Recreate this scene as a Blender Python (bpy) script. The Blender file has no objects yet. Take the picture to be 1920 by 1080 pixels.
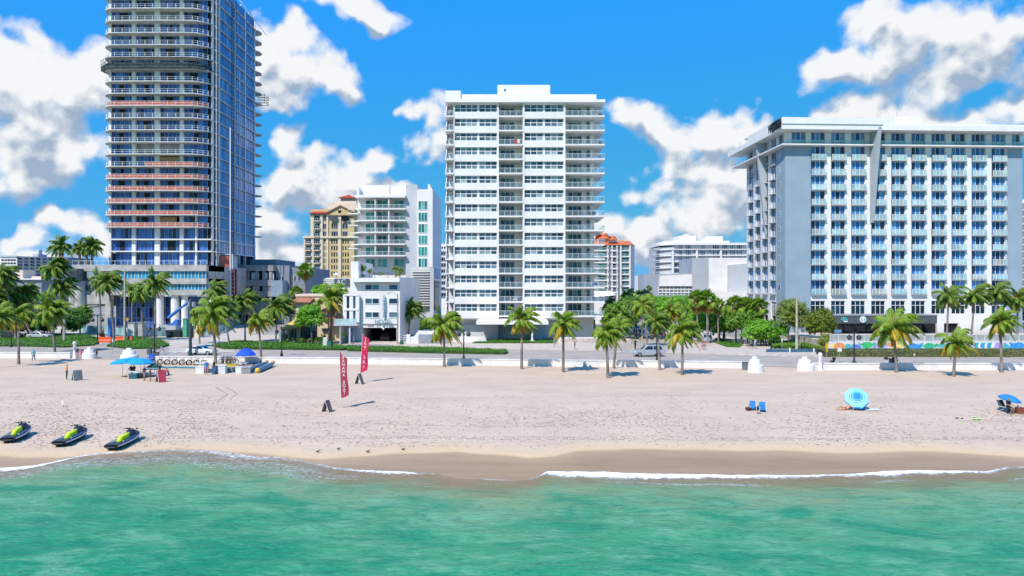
import bpy, math, random
from mathutils import Vector, Matrix, noise
R=math.radians
random.seed(7)
F=1281.0; CH=10.5
SC=bpy.context.scene; COL=SC.collection
# ---------------------------------------------------------------- ground profile, camera geometry
PROF=[(-60,-7),(0,-4.2),(25,-2.6),(36,-1.55),(41.4,-0.92),(48,-0.38),(65,0.0),(90,0.0)]
def gz(y):
    if y>=PROF[-1][0]: return 0.0
    for (a,za),(b,zb) in zip(PROF,PROF[1:]):
        if y<=b: return za+(zb-za)*(y-a)/(b-a)
    return 0.0
def GP(px,py):
    "world point of the ground seen at a pixel of the 1920 px photograph"
    v=(540-py)/F; u=(px-960)/F; y=60.0
    for _ in range(30): y=(gz(y)-CH)/v
    return Vector((u*y,y,gz(y)))
def PX(px,D): return (px-960)/F*D
def PZ(py,D): return CH+(540-py)/F*D
SUN_AZ=Vector((0.55,0.835,0)); SUN_EL=R(50)

# ---------------------------------------------------------------- materials
MATS={}
def nt(m):
    m.use_nodes=True; t=m.node_tree; t.nodes.clear(); return t
def N(t,ty,**k):
    n=t.nodes.new(ty)
    for a,b in k.items(): setattr(n,a,b)
    return n
def L(t,a,b): t.links.new(a,b)
def setin(n,**k):
    for a,b in k.items(): n.inputs[a.replace('_',' ')].default_value=b
def C4(c): return (c[0],c[1],c[2],1.0)
def mat(name,col,rough=.7,metal=0.,var=.12,scale=1.2,bump=0.,bscale=8.,spec=.3,streak=0.,col2=None,island=0.,detail=3.,mot=.5):
    if name in MATS: return MATS[name]
    m=bpy.data.materials.new(name); t=nt(m)
    o=N(t,'ShaderNodeOutputMaterial'); b=N(t,'ShaderNodeBsdfPrincipled'); L(t,b.outputs[0],o.inputs[0])
    b.inputs['Roughness'].default_value=rough; b.inputs['Metallic'].default_value=metal; b.inputs['Specular IOR Level'].default_value=spec
    tc=N(t,'ShaderNodeTexCoord'); ge=N(t,'ShaderNodeNewGeometry')
    nz=N(t,'ShaderNodeTexNoise'); nz.inputs['Scale'].default_value=scale; nz.inputs['Detail'].default_value=detail
    L(t,ge.outputs['Position'],nz.inputs['Vector'])
    c2=col2 if col2 else tuple(c*(1-var*2.2) for c in col)
    mx=N(t,'ShaderNodeMix',data_type='RGBA'); mx.inputs[6].default_value=C4(tuple(min(1,c*(1+var*.5)) for c in col) if not col2 else col); mx.inputs[7].default_value=C4(c2)
    rg=N(t,'ShaderNodeMapRange'); rg.inputs[1].default_value=mot-.18; rg.inputs[2].default_value=mot+.25
    L(t,nz.outputs[0],rg.inputs[0]); L(t,rg.outputs[0],mx.inputs[0])
    out=mx.outputs[2]
    if streak>0:
        mp=N(t,'ShaderNodeMapping'); mp.inputs['Scale'].default_value=(3.,3.,.12); L(t,ge.outputs['Position'],mp.inputs[0])
        n2=N(t,'ShaderNodeTexNoise'); n2.inputs['Scale'].default_value=1.; n2.inputs['Detail'].default_value=4.; L(t,mp.outputs[0],n2.inputs['Vector'])
        r2=N(t,'ShaderNodeMapRange'); r2.inputs[1].default_value=.52; r2.inputs[2].default_value=.8; r2.inputs[3].default_value=0.; r2.inputs[4].default_value=streak; L(t,n2.outputs[0],r2.inputs[0])
        m2=N(t,'ShaderNodeMix',data_type='RGBA'); m2.inputs[7].default_value=C4(tuple(c*.45 for c in col)); L(t,r2.outputs[0],m2.inputs[0]); L(t,out,m2.inputs[6]); out=m2.outputs[2]
    if island>0:
        h=N(t,'ShaderNodeHueSaturation'); r3=N(t,'ShaderNodeMapRange'); r3.inputs[3].default_value=1-island; r3.inputs[4].default_value=1+island
        L(t,ge.outputs['Random Per Island'],r3.inputs[0]); L(t,r3.outputs[0],h.inputs['Value']); L(t,out,h.inputs['Color']); out=h.outputs[0]
        r4=N(t,'ShaderNodeMapRange'); r4.inputs[3].default_value=.485; r4.inputs[4].default_value=.515
        L(t,ge.outputs['Random Per Island'],r4.inputs[0]); L(t,r4.outputs[0],h.inputs['Hue'])
    L(t,out,b.inputs['Base Color'])
    if bump>0:
        nb=N(t,'ShaderNodeTexNoise'); nb.inputs['Scale'].default_value=bscale; nb.inputs['Detail'].default_value=4.; L(t,ge.outputs['Position'],nb.inputs['Vector'])
        bp=N(t,'ShaderNodeBump'); bp.inputs['Strength'].default_value=bump; bp.inputs['Distance'].default_value=.05; L(t,nb.outputs[0],bp.inputs['Height']); L(t,bp.outputs[0],b.inputs['Normal'])
    MATS[name]=m; return m
def leafmat(name,cols,rough=.5,trans=.25):
    cols=[(min(.8,a*1.35),min(.8,b*1.2),c*.7) for a,b,c in cols]
    "foliage: colour differs from leaf to leaf"
    if name in MATS: return MATS[name]
    m=bpy.data.materials.new(name); t=nt(m)
    o=N(t,'ShaderNodeOutputMaterial'); b=N(t,'ShaderNodeBsdfPrincipled'); tr=N(t,'ShaderNodeBsdfTranslucent'); mx=N(t,'ShaderNodeMixShader'); mx.inputs[0].default_value=trans
    b.inputs['Roughness'].default_value=rough; b.inputs['Specular IOR Level'].default_value=.35
    ge=N(t,'ShaderNodeNewGeometry'); oi=N(t,'ShaderNodeObjectInfo'); nz=N(t,'ShaderNodeTexNoise'); nz.inputs['Scale'].default_value=.9; L(t,ge.outputs['Position'],nz.inputs['Vector'])
    a=N(t,'ShaderNodeMath',operation='ADD'); L(t,ge.outputs['Random Per Island'],a.inputs[0]); 
    s=N(t,'ShaderNodeMath',operation='MULTIPLY_ADD'); L(t,nz.outputs[0],s.inputs[0]); s.inputs[1].default_value=.9; s.inputs[2].default_value=-.45; L(t,s.outputs[0],a.inputs[1])
    cr=N(t,'ShaderNodeValToRGB'); e=cr.color_ramp.elements
    e[0].position=0; e[0].color=C4(cols[0]); e[1].position=1; e[1].color=C4(cols[-1])
    for i,c in enumerate(cols[1:-1]):
        k=e.new((i+1)/(len(cols)-1)); k.color=C4(c)
    L(t,a.outputs[0],cr.inputs[0]); L(t,cr.outputs[0],b.inputs['Base Color']); L(t,cr.outputs[0],tr.inputs[0])
    L(t,b.outputs[0],mx.inputs[1]); L(t,tr.outputs[0],mx.inputs[2]); L(t,mx.outputs[0],o.inputs[0])
    MATS[name]=m; return m
def glass(name,cols,rough=.08,spec=.5,weights=None,alpha=None,metal=0.):
    "window glass with blinds and dark rooms differing from pane to pane"
    if name in MATS: return MATS[name]
    m=bpy.data.materials.new(name); t=nt(m)
    o=N(t,'ShaderNodeOutputMaterial'); b=N(t,'ShaderNodeBsdfPrincipled'); b.inputs['Roughness'].default_value=rough; b.inputs['Specular IOR Level'].default_value=spec; b.inputs['Metallic'].default_value=metal
    ge=N(t,'ShaderNodeNewGeometry'); oi=N(t,'ShaderNodeObjectInfo')
    a=N(t,'ShaderNodeMath',operation='ADD'); L(t,ge.outputs['Random Per Island'],a.inputs[0]); L(t,oi.outputs['Random'],a.inputs[1])
    f=N(t,'ShaderNodeMath',operation='FRACT'); L(t,a.outputs[0],f.inputs[0])
    cr=N(t,'ShaderNodeValToRGB'); cr.color_ramp.interpolation='CONSTANT'; e=cr.color_ramp.elements
    w=weights or [1]*len(cols); tot=sum(w); acc=0
    e[0].position=0; e[0].color=C4(cols[0]); e[1].position=.9999; e[1].color=C4(cols[-1])
    for i in range(1,len(cols)):
        acc+=w[i-1]
        k=e.new(acc/tot); k.color=C4(cols[i])
    L(t,f.outputs[0],cr.inputs[0])
    nz=N(t,'ShaderNodeTexNoise'); nz.inputs['Scale'].default_value=.35; nz.inputs['Detail'].default_value=2; L(t,ge.outputs['Position'],nz.inputs['Vector'])
    h=N(t,'ShaderNodeHueSaturation'); rg=N(t,'ShaderNodeMapRange'); rg.inputs[1].default_value=.3; rg.inputs[2].default_value=.7; rg.inputs[3].default_value=.7; rg.inputs[4].default_value=1.3; L(t,nz.outputs[0],rg.inputs[0]); L(t,rg.outputs[0],h.inputs['Value'])
    L(t,cr.outputs[0],h.inputs['Color']); L(t,h.outputs[0],b.inputs['Base Color'])
    if alpha is not None:
        tr=N(t,'ShaderNodeBsdfTransparent'); mx=N(t,'ShaderNodeMixShader'); mx.inputs[0].default_value=alpha
        L(t,tr.outputs[0],mx.inputs[1]); L(t,b.outputs[0],mx.inputs[2]); L(t,mx.outputs[0],o.inputs[0])
    else: L(t,b.outputs[0],o.inputs[0])
    MATS[name]=m; return m

# ---------------------------------------------------------------- mesh builder
class MB:
    def __init__(s,T=None): s.v=[]; s.f=[]; s.m=[]; s.T=T; s.sm=[]
    def add(s,vs,fs,mi=0,sm=False):
        o=len(s.v)
        if s.T is not None: vs=[s.T@Vector(p) for p in vs]
        s.v.extend([tuple(p) for p in vs]); s.f.extend([tuple(i+o for i in f) for f in fs]); s.m.extend([mi]*len(fs)); s.sm.extend([sm]*len(fs)); return s
    def box(s,x0,x1,y0,y1,z0,z1,mi=0):
        if x0>x1: x0,x1=x1,x0
        if y0>y1: y0,y1=y1,y0
        if z0>z1: z0,z1=z1,z0
        return s.add([(x0,y0,z0),(x1,y0,z0),(x1,y1,z0),(x0,y1,z0),(x0,y0,z1),(x1,y0,z1),(x1,y1,z1),(x0,y1,z1)],
          [(0,3,2,1),(4,5,6,7),(0,1,5,4),(1,2,6,5),(2,3,7,6),(3,0,4,7)],mi)
    def cbox(s,c,d,mi=0,rot=0.,tilt=0.):
        M=Matrix.Translation(c)@Matrix.Rotation(rot,4,'Z')@Matrix.Rotation(tilt,4,'X'); a,b,h=d[0]/2,d[1]/2,d[2]/2
        vs=[M@Vector(p) for p in [(-a,-b,-h),(a,-b,-h),(a,b,-h),(-a,b,-h),(-a,-b,h),(a,-b,h),(a,b,h),(-a,b,h)]]
        return s.add(vs,[(0,3,2,1),(4,5,6,7),(0,1,5,4),(1,2,6,5),(2,3,7,6),(3,0,4,7)],mi)
    def quad(s,a,b,c,d,mi=0): return s.add([a,b,c,d],[(0,1,2,3)],mi)
    def prism(s,poly,z0,z1,mi=0,mit=None,mib=None):
        n=len(poly); vs=[(p[0],p[1],z0) for p in poly]+[(p[0],p[1],z1) for p in poly]
        s.add(vs,[(i,(i+1)%n,n+(i+1)%n,n+i) for i in range(n)],mi)
        s.add(vs[n:],[tuple(range(n))],mi if mit is None else mit); s.add(vs[:n],[tuple(reversed(range(n)))],mi if mib is None else mib); return s
    def extr(s,poly,axis,a,b,mi=0):
        "2D polygon extruded along 'x' (poly=(y,z)) or 'y' (poly=(x,z))"
        n=len(poly); g=(lambda p,t:(t,p[0],p[1])) if axis=='x' else (lambda p,t:(p[0],t,p[1]))
        vs=[g(p,a) for p in poly]+[g(p,b) for p in poly]
        fs=[(i,(i+1)%n,n+(i+1)%n,n+i) for i in range(n)]+[tuple(reversed(range(n))),tuple(range(n,2*n))]
        return s.add(vs,fs,mi)
    def tube(s,pts,rad,n=6,mi=0,cap=True,sm=True):
        pts=[Vector(p) for p in pts]; k=len(pts); rad=rad if hasattr(rad,'__len__') else [rad]*k
        vs=[]; up0=None
        for i,p in enumerate(pts):
            d=(pts[min(i+1,k-1)]-pts[max(i-1,0)]); d=d.normalized() if d.length>1e-9 else Vector((0,0,1))
            ref=Vector((0,0,1)) if abs(d.z)<.95 else Vector((0,1,0))
            a=d.cross(ref).normalized(); b=d.cross(a).normalized()
            if up0 is not None and a.dot(up0)<0: a=-a; b=-b
            up0=a
            for j in range(n):
                t=2*math.pi*j/n; vs.append(p+(a*math.cos(t)+b*math.sin(t))*rad[i])
        fs=[(i*n+j,i*n+(j+1)%n,(i+1)*n+(j+1)%n,(i+1)*n+j) for i in range(k-1) for j in range(n)]
        s.add(vs,fs,mi,sm)
        if cap: s.add(vs[:n],[tuple(range(n))],mi); s.add(vs[-n:],[tuple(reversed(range(n)))],mi)
        return s
    def cyl(s,x,y,z0,z1,r,n=10,mi=0,r2=None): return s.tube([(x,y,z0),(x,y,z1)],[r,r if r2 is None else r2],n,mi)
    def lathe(s,c,prof,n=16,mi=0,sm=True,sx=1,sy=1):
        vs=[]; fs=[]
        for r,z in prof:
            for j in range(n):
                t=2*math.pi*j/n; vs.append((c[0]+r*math.cos(t)*sx,c[1]+r*math.sin(t)*sy,c[2]+z))
        k=len(prof)
        for i in range(k-1):
            for j in range(n): fs.append((i*n+j,i*n+(j+1)%n,(i+1)*n+(j+1)%n,(i+1)*n+j))
        s.add(vs,fs,mi,sm); s.add(vs[:n],[tuple(reversed(range(n)))],mi); s.add(vs[-n:],[tuple(range(n))],mi); return s
    def ball(s,c,r,mi=0,n=8,k=6,sc=(1,1,1)):
        vs=[];fs=[]
        for i in range(1,k):
            a=math.pi*i/k
            for j in range(n):
                t=2*math.pi*j/n; vs.append((c[0]+r*sc[0]*math.sin(a)*math.cos(t),c[1]+r*sc[1]*math.sin(a)*math.sin(t),c[2]+r*sc[2]*math.cos(a)))
        vs+= [(c[0],c[1],c[2]+r*sc[2]),(c[0],c[1],c[2]-r*sc[2])]; T=len(vs)-2; B=T+1
        for i in range(k-2):
            for j in range(n): fs.append((i*n+j,(i+1)*n+j,(i+1)*n+(j+1)%n,i*n+(j+1)%n))
        for j in range(n): fs.append((T,j,(j+1)%n)); fs.append((B,(k-2)*n+(j+1)%n,(k-2)*n+j))
        return s.add(vs,fs,mi,True)
    def data(s,name,mats,off=None):
        me=bpy.data.meshes.new(name)
        v=s.v if off is None else [(p[0]-off[0],p[1]-off[1],p[2]-off[2]) for p in s.v]
        me.from_pydata(v,[],s.f)
        for m in (mats if isinstance(mats,(list,tuple)) else [mats]): me.materials.append(m)
        me.polygons.foreach_set('material_index',s.m); me.polygons.foreach_set('use_smooth',s.sm); me.update(); return me
    def build(s,name,mats,parent=None,loc=None,rot=0.):
        "world-coordinate geometry under parent; with loc the geometry is local and placed at world loc"
        base=Vector(parent.location) if parent is not None else Vector((0,0,0))
        if parent is not None and parent.parent is not None: base=base+Vector(parent.parent.location)
        if loc is None: me=s.data(name,mats,base); l=Vector((0,0,0))
        else: me=s.data(name,mats); l=Vector(loc)-base
        o=bpy.data.objects.new(name,me); COL.objects.link(o); o.parent=parent; o.location=l; o.rotation_euler=(0,0,rot); return o
def tag(o,label=None,cat=None,group=None,kind=None):
    if label: o['label']=label
    if cat: o['category']=cat
    if group: o['group']=group
    if kind: o['kind']=kind
    return o
def thing(name,label,cat,loc=(0,0,0),group=None,rot=0.):
    o=bpy.data.objects.new(name,None); COL.objects.link(o); o.location=loc; o.rotation_euler=(0,0,rot); o.empty_display_size=.3
    return tag(o,label,cat,group)
def kids(o): return KIDS.get(o.name,[])
KIDS={}
def copy_tree(o,parent=None,loc=None,rot=None,label=None,scale=None):
    "a thing or part with its parts and sub-parts"
    c=o.copy(); COL.objects.link(c); c.parent=parent
    if loc is not None: c.location=loc
    if rot is not None: c.rotation_euler=(0,0,rot) if not hasattr(rot,'__len__') else rot
    if scale is not None: c.scale=(scale,)*3 if not hasattr(scale,'__len__') else scale
    if label: c['label']=label
    for ch in list(o.children): copy_tree(ch,c)
    return c
def struct(name,mb,mats): return tag(mb.build(name,mats),kind='structure')
CLB=.83; SKT=(.62,1.02,1.25,1); SUNE=4.3; EXPO=.2; SKB=.125; SKC=[(.194,.675),(.456,.226),(.86,-.38)]
# ================================================================ SETTING
def lerp(tab,x):
    if x<=tab[0][0]: return tab[0][1]
    for (a,p),(b,q) in zip(tab,tab[1:]):
        if x<=b: return p+(q-p)*(x-a)/(b-a)
    return tab[-1][1]
def sm(x): x=max(0,min(1,x)); return x*x*(3-2*x)
# water's edge and the wet sand's upper edge, as seen, turned into ground points
EDGE=[(-700,885),(-300,884),(-60,881),(0,878),(60,874),(110,864),(150,855),(200,849),(270,846),(330,843),(400,845),(450,852),(480,857),(520,857),(570,864),(610,874),(660,880),(720,884),(800,887),(880,899),(960,903),(1000,899),(1025,884),(1080,885),(1150,886),(1220,889),(1300,890),(1400,891),(1500,892),(1600,889),(1660,884),(1720,882),(1850,884),(1890,876),(1960,874),(2300,880),(3000,880)]
WET=[(-700,852),(-100,852),(0,855),(110,858),(180,853),(330,841),(480,850),(600,862),(660,857),(720,852),(850,847),(930,852),(990,859),(1040,855),(1080,846),(1200,842),(1320,843),(1450,846),(1600,850),(1720,846),(1850,851),(1920,858),(3000,860)]
def tab(src):
    r=[]
    for px,py in src:
        p=GP(px,py); r.append((p.x,p.y))
    r.sort(); return r
EDW=tab(EDGE); WEW=tab(WET)
def edgeY(x): return lerp(EDW,x)+.14*noise.noise((x*.8,3.1,0))+.08*noise.noise((x*2.2,8.,0))+.04*noise.noise((x*5.5,2.,0))
def wetY(x): return lerp(WEW,x)+.32*noise.noise((x*.3,9.1,0))+.12*abs(noise.noise((x*.9,1.7,0)))
SEA=-.93
# far seabed and land
big=MB()
ys=[-4000,-60,0,25,36,41.4]
big.box(-6000,6000,86.2,9000,-3,-.045)
def grid(name,x0,x1,y0,y1,nx,ny,zf,mats,attrs=None):
    import numpy as np
    xs=[x0+(x1-x0)*i/nx for i in range(nx+1)]; yy=[y0+(y1-y0)*j/ny for j in range(ny+1)]
    vs=[(x,y,zf(x,y)) for y in yy for x in xs]; w=nx+1
    fs=[(j*w+i,j*w+i+1,(j+1)*w+i+1,(j+1)*w+i) for j in range(ny) for i in range(nx)]
    me=bpy.data.meshes.new(name); me.from_pydata(vs,[],fs); me.polygons.foreach_set('use_smooth',[True]*len(fs))
    for m in mats: me.materials.append(m)
    for an,af in (attrs or {}).items():
        at=me.attributes.new(an,'FLOAT','POINT'); at.data.foreach_set('value',[af(v[0],v[1]) for v in vs])
    me.update(); o=bpy.data.objects.new(name,me); COL.objects.link(o); return o

def sandmat():
    m=bpy.data.materials.new('sand'); t=nt(m); o=N(t,'ShaderNodeOutputMaterial'); b=N(t,'ShaderNodeBsdfPrincipled'); L(t,b.outputs[0],o.inputs[0])
    ge=N(t,'ShaderNodeNewGeometry'); P=ge.outputs['Position']
    def nz(s,d,sc=(1,1,1),ro=.5):
        mp=N(t,'ShaderNodeMapping'); mp.inputs['Scale'].default_value=sc; L(t,P,mp.inputs[0])
        n=N(t,'ShaderNodeTexNoise'); n.inputs['Scale'].default_value=s; n.inputs['Detail'].default_value=d; n.inputs['Roughness'].default_value=ro; L(t,mp.outputs[0],n.inputs['Vector']); return n.outputs[0]
    def rng(x,a,bb,c=0.,d=1.):
        r=N(t,'ShaderNodeMapRange'); r.inputs[1].default_value=a; r.inputs[2].default_value=bb; r.inputs[3].default_value=c; r.inputs[4].default_value=d; L(t,x,r.inputs[0]); return r.outputs[0]
    def mix(f,a,bb):
        x=N(t,'ShaderNodeMix',data_type='RGBA')
        L(t,f,x.inputs[0])
        for i,q in ((6,a),(7,bb)):
            if isinstance(q,tuple): x.inputs[i].default_value=C4(q)
            else: L(t,q,x.inputs[i])
        return x.outputs[2]
    wet=N(t,'ShaderNodeAttribute',attribute_name='wet').outputs['Fac']; foot=N(t,'ShaderNodeAttribute',attribute_name='foot').outputs['Fac']; pink=N(t,'ShaderNodeAttribute',attribute_name='damp').outputs['Fac']
    c=mix(rng(nz(.16,4,(1,1.8,1)),.35,.7),(.65,.50,.365),(.57,.43,.315))
    c=mix(rng(nz(7,5),.4,.75,0,.35),c,(.40,.31,.23))
    c=mix(pink,c,(.66,.47,.28))
    # trodden speckle
    vo=N(t,'ShaderNodeTexVoronoi'); vo.inputs['Scale'].default_value=2.6; L(t,P,vo.inputs['Vector'])
    f1=rng(vo.outputs['Distance'],.10,.30,1,0)
    fm=N(t,'ShaderNodeMath',operation='MULTIPLY'); L(t,f1,fm.inputs[0]); L(t,foot,fm.inputs[1])
    fk=N(t,'ShaderNodeMath',operation='MULTIPLY'); L(t,fm.outputs[0],fk.inputs[0]); L(t,rng(nz(1.1,3),.42,.6),fk.inputs[1])
    wc=mix(rng(nz(.5,5,(.35,2.2,1),.6),.4,.66),(.385,.25,.135),(.325,.205,.11)); wc=mix(rng(nz(9,3),.5,.7,0,.4),wc,(.42,.29,.175)); c=mix(wet,c,wc)
    L(t,c,b.inputs['Base Color']); L(t,rng(wet,0,1,.9,.42),b.inputs['Roughness']); L(t,rng(wet,0,1,.12,.32),b.inputs['Specular IOR Level'])
    h=N(t,'ShaderNodeMath',operation='MULTIPLY_ADD'); L(t,nz(2.2,7,(1,1,1),.6),h.inputs[0]); L(t,rng(wet,0,1,.8,.02),h.inputs[1]); 
    hh=N(t,'ShaderNodeMath',operation='MULTIPLY_ADD'); L(t,fk.outputs[0],hh.inputs[0]); hh.inputs[1].default_value=-3.2; hh.inputs[2].default_value=0; L(t,hh.outputs[0],h.inputs[2])
    bp=N(t,'ShaderNodeBump'); bp.inputs['Strength'].default_value=.55; bp.inputs['Distance'].default_value=.12; L(t,h.outputs[0],bp.inputs['Height']); L(t,bp.outputs[0],b.inputs['Normal'])
    return m
WLY=sorted((GP(a,b).x,GP(a,b).y) for a,b in [(-330,663),(0,671.5),(131,671.6),(190,674),(240,677),(290,679.5),(640,682.5),(1000,686.5),(1350,690),(1404,691),(1420,695.5),(1500,696),(1524,694),(1640,694),(1920,694),(2500,694)])
WLY=[(a,b-.15) for a,b in WLY]
def footf(x,y):
    d=y-wetY(x)
    if d<1.3: return 0
    v=noise.noise((x*.13,y*.22,4.))
    band=sm((d-1.3)/1.2)*(1-sm((d-7)/5))
    if x<-22: band=sm((d-1.)/1.)*(1-sm((d-13)/6))
    return max(0,min(1,band*(.55+1.1*v)+.14))
def dampf(x,y):
    d=y-wetY(x); return (1-sm((d-.2)/2.6))*.85
def wetf(x,y):
    return (1-sm((y-wetY(x)+.3)/.6))*(.72+.28*sm((wetY(x)-y)/2.2))
def sandz(x,y):
    if y>84.:
        wy=lerp(WLY,x)
        if y>wy+.1: return -.03
        return .012+abs(.03*noise.noise((x*.5,y*.8,0)))*min(1,max(0,wy-y))
    z=gz(y)
    if wetf(x,y)<.5:
        z+=.035*noise.noise((x*.5,y*.8,0))+.02*noise.noise((x*1.9,y*2.2,1.))
        f=footf(x,y); z+=f*.05*noise.noise((x*3.3,y*3.3,2.))
    # machine-raked ridge running along the shore
    d=y-(wetY(x)+3.1); z+=.05*math.exp(-(d/.16)**2)*(.6+.4*math.sin(x*9)) if abs(d)<.6 else 0
    return z
SAND=sandmat()
beach=grid('beach_ground',-84,84,38,106,840,440,sandz,[SAND],{'wet':wetf,'foot':footf,'damp':dampf}); tag(beach,kind='structure')
fb=MB()
for (a,b) in ((-2500,-84),(84,2500)):
    for (p,q) in (((-60,-7),(0,-4.2)),((0,-4.2),(36,-1.55)),((36,-1.55),(48,-.38)),((48,-.38),(65,0)),((65,0),(86.2,0))):
        fb.quad((a,p[0],p[1]),(b,p[0],p[1]),(b,q[0],q[1]),(a,q[0],q[1]))
fb.quad((-84,-60,-7),(84,-60,-7),(84,0,-4.2),(-84,0,-4.2)); fb.quad((-84,0,-4.2),(84,0,-4.2),(84,38,-1.32),(-84,38,-1.32))
struct('seabed_ground',fb,SAND)
struct('land_ground',big,[mat('land',(.36,.33,.28),.9,var=.2,scale=.06)])

# ---------------------------------------------------------------- sea
def watermat():
    m=bpy.data.materials.new('sea_water'); t=nt(m); o=N(t,'ShaderNodeOutputMaterial'); b=N(t,'ShaderNodeBsdfPrincipled')
    ge=N(t,'ShaderNodeNewGeometry'); P=ge.outputs['Position']
    def nz(s,d,sc=(1,1,1),ro=.5,dist=0.,rot=0.):
        mp=N(t,'ShaderNodeMapping'); mp.inputs['Scale'].default_value=sc; mp.inputs['Rotation'].default_value=(0,0,rot); L(t,P,mp.inputs[0])
        n=N(t,'ShaderNodeTexNoise'); n.inputs['Scale'].default_value=s; n.inputs['Detail'].default_value=d; n.inputs['Roughness'].default_value=ro; n.inputs['Distortion'].default_value=dist; L(t,mp.outputs[0],n.inputs['Vector']); return n.outputs[0]
    def rng(x,a,bb,c=0.,d=1.):
        r=N(t,'ShaderNodeMapRange'); r.inputs[1].default_value=a; r.inputs[2].default_value=bb; r.inputs[3].default_value=c; r.inputs[4].default_value=d; L(t,x,r.inputs[0]); return r.outputs[0]
    def math2(op,a,bb):
        x=N(t,'ShaderNodeMath',operation=op)
        for i,q in ((0,a),(1,bb)):
            if isinstance(q,(int,float)): x.inputs[i].default_value=q
            else: L(t,q,x.inputs[i])
        return x.outputs[0]
    def mix(f,a,bb):
        x=N(t,'ShaderNodeMix',data_type='RGBA')
        if isinstance(f,float): x.inputs[0].default_value=f
        else: L(t,f,x.inputs[0])
        for i,q in ((6,a),(7,bb)):
            if isinstance(q,tuple): x.inputs[i].default_value=C4(q)
            else: L(t,q,x.inputs[i])
        return x.outputs[2]
    sh=N(t,'ShaderNodeAttribute',attribute_name='shore').outputs['Fac']   # metres from the water's edge
    fo=N(t,'ShaderNodeAttribute',attribute_name='foam').outputs['Fac']
    dd=math2('ADD',sh,math2('MULTIPLY',math2('SUBTRACT',nz(.35,3,(1,1.5,1)),.5),5.0))
    cr=N(t,'ShaderNodeValToRGB'); e=cr.color_ramp.elements; L(t,rng(dd,0,17),cr.inputs[0])
    stops=[(0,(.36,.25,.13)),(.08,(.32,.27,.14)),(.17,(.24,.30,.15)),(.32,(.18,.345,.18)),(.55,(.075,.33,.16)),(1,(.012,.295,.135))]
    e[0].position=0; e[0].color=C4(stops[0][1]); e[1].position=1; e[1].color=C4(stops[-1][1])
    for p,c in stops[1:-1]:
        k=e.new(p); k.color=C4(c)
    c=cr.outputs[0]
    deep=rng(sh,1.5,6)
    # pale sand clouds and darker green hollows
    f=math2('MULTIPLY',rng(nz(.42,7,(1,1.8,1),.6,.8,.12),.46,.62,0,.7),deep); c=mix(f,c,(.16,.41,.245))
    f=math2('MULTIPLY',rng(nz(.22,4,(1,2.0,1),.55,.5,-.12),.47,.62,0,.85),deep); c=mix(f,c,(.005,.25,.12))
    f=math2('MULTIPLY',rng(nz(1.9,9,(1,2.0,1),.70,1.4,.2),.50,.75,0,.5),deep); c=mix(f,c,(.20,.42,.275))
    f=math2('MULTIPLY',rng(nz(1.3,8,(1,2.6,1),.68,.8,-.25),.50,.68,0,.7),deep); c=mix(f,c,(.004,.195,.105))
    fn=nz(3.2,8,(1,1.6,1),.72,.5); fa0=rng(math2('ADD',fo,math2('MULTIPLY',math2('SUBTRACT',fn,.5),1.7)),.42,.85); rid=rng(math2('ABSOLUTE',math2('SUBTRACT',nz(1.7,4,(1,1.5,1),.6,1.2),.5),0),0,.045,1,0); lace=math2('MULTIPLY',rid,rng(fo,.12,.6,0,.75)); fa=math2('MAXIMUM',fa0,lace)
    c=mix(fa,c,(.93,.94,.93))
    L(t,c,b.inputs['Base Color']); L(t,rng(fa,0,1,.22,.8),b.inputs['Roughness']); b.inputs['Specular IOR Level'].default_value=.12
    hs=math2('ADD',math2('MULTIPLY',nz(.9,6,(1,2.6,1),.6,.6,.15),.9),math2('MULTIPLY',nz(4.5,6,(1,2.2,1),.65,.3),.30)); hs=math2('MULTIPLY',hs,rng(sh,0,3,.25,1.))
    hs=math2('ADD',hs,math2('MULTIPLY',fa,.25))
    bp=N(t,'ShaderNodeBump'); bp.inputs['Strength'].default_value=.8; bp.inputs['Distance'].default_value=.28; L(t,hs,bp.inputs['Height']); L(t,bp.outputs[0],b.inputs['Normal'])
    tr=N(t,'ShaderNodeBsdfTransparent'); mx=N(t,'ShaderNodeMixShader')
    op=math2('MAXIMUM',fa,rng(dd,-.6,3.2,.25,1.)); L(t,op,mx.inputs[0]); L(t,tr.outputs[0],mx.inputs[1]); L(t,b.outputs[0],mx.inputs[2]); L(t,mx.outputs[0],o.inputs[0])
    return m
# where the foam lies: photo spans (px0,px1, width near the edge in metres, strength)
FO=[(-200,0,.55,.9),(0,60,.6,1.0),(60,120,.35,.8),(120,330,.3,.65),(330,500,.8,.72),(500,600,.3,.6),(600,680,.3,.7),(680,810,.4,.95),(810,895,.1,.3),(895,960,.2,.7),(960,1005,.1,.3),(1005,1060,.55,1.),(1060,1200,.85,1.1),(1200,1430,.62,1.05),(1430,1540,.45,.95),(1540,1600,.35,.85),(1600,1720,.6,1.0),(1720,1850,.4,.95),(1850,1960,.25,.7),(1960,3000,.5,.9)]
FW=[(GP((a+b)/2,884).x,w,s) for a,b,w,s in FO]
def foamf(x,y):
    d=edgeY(x)-y
    w=lerp([(a,b) for a,b,c in FW],x); s=lerp([(a,c) for a,b,c in FW],x)
    w*=1.25+.5*noise.noise((x*.8,1.,0))+.3*noise.noise((x*2.3,4.,0)); f=s*(1-sm((d-w*.35)/(w*1.5))) if d>-.3 else 0
    if -36<x<-9: f=max(f,.52*math.exp(-((d-1.25-.7*noise.noise((x*.4,5,5)))/.5)**2),.42*(1-sm((d-2.4)/1.5))*sm((x+36)/3)*sm((-9-x)/3))
    f=max(f,.62*math.exp(-((d-1.9-.6*noise.noise((x*.25,7,5)))/.25)**2)*sm(noise.noise((x*.14,2.2,0))*3+.1))
    return max(0,min(1.2,f))
wn=620; wm=150
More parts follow.
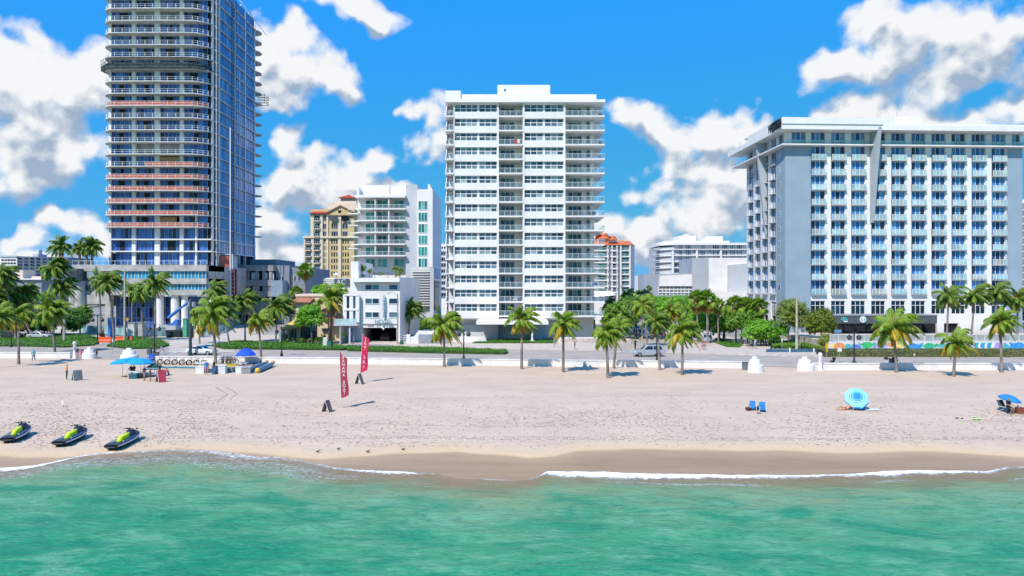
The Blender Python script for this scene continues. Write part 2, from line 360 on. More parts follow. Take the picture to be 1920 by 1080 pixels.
vs=[];sh=[];fo=[];fs=[]
for i in range(wn+1):
    x=-62+124*i/wn; e=edgeY(x)
    for j in range(wm+1):
        t=j/wm; d=(t**1.6)*(e-14); y=e-d
        z=SEA+.015+ .05*math.exp(-((d-.35)/.3)**2)*(foamf(x,y)>.5)
        dep=sm(d/4); z+=dep*(.10*noise.noise((x*.22+y*.05,y*.7,0))+.05*noise.noise((x*.9,y*1.6,3)))
        z=max(z,gz(y)+.02+.02*dep)
        vs.append((x,y,z)); sh.append(d); fo.append(foamf(x,y))
w=wm+1
for i in range(wn):
    for j in range(wm): fs.append((i*w+j,i*w+j+1,(i+1)*w+j+1,(i+1)*w+j))
me=bpy.data.meshes.new('sea_water'); me.from_pydata(vs,[],fs); me.polygons.foreach_set('use_smooth',[True]*len(fs))
WATER=watermat(); me.materials.append(WATER)
o0=len(vs)
for an,vals in (('shore',sh),('foam',fo)):
    at=me.attributes.new(an,'FLOAT','POINT'); at.data.foreach_set('value',vals)
me.update(); sea=bpy.data.objects.new('sea_water',me); COL.objects.link(sea); tag(sea,kind='structure')
fm=MB(); fm.quad((-62,-4000,SEA+.015),(62,-4000,SEA+.015),(62,14,SEA+.015),(-62,14,SEA+.015))
for (a,b) in ((-3500,-62),(62,3500)): fm.quad((a,-4000,SEA+.015),(b,-4000,SEA+.015),(b,41,SEA+.015),(a,41,SEA+.015))
fs_=fm.build('open_sea_water',[WATER]); tag(fs_,kind='structure')
at=fs_.data.attributes.new('shore','FLOAT','POINT'); at.data.foreach_set('value',[22.]*len(fs_.data.vertices))

# ---------------------------------------------------------------- roads, pavements
ASPH=mat('asphalt',(.43,.37,.31),.85,var=.10,scale=.35,bump=.15,bscale=30,streak=0)
PAVE=mat('pavement',(.58,.49,.41),.8,var=.08,scale=.8,bump=.1,bscale=12)
CURB=mat('kerb_concrete',(.55,.52,.49),.8,var=.1)
PAINT=mat('road_paint',(.75,.74,.7),.6,var=.12)
YPAINT=mat('yellow_road_paint',(.66,.52,.2),.6,var=.12)
def PL(*pts): return [tuple(GP(a,b)[:2]) for a,b in pts]
def sheet(name,polys,z,m,kind='structure'):
    mb=MB()
    for p in polys: mb.add([(a,b,z) for a,b in p],[tuple(range(len(p)))])
    return tag(mb.build(name,[m]),kind=kind)
# sea wall line (front foot), left to right
WALL=[(-330,663),(0,671.5),(175,671.5),(300,680),(640,682.5),(1000,686.5),(1350,690),(1402,691)]
# beach walk + two carriageways seen between wall and lots
def far(px): return lerp([(-400,622),(0,627),(320,634),(430,637),(650,644),(900,654),(1000,656.5),(1130,658),(1340,662),(1540,668),(1560,668),(2400,668)],px)   # far kerb
xs=[-900,-400,0,200,430,650,900,1130,1340,1540,1700,1920,2400]
road=[]
near=lambda px: lerp([(-400,664),(0,667),(300,676.5),(640,678.5),(1000,681.5),(1350,684),(1500,690),(1920,691),(2400,691)],px)
pts=[tuple(GP(p,far(p))[:2]) for p in xs]+[tuple(GP(p,near(p))[:2]) for p in reversed(xs)]
sheet('road',[pts],.006,ASPH)
# beach-side walk between the wall and the road: pale strip
walkp=[tuple(GP(p,near(p)-.9)[:2]) for p in xs]+[tuple(GP(p,near(p)+9)[:2]) for p in reversed(xs)]
mb=MB(); mb.prism([(a,b) for a,b in reversed(walkp)],-.3,.12); 
mb2=MB()
# side street running inland, drive and the plaza
sheet('side_street',[PL((1150,661),(1345,664),(1262,610),(1170,607)),PL((1170,607.5),(1262,610.5),(1240,590),(1190,590))],.012,ASPH)
sheet('side_road',[PL((316,662),(440,660),(440,637),(480,625),(505,604),(390,611),(160,612),(-400,612),(-400,624),(0,628),(190,626),(320,634))],.010,mat('pale_concrete_road',(.58,.50,.42),.85,var=.1,scale=.3))
# far pavement (raised)
pm=MB()
fx=[430,650,900,1000,1130]
fp=[tuple(GP(p,far(p))[:2]) for p in fx]+[tuple(GP(p,q)[:2]) for p,q in ((1130,645),(1000,640),(820,638),(650,634),(500,629),(440,628))]
pm.prism(fp,-.2,.13)
fp2=[tuple(GP(p,q)[:2]) for p,q in ((1250,661.5),(1345,664.5),(1560,668),(1560,655),(1470,650),(1400,641),(1352,630),(1320,615),(1290,612),(1275,640))]
pm.prism(fp2,-.2,.127)
struct('pavement',pm,[PAVE])
# markings
def strip(mb,pa,pb,w,z=.016):
    a=GP(*pa);b=GP(*pb); d=(b-a).normalized(); n=Vector((-d.y,d.x,0))*w/2
    mb.quad((a.x-n.x,a.y-n.y,z),(b.x-n.x,b.y-n.y,z),(b.x+n.x,b.y+n.y,z),(a.x+n.x,a.y+n.y,z))
mk=MB()
strip(mk,(960,666),(1240,670),.12); strip(mk,(1340,671),(1760,677),.12)
for k in range(12): strip(mk,(960+k*80,660.5+k*1.1),(990+k*80,660.9+k*1.1),.12)
strip(mk,(0,657.5),(330,664),.1); strip(mk,(430,667),(930,671.3),.1)
for k in range(7): strip(mk,(1155+k*24,660.3+k*.25),(1168+k*24,659.3+k*.25),.5)
for k in range(10): strip(mk,(1345+k*20,664.5+k*.5),(1357+k*20,664.3+k*.5),.7,z=.018)
strip(mk,(1405,689.5),(1500,690),.12); strip(mk,(1560,684),(1560,684.1),.1)
struct('road_markings',mk,[PAINT])
yk=MB(); strip(yk,(1185,655),(1205,612),.14,.02); strip(yk,(340,651),(430,657),.14)
struct('yellow_road_markings',yk,[YPAINT])
# ================================================================ BUILDINGS
WHITE=mat('white_render',(.83,.79,.76),.6,var=.05,scale=.25,streak=.12,bump=.05,bscale=6)
WHITE2=mat('bright_white_paint',(.85,.815,.785),.5,var=.04,scale=.4,streak=.08)
FRAME=mat('white_window_frame',(.80,.81,.82),.4,var=.03)
CONC=mat('raw_concrete',(.50,.48,.45),.85,var=.16,scale=.5,streak=.25,bump=.2,bscale=5)
CONCD=mat('weathered_concrete',(.36,.36,.36),.85,var=.2,scale=.4,streak=.3,bump=.2,bscale=5)
BLUEG=mat('grey_blue_paint',(.315,.40,.475),.65,var=.05,scale=.3,streak=.08,bump=.05)
DARKG=mat('charcoal_cladding',(.10,.115,.13),.5,var=.15)
SOFF=mat('soffit',(.72,.72,.70),.8,var=.04)
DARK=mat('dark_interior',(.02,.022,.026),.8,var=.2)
RAILW=mat('white_railing',(.78,.80,.80),.4,var=.03)
RAILG=mat('grey_railing',(.35,.37,.38),.4,var=.05)
ROOFG=mat('flat_roof_gravel',(.5,.49,.46),.9,var=.15)
G_TEAL=glass('teal_window_glass',[(.06,.11,.15),(.14,.21,.24),(.26,.33,.35),(.10,.17,.20),(.04,.06,.09)],.06,.6,[4,4,3,4,2])
G_DOOR=glass('balcony_door_glass',[(.02,.05,.09),(.05,.12,.17),(.03,.08,.13),(.10,.20,.22)],.05,.6)
G_BLUE=glass('blue_window_glass',[(.04,.15,.38),(.07,.24,.50),(.03,.08,.20),(.12,.33,.58),(.02,.035,.08)],.05,.6,[4,5,3,3,3])
G_NAVY=glass('construction_blue_glass',[(.045,.13,.42),(.07,.19,.52),(.03,.09,.32),(.015,.022,.05)],.07,.6,[5,4,4,2])
G_CURT=glass('curtain_wall_glass',[(.04,.16,.46),(.07,.22,.52),(.12,.30,.52),(.035,.13,.40)],.06,.8)  # reflected blue sky is put into the base colours
G_CYAN=glass('cyan_glass',[(.03,.30,.46),(.05,.36,.52),(.03,.25,.42)],.06,.6)
G_GREEN=glass('sea_green_glass',[(.02,.22,.19),(.05,.34,.28),(.015,.12,.12),(.16,.42,.36)],.05,.6,[4,4,2,2])
G_RAIL=glass('pale_glass_balustrade',[(.40,.55,.58),(.46,.60,.63)],.05,.6,alpha=.2)
G_RAILT=glass('frosted_teal_balustrade',[(.38,.60,.62),(.48,.62,.58),(.33,.55,.60),(.50,.56,.50)],.2,.5,alpha=.85)
G_DARK=glass('dark_shop_glass',[(.01,.014,.025),(.02,.03,.05),(.015,.04,.09)],.05,.6)
def place(pr,parent,loc,rot=0.,label=None):
    nm,me,subs=pr
    base=Vector(parent.location); o=bpy.data.objects.new(nm,me); COL.objects.link(o); o.parent=parent; o.location=Vector(loc)-base; o.rotation_euler=(0,0,rot)
    if label: o['label']=label
    for n2,m2 in subs:
        c=bpy.data.objects.new(n2,m2); COL.objects.link(c); c.parent=o
    return o
def win_proto(w,h,nx,ny,fm,gm,t=.07,dy=.10,name='window',rows=None,sub='pane',skip=()):
    f=MB(); p=MB(); xs=[w*i/nx for i in range(nx+1)]; zs=[h*(r if rows else j/ny) for j,r in enumerate(rows or range(ny+1))]
    f.box(-t/2,w+t/2,-.03,dy,-t/2,t/2); f.box(-t/2,w+t/2,-.03,dy,h-t/2,h+t/2)
    for x in xs: f.box(x-t/2,x+t/2,-.028,dy-.002,t/2,h-t/2)
    for z in zs[1:-1]:
        for a,b in zip(xs,xs[1:]): f.box(a+t/2,b-t/2,-.02,dy-.004,z-t/2,z+t/2)
    for a,b in zip(xs,xs[1:]):
        for c,d in zip(zs,zs[1:]): p.quad((a,.04,c),(b,.04,c),(b,.04,d),(a,.04,d))
    return (name,f.data(name,[fm]),[(sub,p.data(sub,[gm]))])
def rail_proto(w,h,n,fm,gm,t=.05,name='railing',bars=0,sub='glass_panel'):
    f=MB(); p=MB(); f.box(0,w,-t/2,t/2,h-t,h); f.box(0,w,-t/2,t/2,.06,.06+t*.7)
    for i in range(n+1): x=w*i/n; f.box(max(0,x-t/2),min(w,x+t/2),-t/2+.002,t/2-.002,0,h-t)
    for i in range(n):
        if bars:
            for k in range(1,bars): x=w*(i+k/bars)/n; f.box(x-.012,x+.012,-.012,.012,.08,h-t)
        elif gm: p.quad((w*i/n+t/2,0,.1),(w*(i+1)/n-t/2,0,.1),(w*(i+1)/n-t/2,0,h-t),(w*i/n+t/2,0,h-t))
    return (name,f.data(name,[fm]),[(sub,p.data(sub,[gm]))] if gm and not bars else [])
def text_mesh(s,size,depth,m,name='lettering',sx=1.,bold=0.):
    cu=bpy.data.curves.new(name,'FONT'); cu.body=s; cu.size=size; cu.extrude=depth; cu.align_x='CENTER'; cu.align_y='CENTER'; cu.offset=bold
    o=bpy.data.objects.new(name,cu); COL.objects.link(o); dg=bpy.context.evaluated_depsgraph_get(); me=bpy.data.meshes.new_from_object(o.evaluated_get(dg)); bpy.data.objects.remove(o); bpy.data.curves.remove(cu)
    me.name=name; me.materials.clear(); me.materials.append(m)
    if sx!=1.:
        for v in me.vertices: v.co.x*=sx
    return me
def put_text(s,size,loc,m,parent=None,rotz=0.,depth=.04,sx=1.,name='lettering',bold=0.,tiltx=90.):
    me=text_mesh(s,size,depth,m,name,sx,bold); o=bpy.data.objects.new(name,me); COL.objects.link(o); o.parent=parent
    base=Vector((0,0,0)); q=parent
    while q is not None: base+=Vector(q.location); q=q.parent
    o.location=Vector(loc)-base; o.rotation_euler=(R(tiltx),0,rotz); return o

# ---------------------------------------------------------------- central white apartment tower
def centre_tower():
    D=139.; root=thing('apartment_tower','tall white apartment tower with window strips and glass balconies in the centre','building',(PX(975,D),D,0))
    x=lambda p: PX(p,D); z=lambda p: PZ(p,D)
    sl=[z(219.6+26.75*k) for k in range(15)]   # slab undersides
    top=z(189); gap=z(219.6)-z(246.35)
    w=MB()
    w.box(x(851),x(1117),142.2,158,0,z(178))                       # core
    xa0,xa1,xb0,xb1=x(850.5),x(934.6),x(980.2),x(1059.6)
    for a,b in ((xa0,xa1),(xb0,xb1)):
        for k in range(16):
            zt=(z(193) if k==0 else sl[k-1]-.28); zw0=z(209.5+26.75*k)
            if k<15: w.box(a,b,139.,142.2,(sl[k]-.28 if k<14 else sl[k]-.3),zw0)
    w.box(xa0,xa1,139,142.2,sl[14]-.3,sl[14]-.301+.0,)
    for p0,p1 in ((850.4,852.2),(931.8,935.2),(980,983.4),(1056.9,1060)):
        w.box(x(p0),x(p1),138.93,142.1,z(594)-.31,z(189))
    for a,b in ((xa0,xa1),(xb0,xb1)):
        for k in range(15): # head band above each window strip
            w.box(a+.1,b-.1,139.02,142.2,z(195.3+26.75*k),z(193.0+26.75*k) if k else z(189))
            w.box(a+.1,b-.1,139.9,142.2,z(209.5+26.75*k),z(195.3+26.75*k))
    r=MB(); r.box(x(835.5),x(1134),138.3,158.6,z(193),z(188)); r.box(x(864),x(1118),138.9,158,z(188),z(177)); r.box(x(835.5),x(864),138.6,150,z(188),z(171))
    r.box(x(932.5),x(1032),140.,152,z(177),z(156.5)); r.box(x(850),x(851),138.86,138.9,z(193),z(172)); r.build('roof_parapet',[WHITE2],root)
    v=MB(); v.box(x(945),x(948),139.9,140,z(168),z(164.5)); v.build('roof_vent',[DARKG],root)
    # floors: balcony slabs in the left, middle and right bays
    for k in range(15):
        s=MB(); zz=sl[k]
        s.box(x(834.5),x(850.3),138.7,147,zz-.02,zz+.2); s.build('balcony_slab',[WHITE2],root)
        s=MB(); s.box(x(934.9),x(980.3),138.75,142.2,zz-.02,zz+.22); s.build('balcony_slab',[WHITE2],root)
        s=MB(); s.box(x(1060.1),x(1133.5),138.6,142.2,zz-.02,zz+.22); s.box(x(1117),x(1133.5),142.2,151,zz-.018,zz+.218); s.build('balcony_slab',[WHITE2],root)
    # left bay back wall and slanting screens
    lb=MB(); lb.box(x(835.6),x(851),146.6,147,z(594),z(193)); 
    for k in range(15):
        zb=sl[k]+.2; lb.extr([(138.8,zb),(144.5,zb),(144.5,zb+gap-.25),(141.6,zb+gap-.25)],'x',x(835.2)-.0,x(835.2)+.12)
    lb.build('side_screen',[WHITE],root)
    pr_l=rail_proto(x(849.5)-x(835),1.05,2,RAILW,G_RAIL); pr_m=rail_proto(x(979.6)-x(935),1.05,4,RAILW,G_RAIL); pr_r=rail_proto(x(1133)-x(1060.4),1.05,6,RAILW,G_RAIL); pr_s=rail_proto(8.5,1.05,5,RAILG,G_RAIL)
    w4=win_proto(x(894.9)-x(852.6),z(195.5)-z(209.3),4,2,FRAME,G_TEAL,.13); w3=win_proto(x(931.6)-x(898.2),z(195.5)-z(209.3),3,2,FRAME,G_TEAL,.13); w3b=win_proto(x(1018.3)-x(983.6),z(195.5)-z(209.3),3,2,FRAME,G_TEAL,.13)
    d3=win_proto(x(964)-x(938.5),2.35,3,1,FRAME,G_DOOR,.07,name='balcony_door'); w1=win_proto(.75,1.5,1,2,FRAME,G_DOOR,.06)
    pil=w
    for k in range(15):
        zw=z(209.2+26.75*k)
        place(w4,root,(x(852.6),139.45,zw)); place(w3,root,(x(898.2),139.45,zw)); place(w3b,root,(x(983.6),139.45,zw)); place(w3b,root,(x(1021.6),139.45,zw))
        pil.box(x(894.9),x(898.2),139.4,139.9,zw,zw+1.5); pil.box(x(1018.3),x(1021.6),139.4,139.9,zw,zw+1.5)
        zz=sl[k]+.22
        place(d3,root,(x(938.8),142.05,zz)); place(d3,root,(x(1067.8),142.05,zz)); 
        pil.box(x(1107),x(1117.3),141.9,142.2,zz,zz+2.6)
        place(pr_m,root,(x(935),138.9,zz)); place(pr_r,root,(x(1060.4),138.75,zz)); place(pr_l,root,(x(835),138.85,zz)); 
        if k<10: place(w1,root,(x(1102.2),141.8,zz+.85))
        else: place(w1,root,(x(1102.2),141.8,zz+.85))
        place(pr_s,root,(x(1133.2),138.8,zz),R(90))
    w.build('wall',[WHITE],root)
    # ground floor: lobby, canopy, terrace walls
    g=MB(); g.box(x(851),x(1117),143,158,0,z(596)); g.box(x(914),x(934),139.5,143,0,z(600)); g.box(x(1000),x(1018),139.5,143,0,z(600)); g.box(x(851),x(914),141,143,0,z(600)); g.build('lobby_wall',[mat('lobby_grey_paint',(.60,.62,.65),.7,var=.05,streak=.1)],root)
    u=MB(); u.box(x(850.4),x(1060),139.1,143,sl[14]-.5,sl[14]-.31); u.box(x(1060),x(1117),139.1,143,sl[14]-.3,sl[14]-.05); u.build('first_floor_slab',[SOFF],root)
    c=MB(); c.box(x(893)*132/139,x(1028)*132/139,131.5,139.4,z(608)+.35,z(608)+1.0); c.box(x(896)*132/139,x(1024)*132/139,132.2,139.3,z(608)+1.0,z(608)+1.12); c.build('entrance_canopy',[WHITE2],root)
    lg=win_proto(x(976)-x(938),3.0,3,1,mat('dark_door_frame',(.05,.055,.06),.4),G_DARK,.09,name='lobby_window'); place(lg,root,(x(938),142.85,.9)); place(lg,root,(x(1062),142.85,.9)); place(lg,root,(x(1082),142.85,.9))
    put_text('THE CONSTELLATION',.62,(x(884),140.94,PZ(608,141)),mat('sign_grey_letters',(.42,.47,.55),.5),root,depth=.03)
    # stone door step, terrace boundary walls
    tw=MB(); tw.extr([(x(861),0),(x(917),0),(x(911),z(626)-0),(x(861),z(626))],'y',131.,131.3); tw.box(x(861)-6.3,x(861),131.02,131.28,0,z(628)); tw.build('terrace_wall',[WHITE2],root)
    tw=MB(); tw.extr([(x(1043),0),(x(1160),0),(x(1160),z(627)),(x(1038),z(627))],'y',131.,131.3,0); tw.build('terrace_wall',[WHITE2],root)
    pk=MB(); pk.box(x(1046),x(1168),129.9,130.9,0,.85); pk.build('planter_wall',[mat('pale_pink_stone',(.62,.50,.45),.8,var=.15,scale=2)],root)
    # lattice ornament, balcony furniture seen as small things on the balconies is separate
    return root,sl,x
CT,CSL,CTX=centre_tower()

# ---------------------------------------------------------------- large white and grey-blue hotel on the right
def right_hotel():
    root=thing('beach_hotel','wide white and grey-blue hotel with a broad flat overhanging roof and turtle emblem below','building',(53.6,134,0))
    RA=R(2.6); TF=Matrix.Translation((53.6,134,0))@Matrix.Rotation(RA,4,'Z')
    def sx(p): # local x along the front for a pixel column
        u=(p-960)/F; c,s=math.cos(RA),math.sin(RA); return (134*u-53.6)/(c-s*u)
    fl=[35.55-2.936*k for k in range(10)]    # balcony undersides
    A=math.atan2(-23.5,-.5); TS=Matrix.Translation((54.1,157.5,0))@Matrix.Rotation(A,4,'Z'); LS=math.hypot(23.5,.5)
    def ss(p):
        u=(p-960)/F; Y=(53.6-134*.0213)/(u-.0213); return (157.5-Y)*LS/23.5
    zc=38.45; zt=41.7
    W=MB(TF); W.box(sx(1917),sx(1917)+.01,0,.01,0,.01)
    xr=sx(1917)
    # cores (set back), then piers and bands in front
    body=MB(); poly=[(54.2,134.6),tuple((TF@Vector((xr-.1,.4,0)))[:2]),tuple((TF@Vector((xr-.1,24,0)))[:2]),(54.7,157.4)]
    body.prism(poly,0,zt,0); body.build('building_core',[DARK],root)
    g=MB(TF); g.box(0,sx(1520.4),0,.55,0,zc); g.T=TS; g.box(ss(1455.5),LS-.01,0,.5,0,zc); g.build('grey_wall',[BLUEG],root); g=MB(TF); g.box(sx(1887),xr,0,.55,0,zc); g.build('grey_wall',[BLUEG],root)
    cols=[1520.8+37.62*k for k in range(10)]; ww=sx(1547)-sx(1520.8)
    wp=MB(TF)
    for k in range(10):
        a=sx(cols[k]+26.3); b=sx(cols[k+1]) if k<9 else sx(1887); wp.box(a,b,0,.56,5.0,zc)
    for k in range(11): # spandrel strips
        z0=fl[k]-.25 if k<10 else 0
    wp.box(sx(1520.4),sx(1887),.02,.55,PZ(564,134),fl[9]-.02); wp.box(sx(1520.4),sx(1887),.02,.55,PZ(592,134)+.0,PZ(589.5,134))
    wp.box(sx(1757),sx(1887),.03,.55,PZ(607,134),PZ(592,134)); wp.box(sx(1757),sx(1770),.0,.6,0,PZ(607,134)); wp.box(sx(1797),sx(1887),.0,.6,0,PZ(607,134))
    # top storey
    top=[1484.5]+cols+[1897.5]
    edges=[0]+[q for c in top for q in (sx(c),sx(c+26.3 if c<1890 else c+15))]+[xr]
    for i in range(0,len(edges),2): wp.box(edges[i],edges[i+1],.0,.57,zc,zt)
    wp.build('white_wall',[WHITE2],root)
    # side wall
    sw=MB(TS); sc=[(1404.4,1412.6),(1417.7,1425.8),(1431,1440),(1445.6,1455)]; ed=[0]+[q for a,b in sc for q in (ss(a),ss(b))]+[ss(1455.6)]
    for i in range(0,len(ed),2): sw.box(ed[i],ed[i+1],0,.5,0,zc)
    tops=[(1405,1411),(1419,1425),(1446,1455),(1460,1469)]; ed2=[0]+[q for a,b in tops for q in (ss(a),ss(b))]+[LS-.02]
    for i in range(0,len(ed2),2): sw.box(ed2[i],ed2[i+1],.0,.52,zc,zt)
    sw.box(0,ss(1455.6),.02,.5,PZ(566,140),fl[9]-.02); sw.box(0,ss(1455.6),.02,.5,0,PZ(588,140)-3)
    sw.build('side_wall',[WHITE],root)
    cap=MB(TF); cap.box(-.05,xr+.6,-.02,.6,zt-.02,zt+.02)
    # roof with overhang, ledge
    def ring(o1,o2): # outline from overhangs (front, side)
        return [tuple((TF@Vector((-o2,-o1,0)))[:2]),tuple((TF@Vector((xr+1.2,-o1,0)))[:2]),tuple((TF@Vector((xr+1.2,25,0)))[:2]),tuple((TF@Vector((-o2-.1,25.5,0)))[:2])]
    rf=MB(); rf.prism(ring(2.8,2.0),PZ(241.3,131),PZ(231.5,131),0); rf.build('roof',[WHITE2],root)
    r2=MB(TF); r2.box(-1.98,sx(1641.5)-.3,-2.98,14,PZ(231.5,131),PZ(219.5,131)); r2.box(sx(1699),sx(1752),4,14,PZ(231.5,131),PZ(214,137)); r2.box(sx(1641),xr+1,-2.5,20,PZ(231.5,131),PZ(231.5,131)+.35); r2.build('roof_parapet',[WHITE2],root)
    lg=MB(); lp=ring(1.35,1.2); lg.prism(lp,zc-.12,zc+.12,0); lg.build('ledge',[WHITE2],root)
    # tapering fins
    fn=MB(TF); xf=sx(1634); fn.extr([(-2.9,zt-.05),(0,zt-.05),(0,PZ(417,134)),(-.35,PZ(417,134))],'x',xf-.35,xf+.35); fn.build('tapering_fin',[mat('fin_pale_grey',(.42,.46,.50),.6,var=.04)],root)
    fn=MB(TS); xs_=ss(1437); fn.extr([(-2.3,zt-.05),(0,zt-.05),(0,PZ(440,145)),(-.3,PZ(440,145))],'x',xs_-.35,xs_+.35); fn.build('tapering_fin',[mat('fin_pale_grey',(.42,.46,.50),.6,var=.04)],root)
    # windows: three sashes above a balustrade
    hw=2.936-.28
    wpz=win_proto(ww,hw,3,1,FRAME,G_BLUE,.10,name='window'); wpt=win_proto(ww,PZ(246,134)-zc-.15,3,1,FRAME,G_BLUE,.10)
    wps=win_proto(sx(1912.5)-sx(1897.5),PZ(246,134)-zc-.15,2,1,FRAME,G_BLUE,.10)
    rp=rail_proto(ww+.1,1.12,4,RAILW,G_RAILT,.07); rpt=rail_proto(ww,1.0,5,RAILW,G_RAILT,.05)
    sideW=[(ss(a),ss(b)-ss(a)) for a,b in sc]; wsd=win_proto(2.75,hw,2,1,FRAME,G_TEAL,.1); rsd=rail_proto(2.9,1.1,4,RAILW,G_RAILT,.06)
    slab=MB(TF); nwin=0; rest=MB(TF); restp=MB(TF); restr=MB(TF); rests=MB(TS)
    at=lambda X,y,Z: TF@Vector((X,y,Z))
    ats=lambda X,y,Z: TS@Vector((X,y,Z))
    for c in top: place(wps if c>1890 else wpt,root,at(sx(c),.25,zc+.12),RA); place(rpt,root,at(sx(c),-.05,zc+.13),RA)
    for k in range(10):
        for j,c in enumerate(cols):
            if k<10 and nwin<76: place(wpz,root,at(sx(c),.25,fl[k]+.15),RA); nwin+=1
            else:
                x0=sx(c); z0=fl[k]+.15
                for i in range(4): X=x0+ww*i/3; rest.box(X-.05,X+.05,.22,.35,z0,z0+hw)
                for i in range(3): X=x0+ww*i/3; restp.quad((X,.29,z0),(X+ww/3,.29,z0),(X+ww/3,.29,z0+hw),(X,.29,z0+hw))
            place(rp,root,at(sx(c)-.05,-.42,fl[k]+.1),RA) if k*10+j<88 else None
            if k*10+j>=88:
                x0=sx(c)-.05; z0=fl[k]+.1; rest.box(x0,x0+ww+.1,-.45,-.38,z0+1.05,z0+1.12)
                for i in range(5): X=x0+(ww+.1)*i/4; rest.box(X-.035,X+.035,-.448,-.382,z0,z0+1.05)
                restr.quad((x0,-.42,z0+.1),(x0+ww+.1,-.42,z0+.1),(x0+ww+.1,-.42,z0+1.05),(x0,-.42,z0+1.05))
            slab.box(sx(c)-.1,sx(c)+ww+.12,-.5,.4,fl[k]-.04,fl[k]+.12)
            slab.box(sx(c),sx(c)+ww,.1,.5,fl[k]-.14,fl[k]-.041)
        for X,w_ in sideW:
            z0=fl[k]+.12; n=2
            for i in range(3): rest.T=TS; rest.box(X+w_*i/2-.05,X+w_*i/2+.05,.2,.32,z0,z0+hw)
            rests.T=TS
            for i in range(2): rests.quad((X+w_*i/2,.26,z0),(X+w_*(i+1)/2,.26,z0),(X+w_*(i+1)/2,.26,z0+hw),(X+w_*i/2,.26,z0+hw))
            rest.box(X,X+w_,-.44,-.37,z0+1.0,z0+1.08)
            for i in range(5): rest.box(X+w_*i/4-.025,X+w_*i/4+.025,-.43,-.38,z0,z0+1.0)
            slab.T=TS; slab.box(X-.08,X+w_+.08,-.5,.4,fl[k]-.05,fl[k]+.12); slab.T=TF
            rest.T=TF; restp.T=TF
        rest.T=TS; restp.T=TS; X=ss(1460); rest.box(X,X+.9,-.03,.05,fl[k]+.9,fl[k]+2.1); restp.quad((X+.08,-.04,fl[k]+.98),(X+.82,-.04,fl[k]+.98),(X+.82,-.04,fl[k]+2.02),(X+.08,-.04,fl[k]+2.02)); rest.T=TF; restp.T=TF
    for a,b in tops:
        X=ss(a); X2=ss(b); place(win_proto(X2-X,PZ(246,134)-zc-.15,2,1,FRAME,G_BLUE,.1),root,ats(X,.25,zc+.12),A)
    slab.build('balcony_slab',[mat('balcony_edge_grey',(.42,.45,.48),.7,var=.06)],root,).__setitem__('kind','stuff')
    rest.build('window_frame',[FRAME],root)['kind']='stuff'; restp.build('window_pane',[G_BLUE],root)['kind']='stuff'; rests.build('side_window_pane',[G_BLUE],root)['kind']='stuff'; restr.build('balustrade_glass',[G_RAILT],root)['kind']='stuff'
    # tall restaurant windows of the first floor
    tw=win_proto(ww,PZ(564.5,134)-PZ(589,134),3,2,FRAME,G_DARK,.09,rows=[0,.66,1])
    twb=win_proto(ww,PZ(564.5,134)-PZ(589,134),3,2,FRAME,G_DARK,.09,rows=[0,.66,1])
    for c in cols[:8]: place(tw,root,at(sx(c),.2,PZ(589,134)),RA)
    place(tw,root,at(sx(cols[8]),.2,PZ(589,134)),RA); place(tw,root,at(sx(cols[9]),.2,PZ(589,134)),RA)
    st=win_proto(2.7,4.6,3,2,FRAME,G_TEAL,.08)
    for X,w_ in sideW: place(st,root,ats(X+.05,.2,PZ(592,140)),A)
    # ground-floor canopy and shop front
    sy=lambda p,y: sx(p)*(134+y)/134+y*.4*(1)  
    def sy(p,y):
        u=(p-960)/F; c,s=math.cos(RA),math.sin(RA); return ((134+y*c)*u-53.6+y*s)/(c-s*u)
    cn=MB(TF); x0,x1=sy(1563,-5),sy(1757,-5); cn.box(x0,x1,-5.,0,3.75,5.25); cn.build('shop_canopy',[DARKG],root)
    ct=MB(TF); ct.box(x0-.1,x1+.1,-5.1,-.02,5.25,5.42); ct.build('canopy_top',[mat('canopy_grey_top',(.30,.32,.35),.7)],root)
    sf=MB(TF); 
    for i in range(9): sf=MB(TF); X=x0+ (x1-x0)*i/9; sf.box(X,X+.25,-.6,-.3,0,3.75); sf.build('shop_pillar',[mat('shop_front_grey',(.2,.22,.24),.6)],root)
    gp=MB(TF)
    for i in range(9): X=x0+(x1-x0)*i/9; gp.quad((X+.25,-.4,0),(X+(x1-x0)/9,-.4,0),(X+(x1-x0)/9,-.4,3.75),(X+.25,-.4,3.75))
    gp.build('shop_glass',[G_DARK],root)
    # lettering: roof sign facing the street, round coffee badges and shop letters on the canopy
    BL=mat('black_sign_letters',(.012,.012,.014),.4); TL=mat('teal_sign_letters',(.08,.36,.36),.5)
    sgn=put_text('WESTIN',2.5,(51.46,134.0,42.1),BL,root,A,.12,sx=.72,name='roof_sign',bold=.05)
    def badge(px,r):
        c=at(sx(px),-5.14,PZ(603,129)); b=MB(TF); X=sy(px,-5.1); Z=4.55
        pts=[(X+r*math.cos(t*2*math.pi/20),Z+r*math.sin(t*2*math.pi/20)) for t in range(20)]; b.extr(pts,'y',-5.16,-5.06,0)
        for s_ in (-1,1): b.extr([(X+s_*.1,Z-.5*r),(X+s_*.55*r,Z-.35*r),(X+s_*.62*r,Z+.45*r),(X+s_*.2,Z+.25*r)],'y',-5.19,-5.16,1)
        b.extr([(X-.1,Z-.7*r),(X+.1,Z-.7*r),(X+.08,Z+.62*r),(X,Z+.8*r),(X-.08,Z+.62*r)],'y',-5.2,-5.16,0); return b.build('round_badge',[mat('badge_white',(.75,.78,.76),.5),TL],root)
    badge(1618,.62)
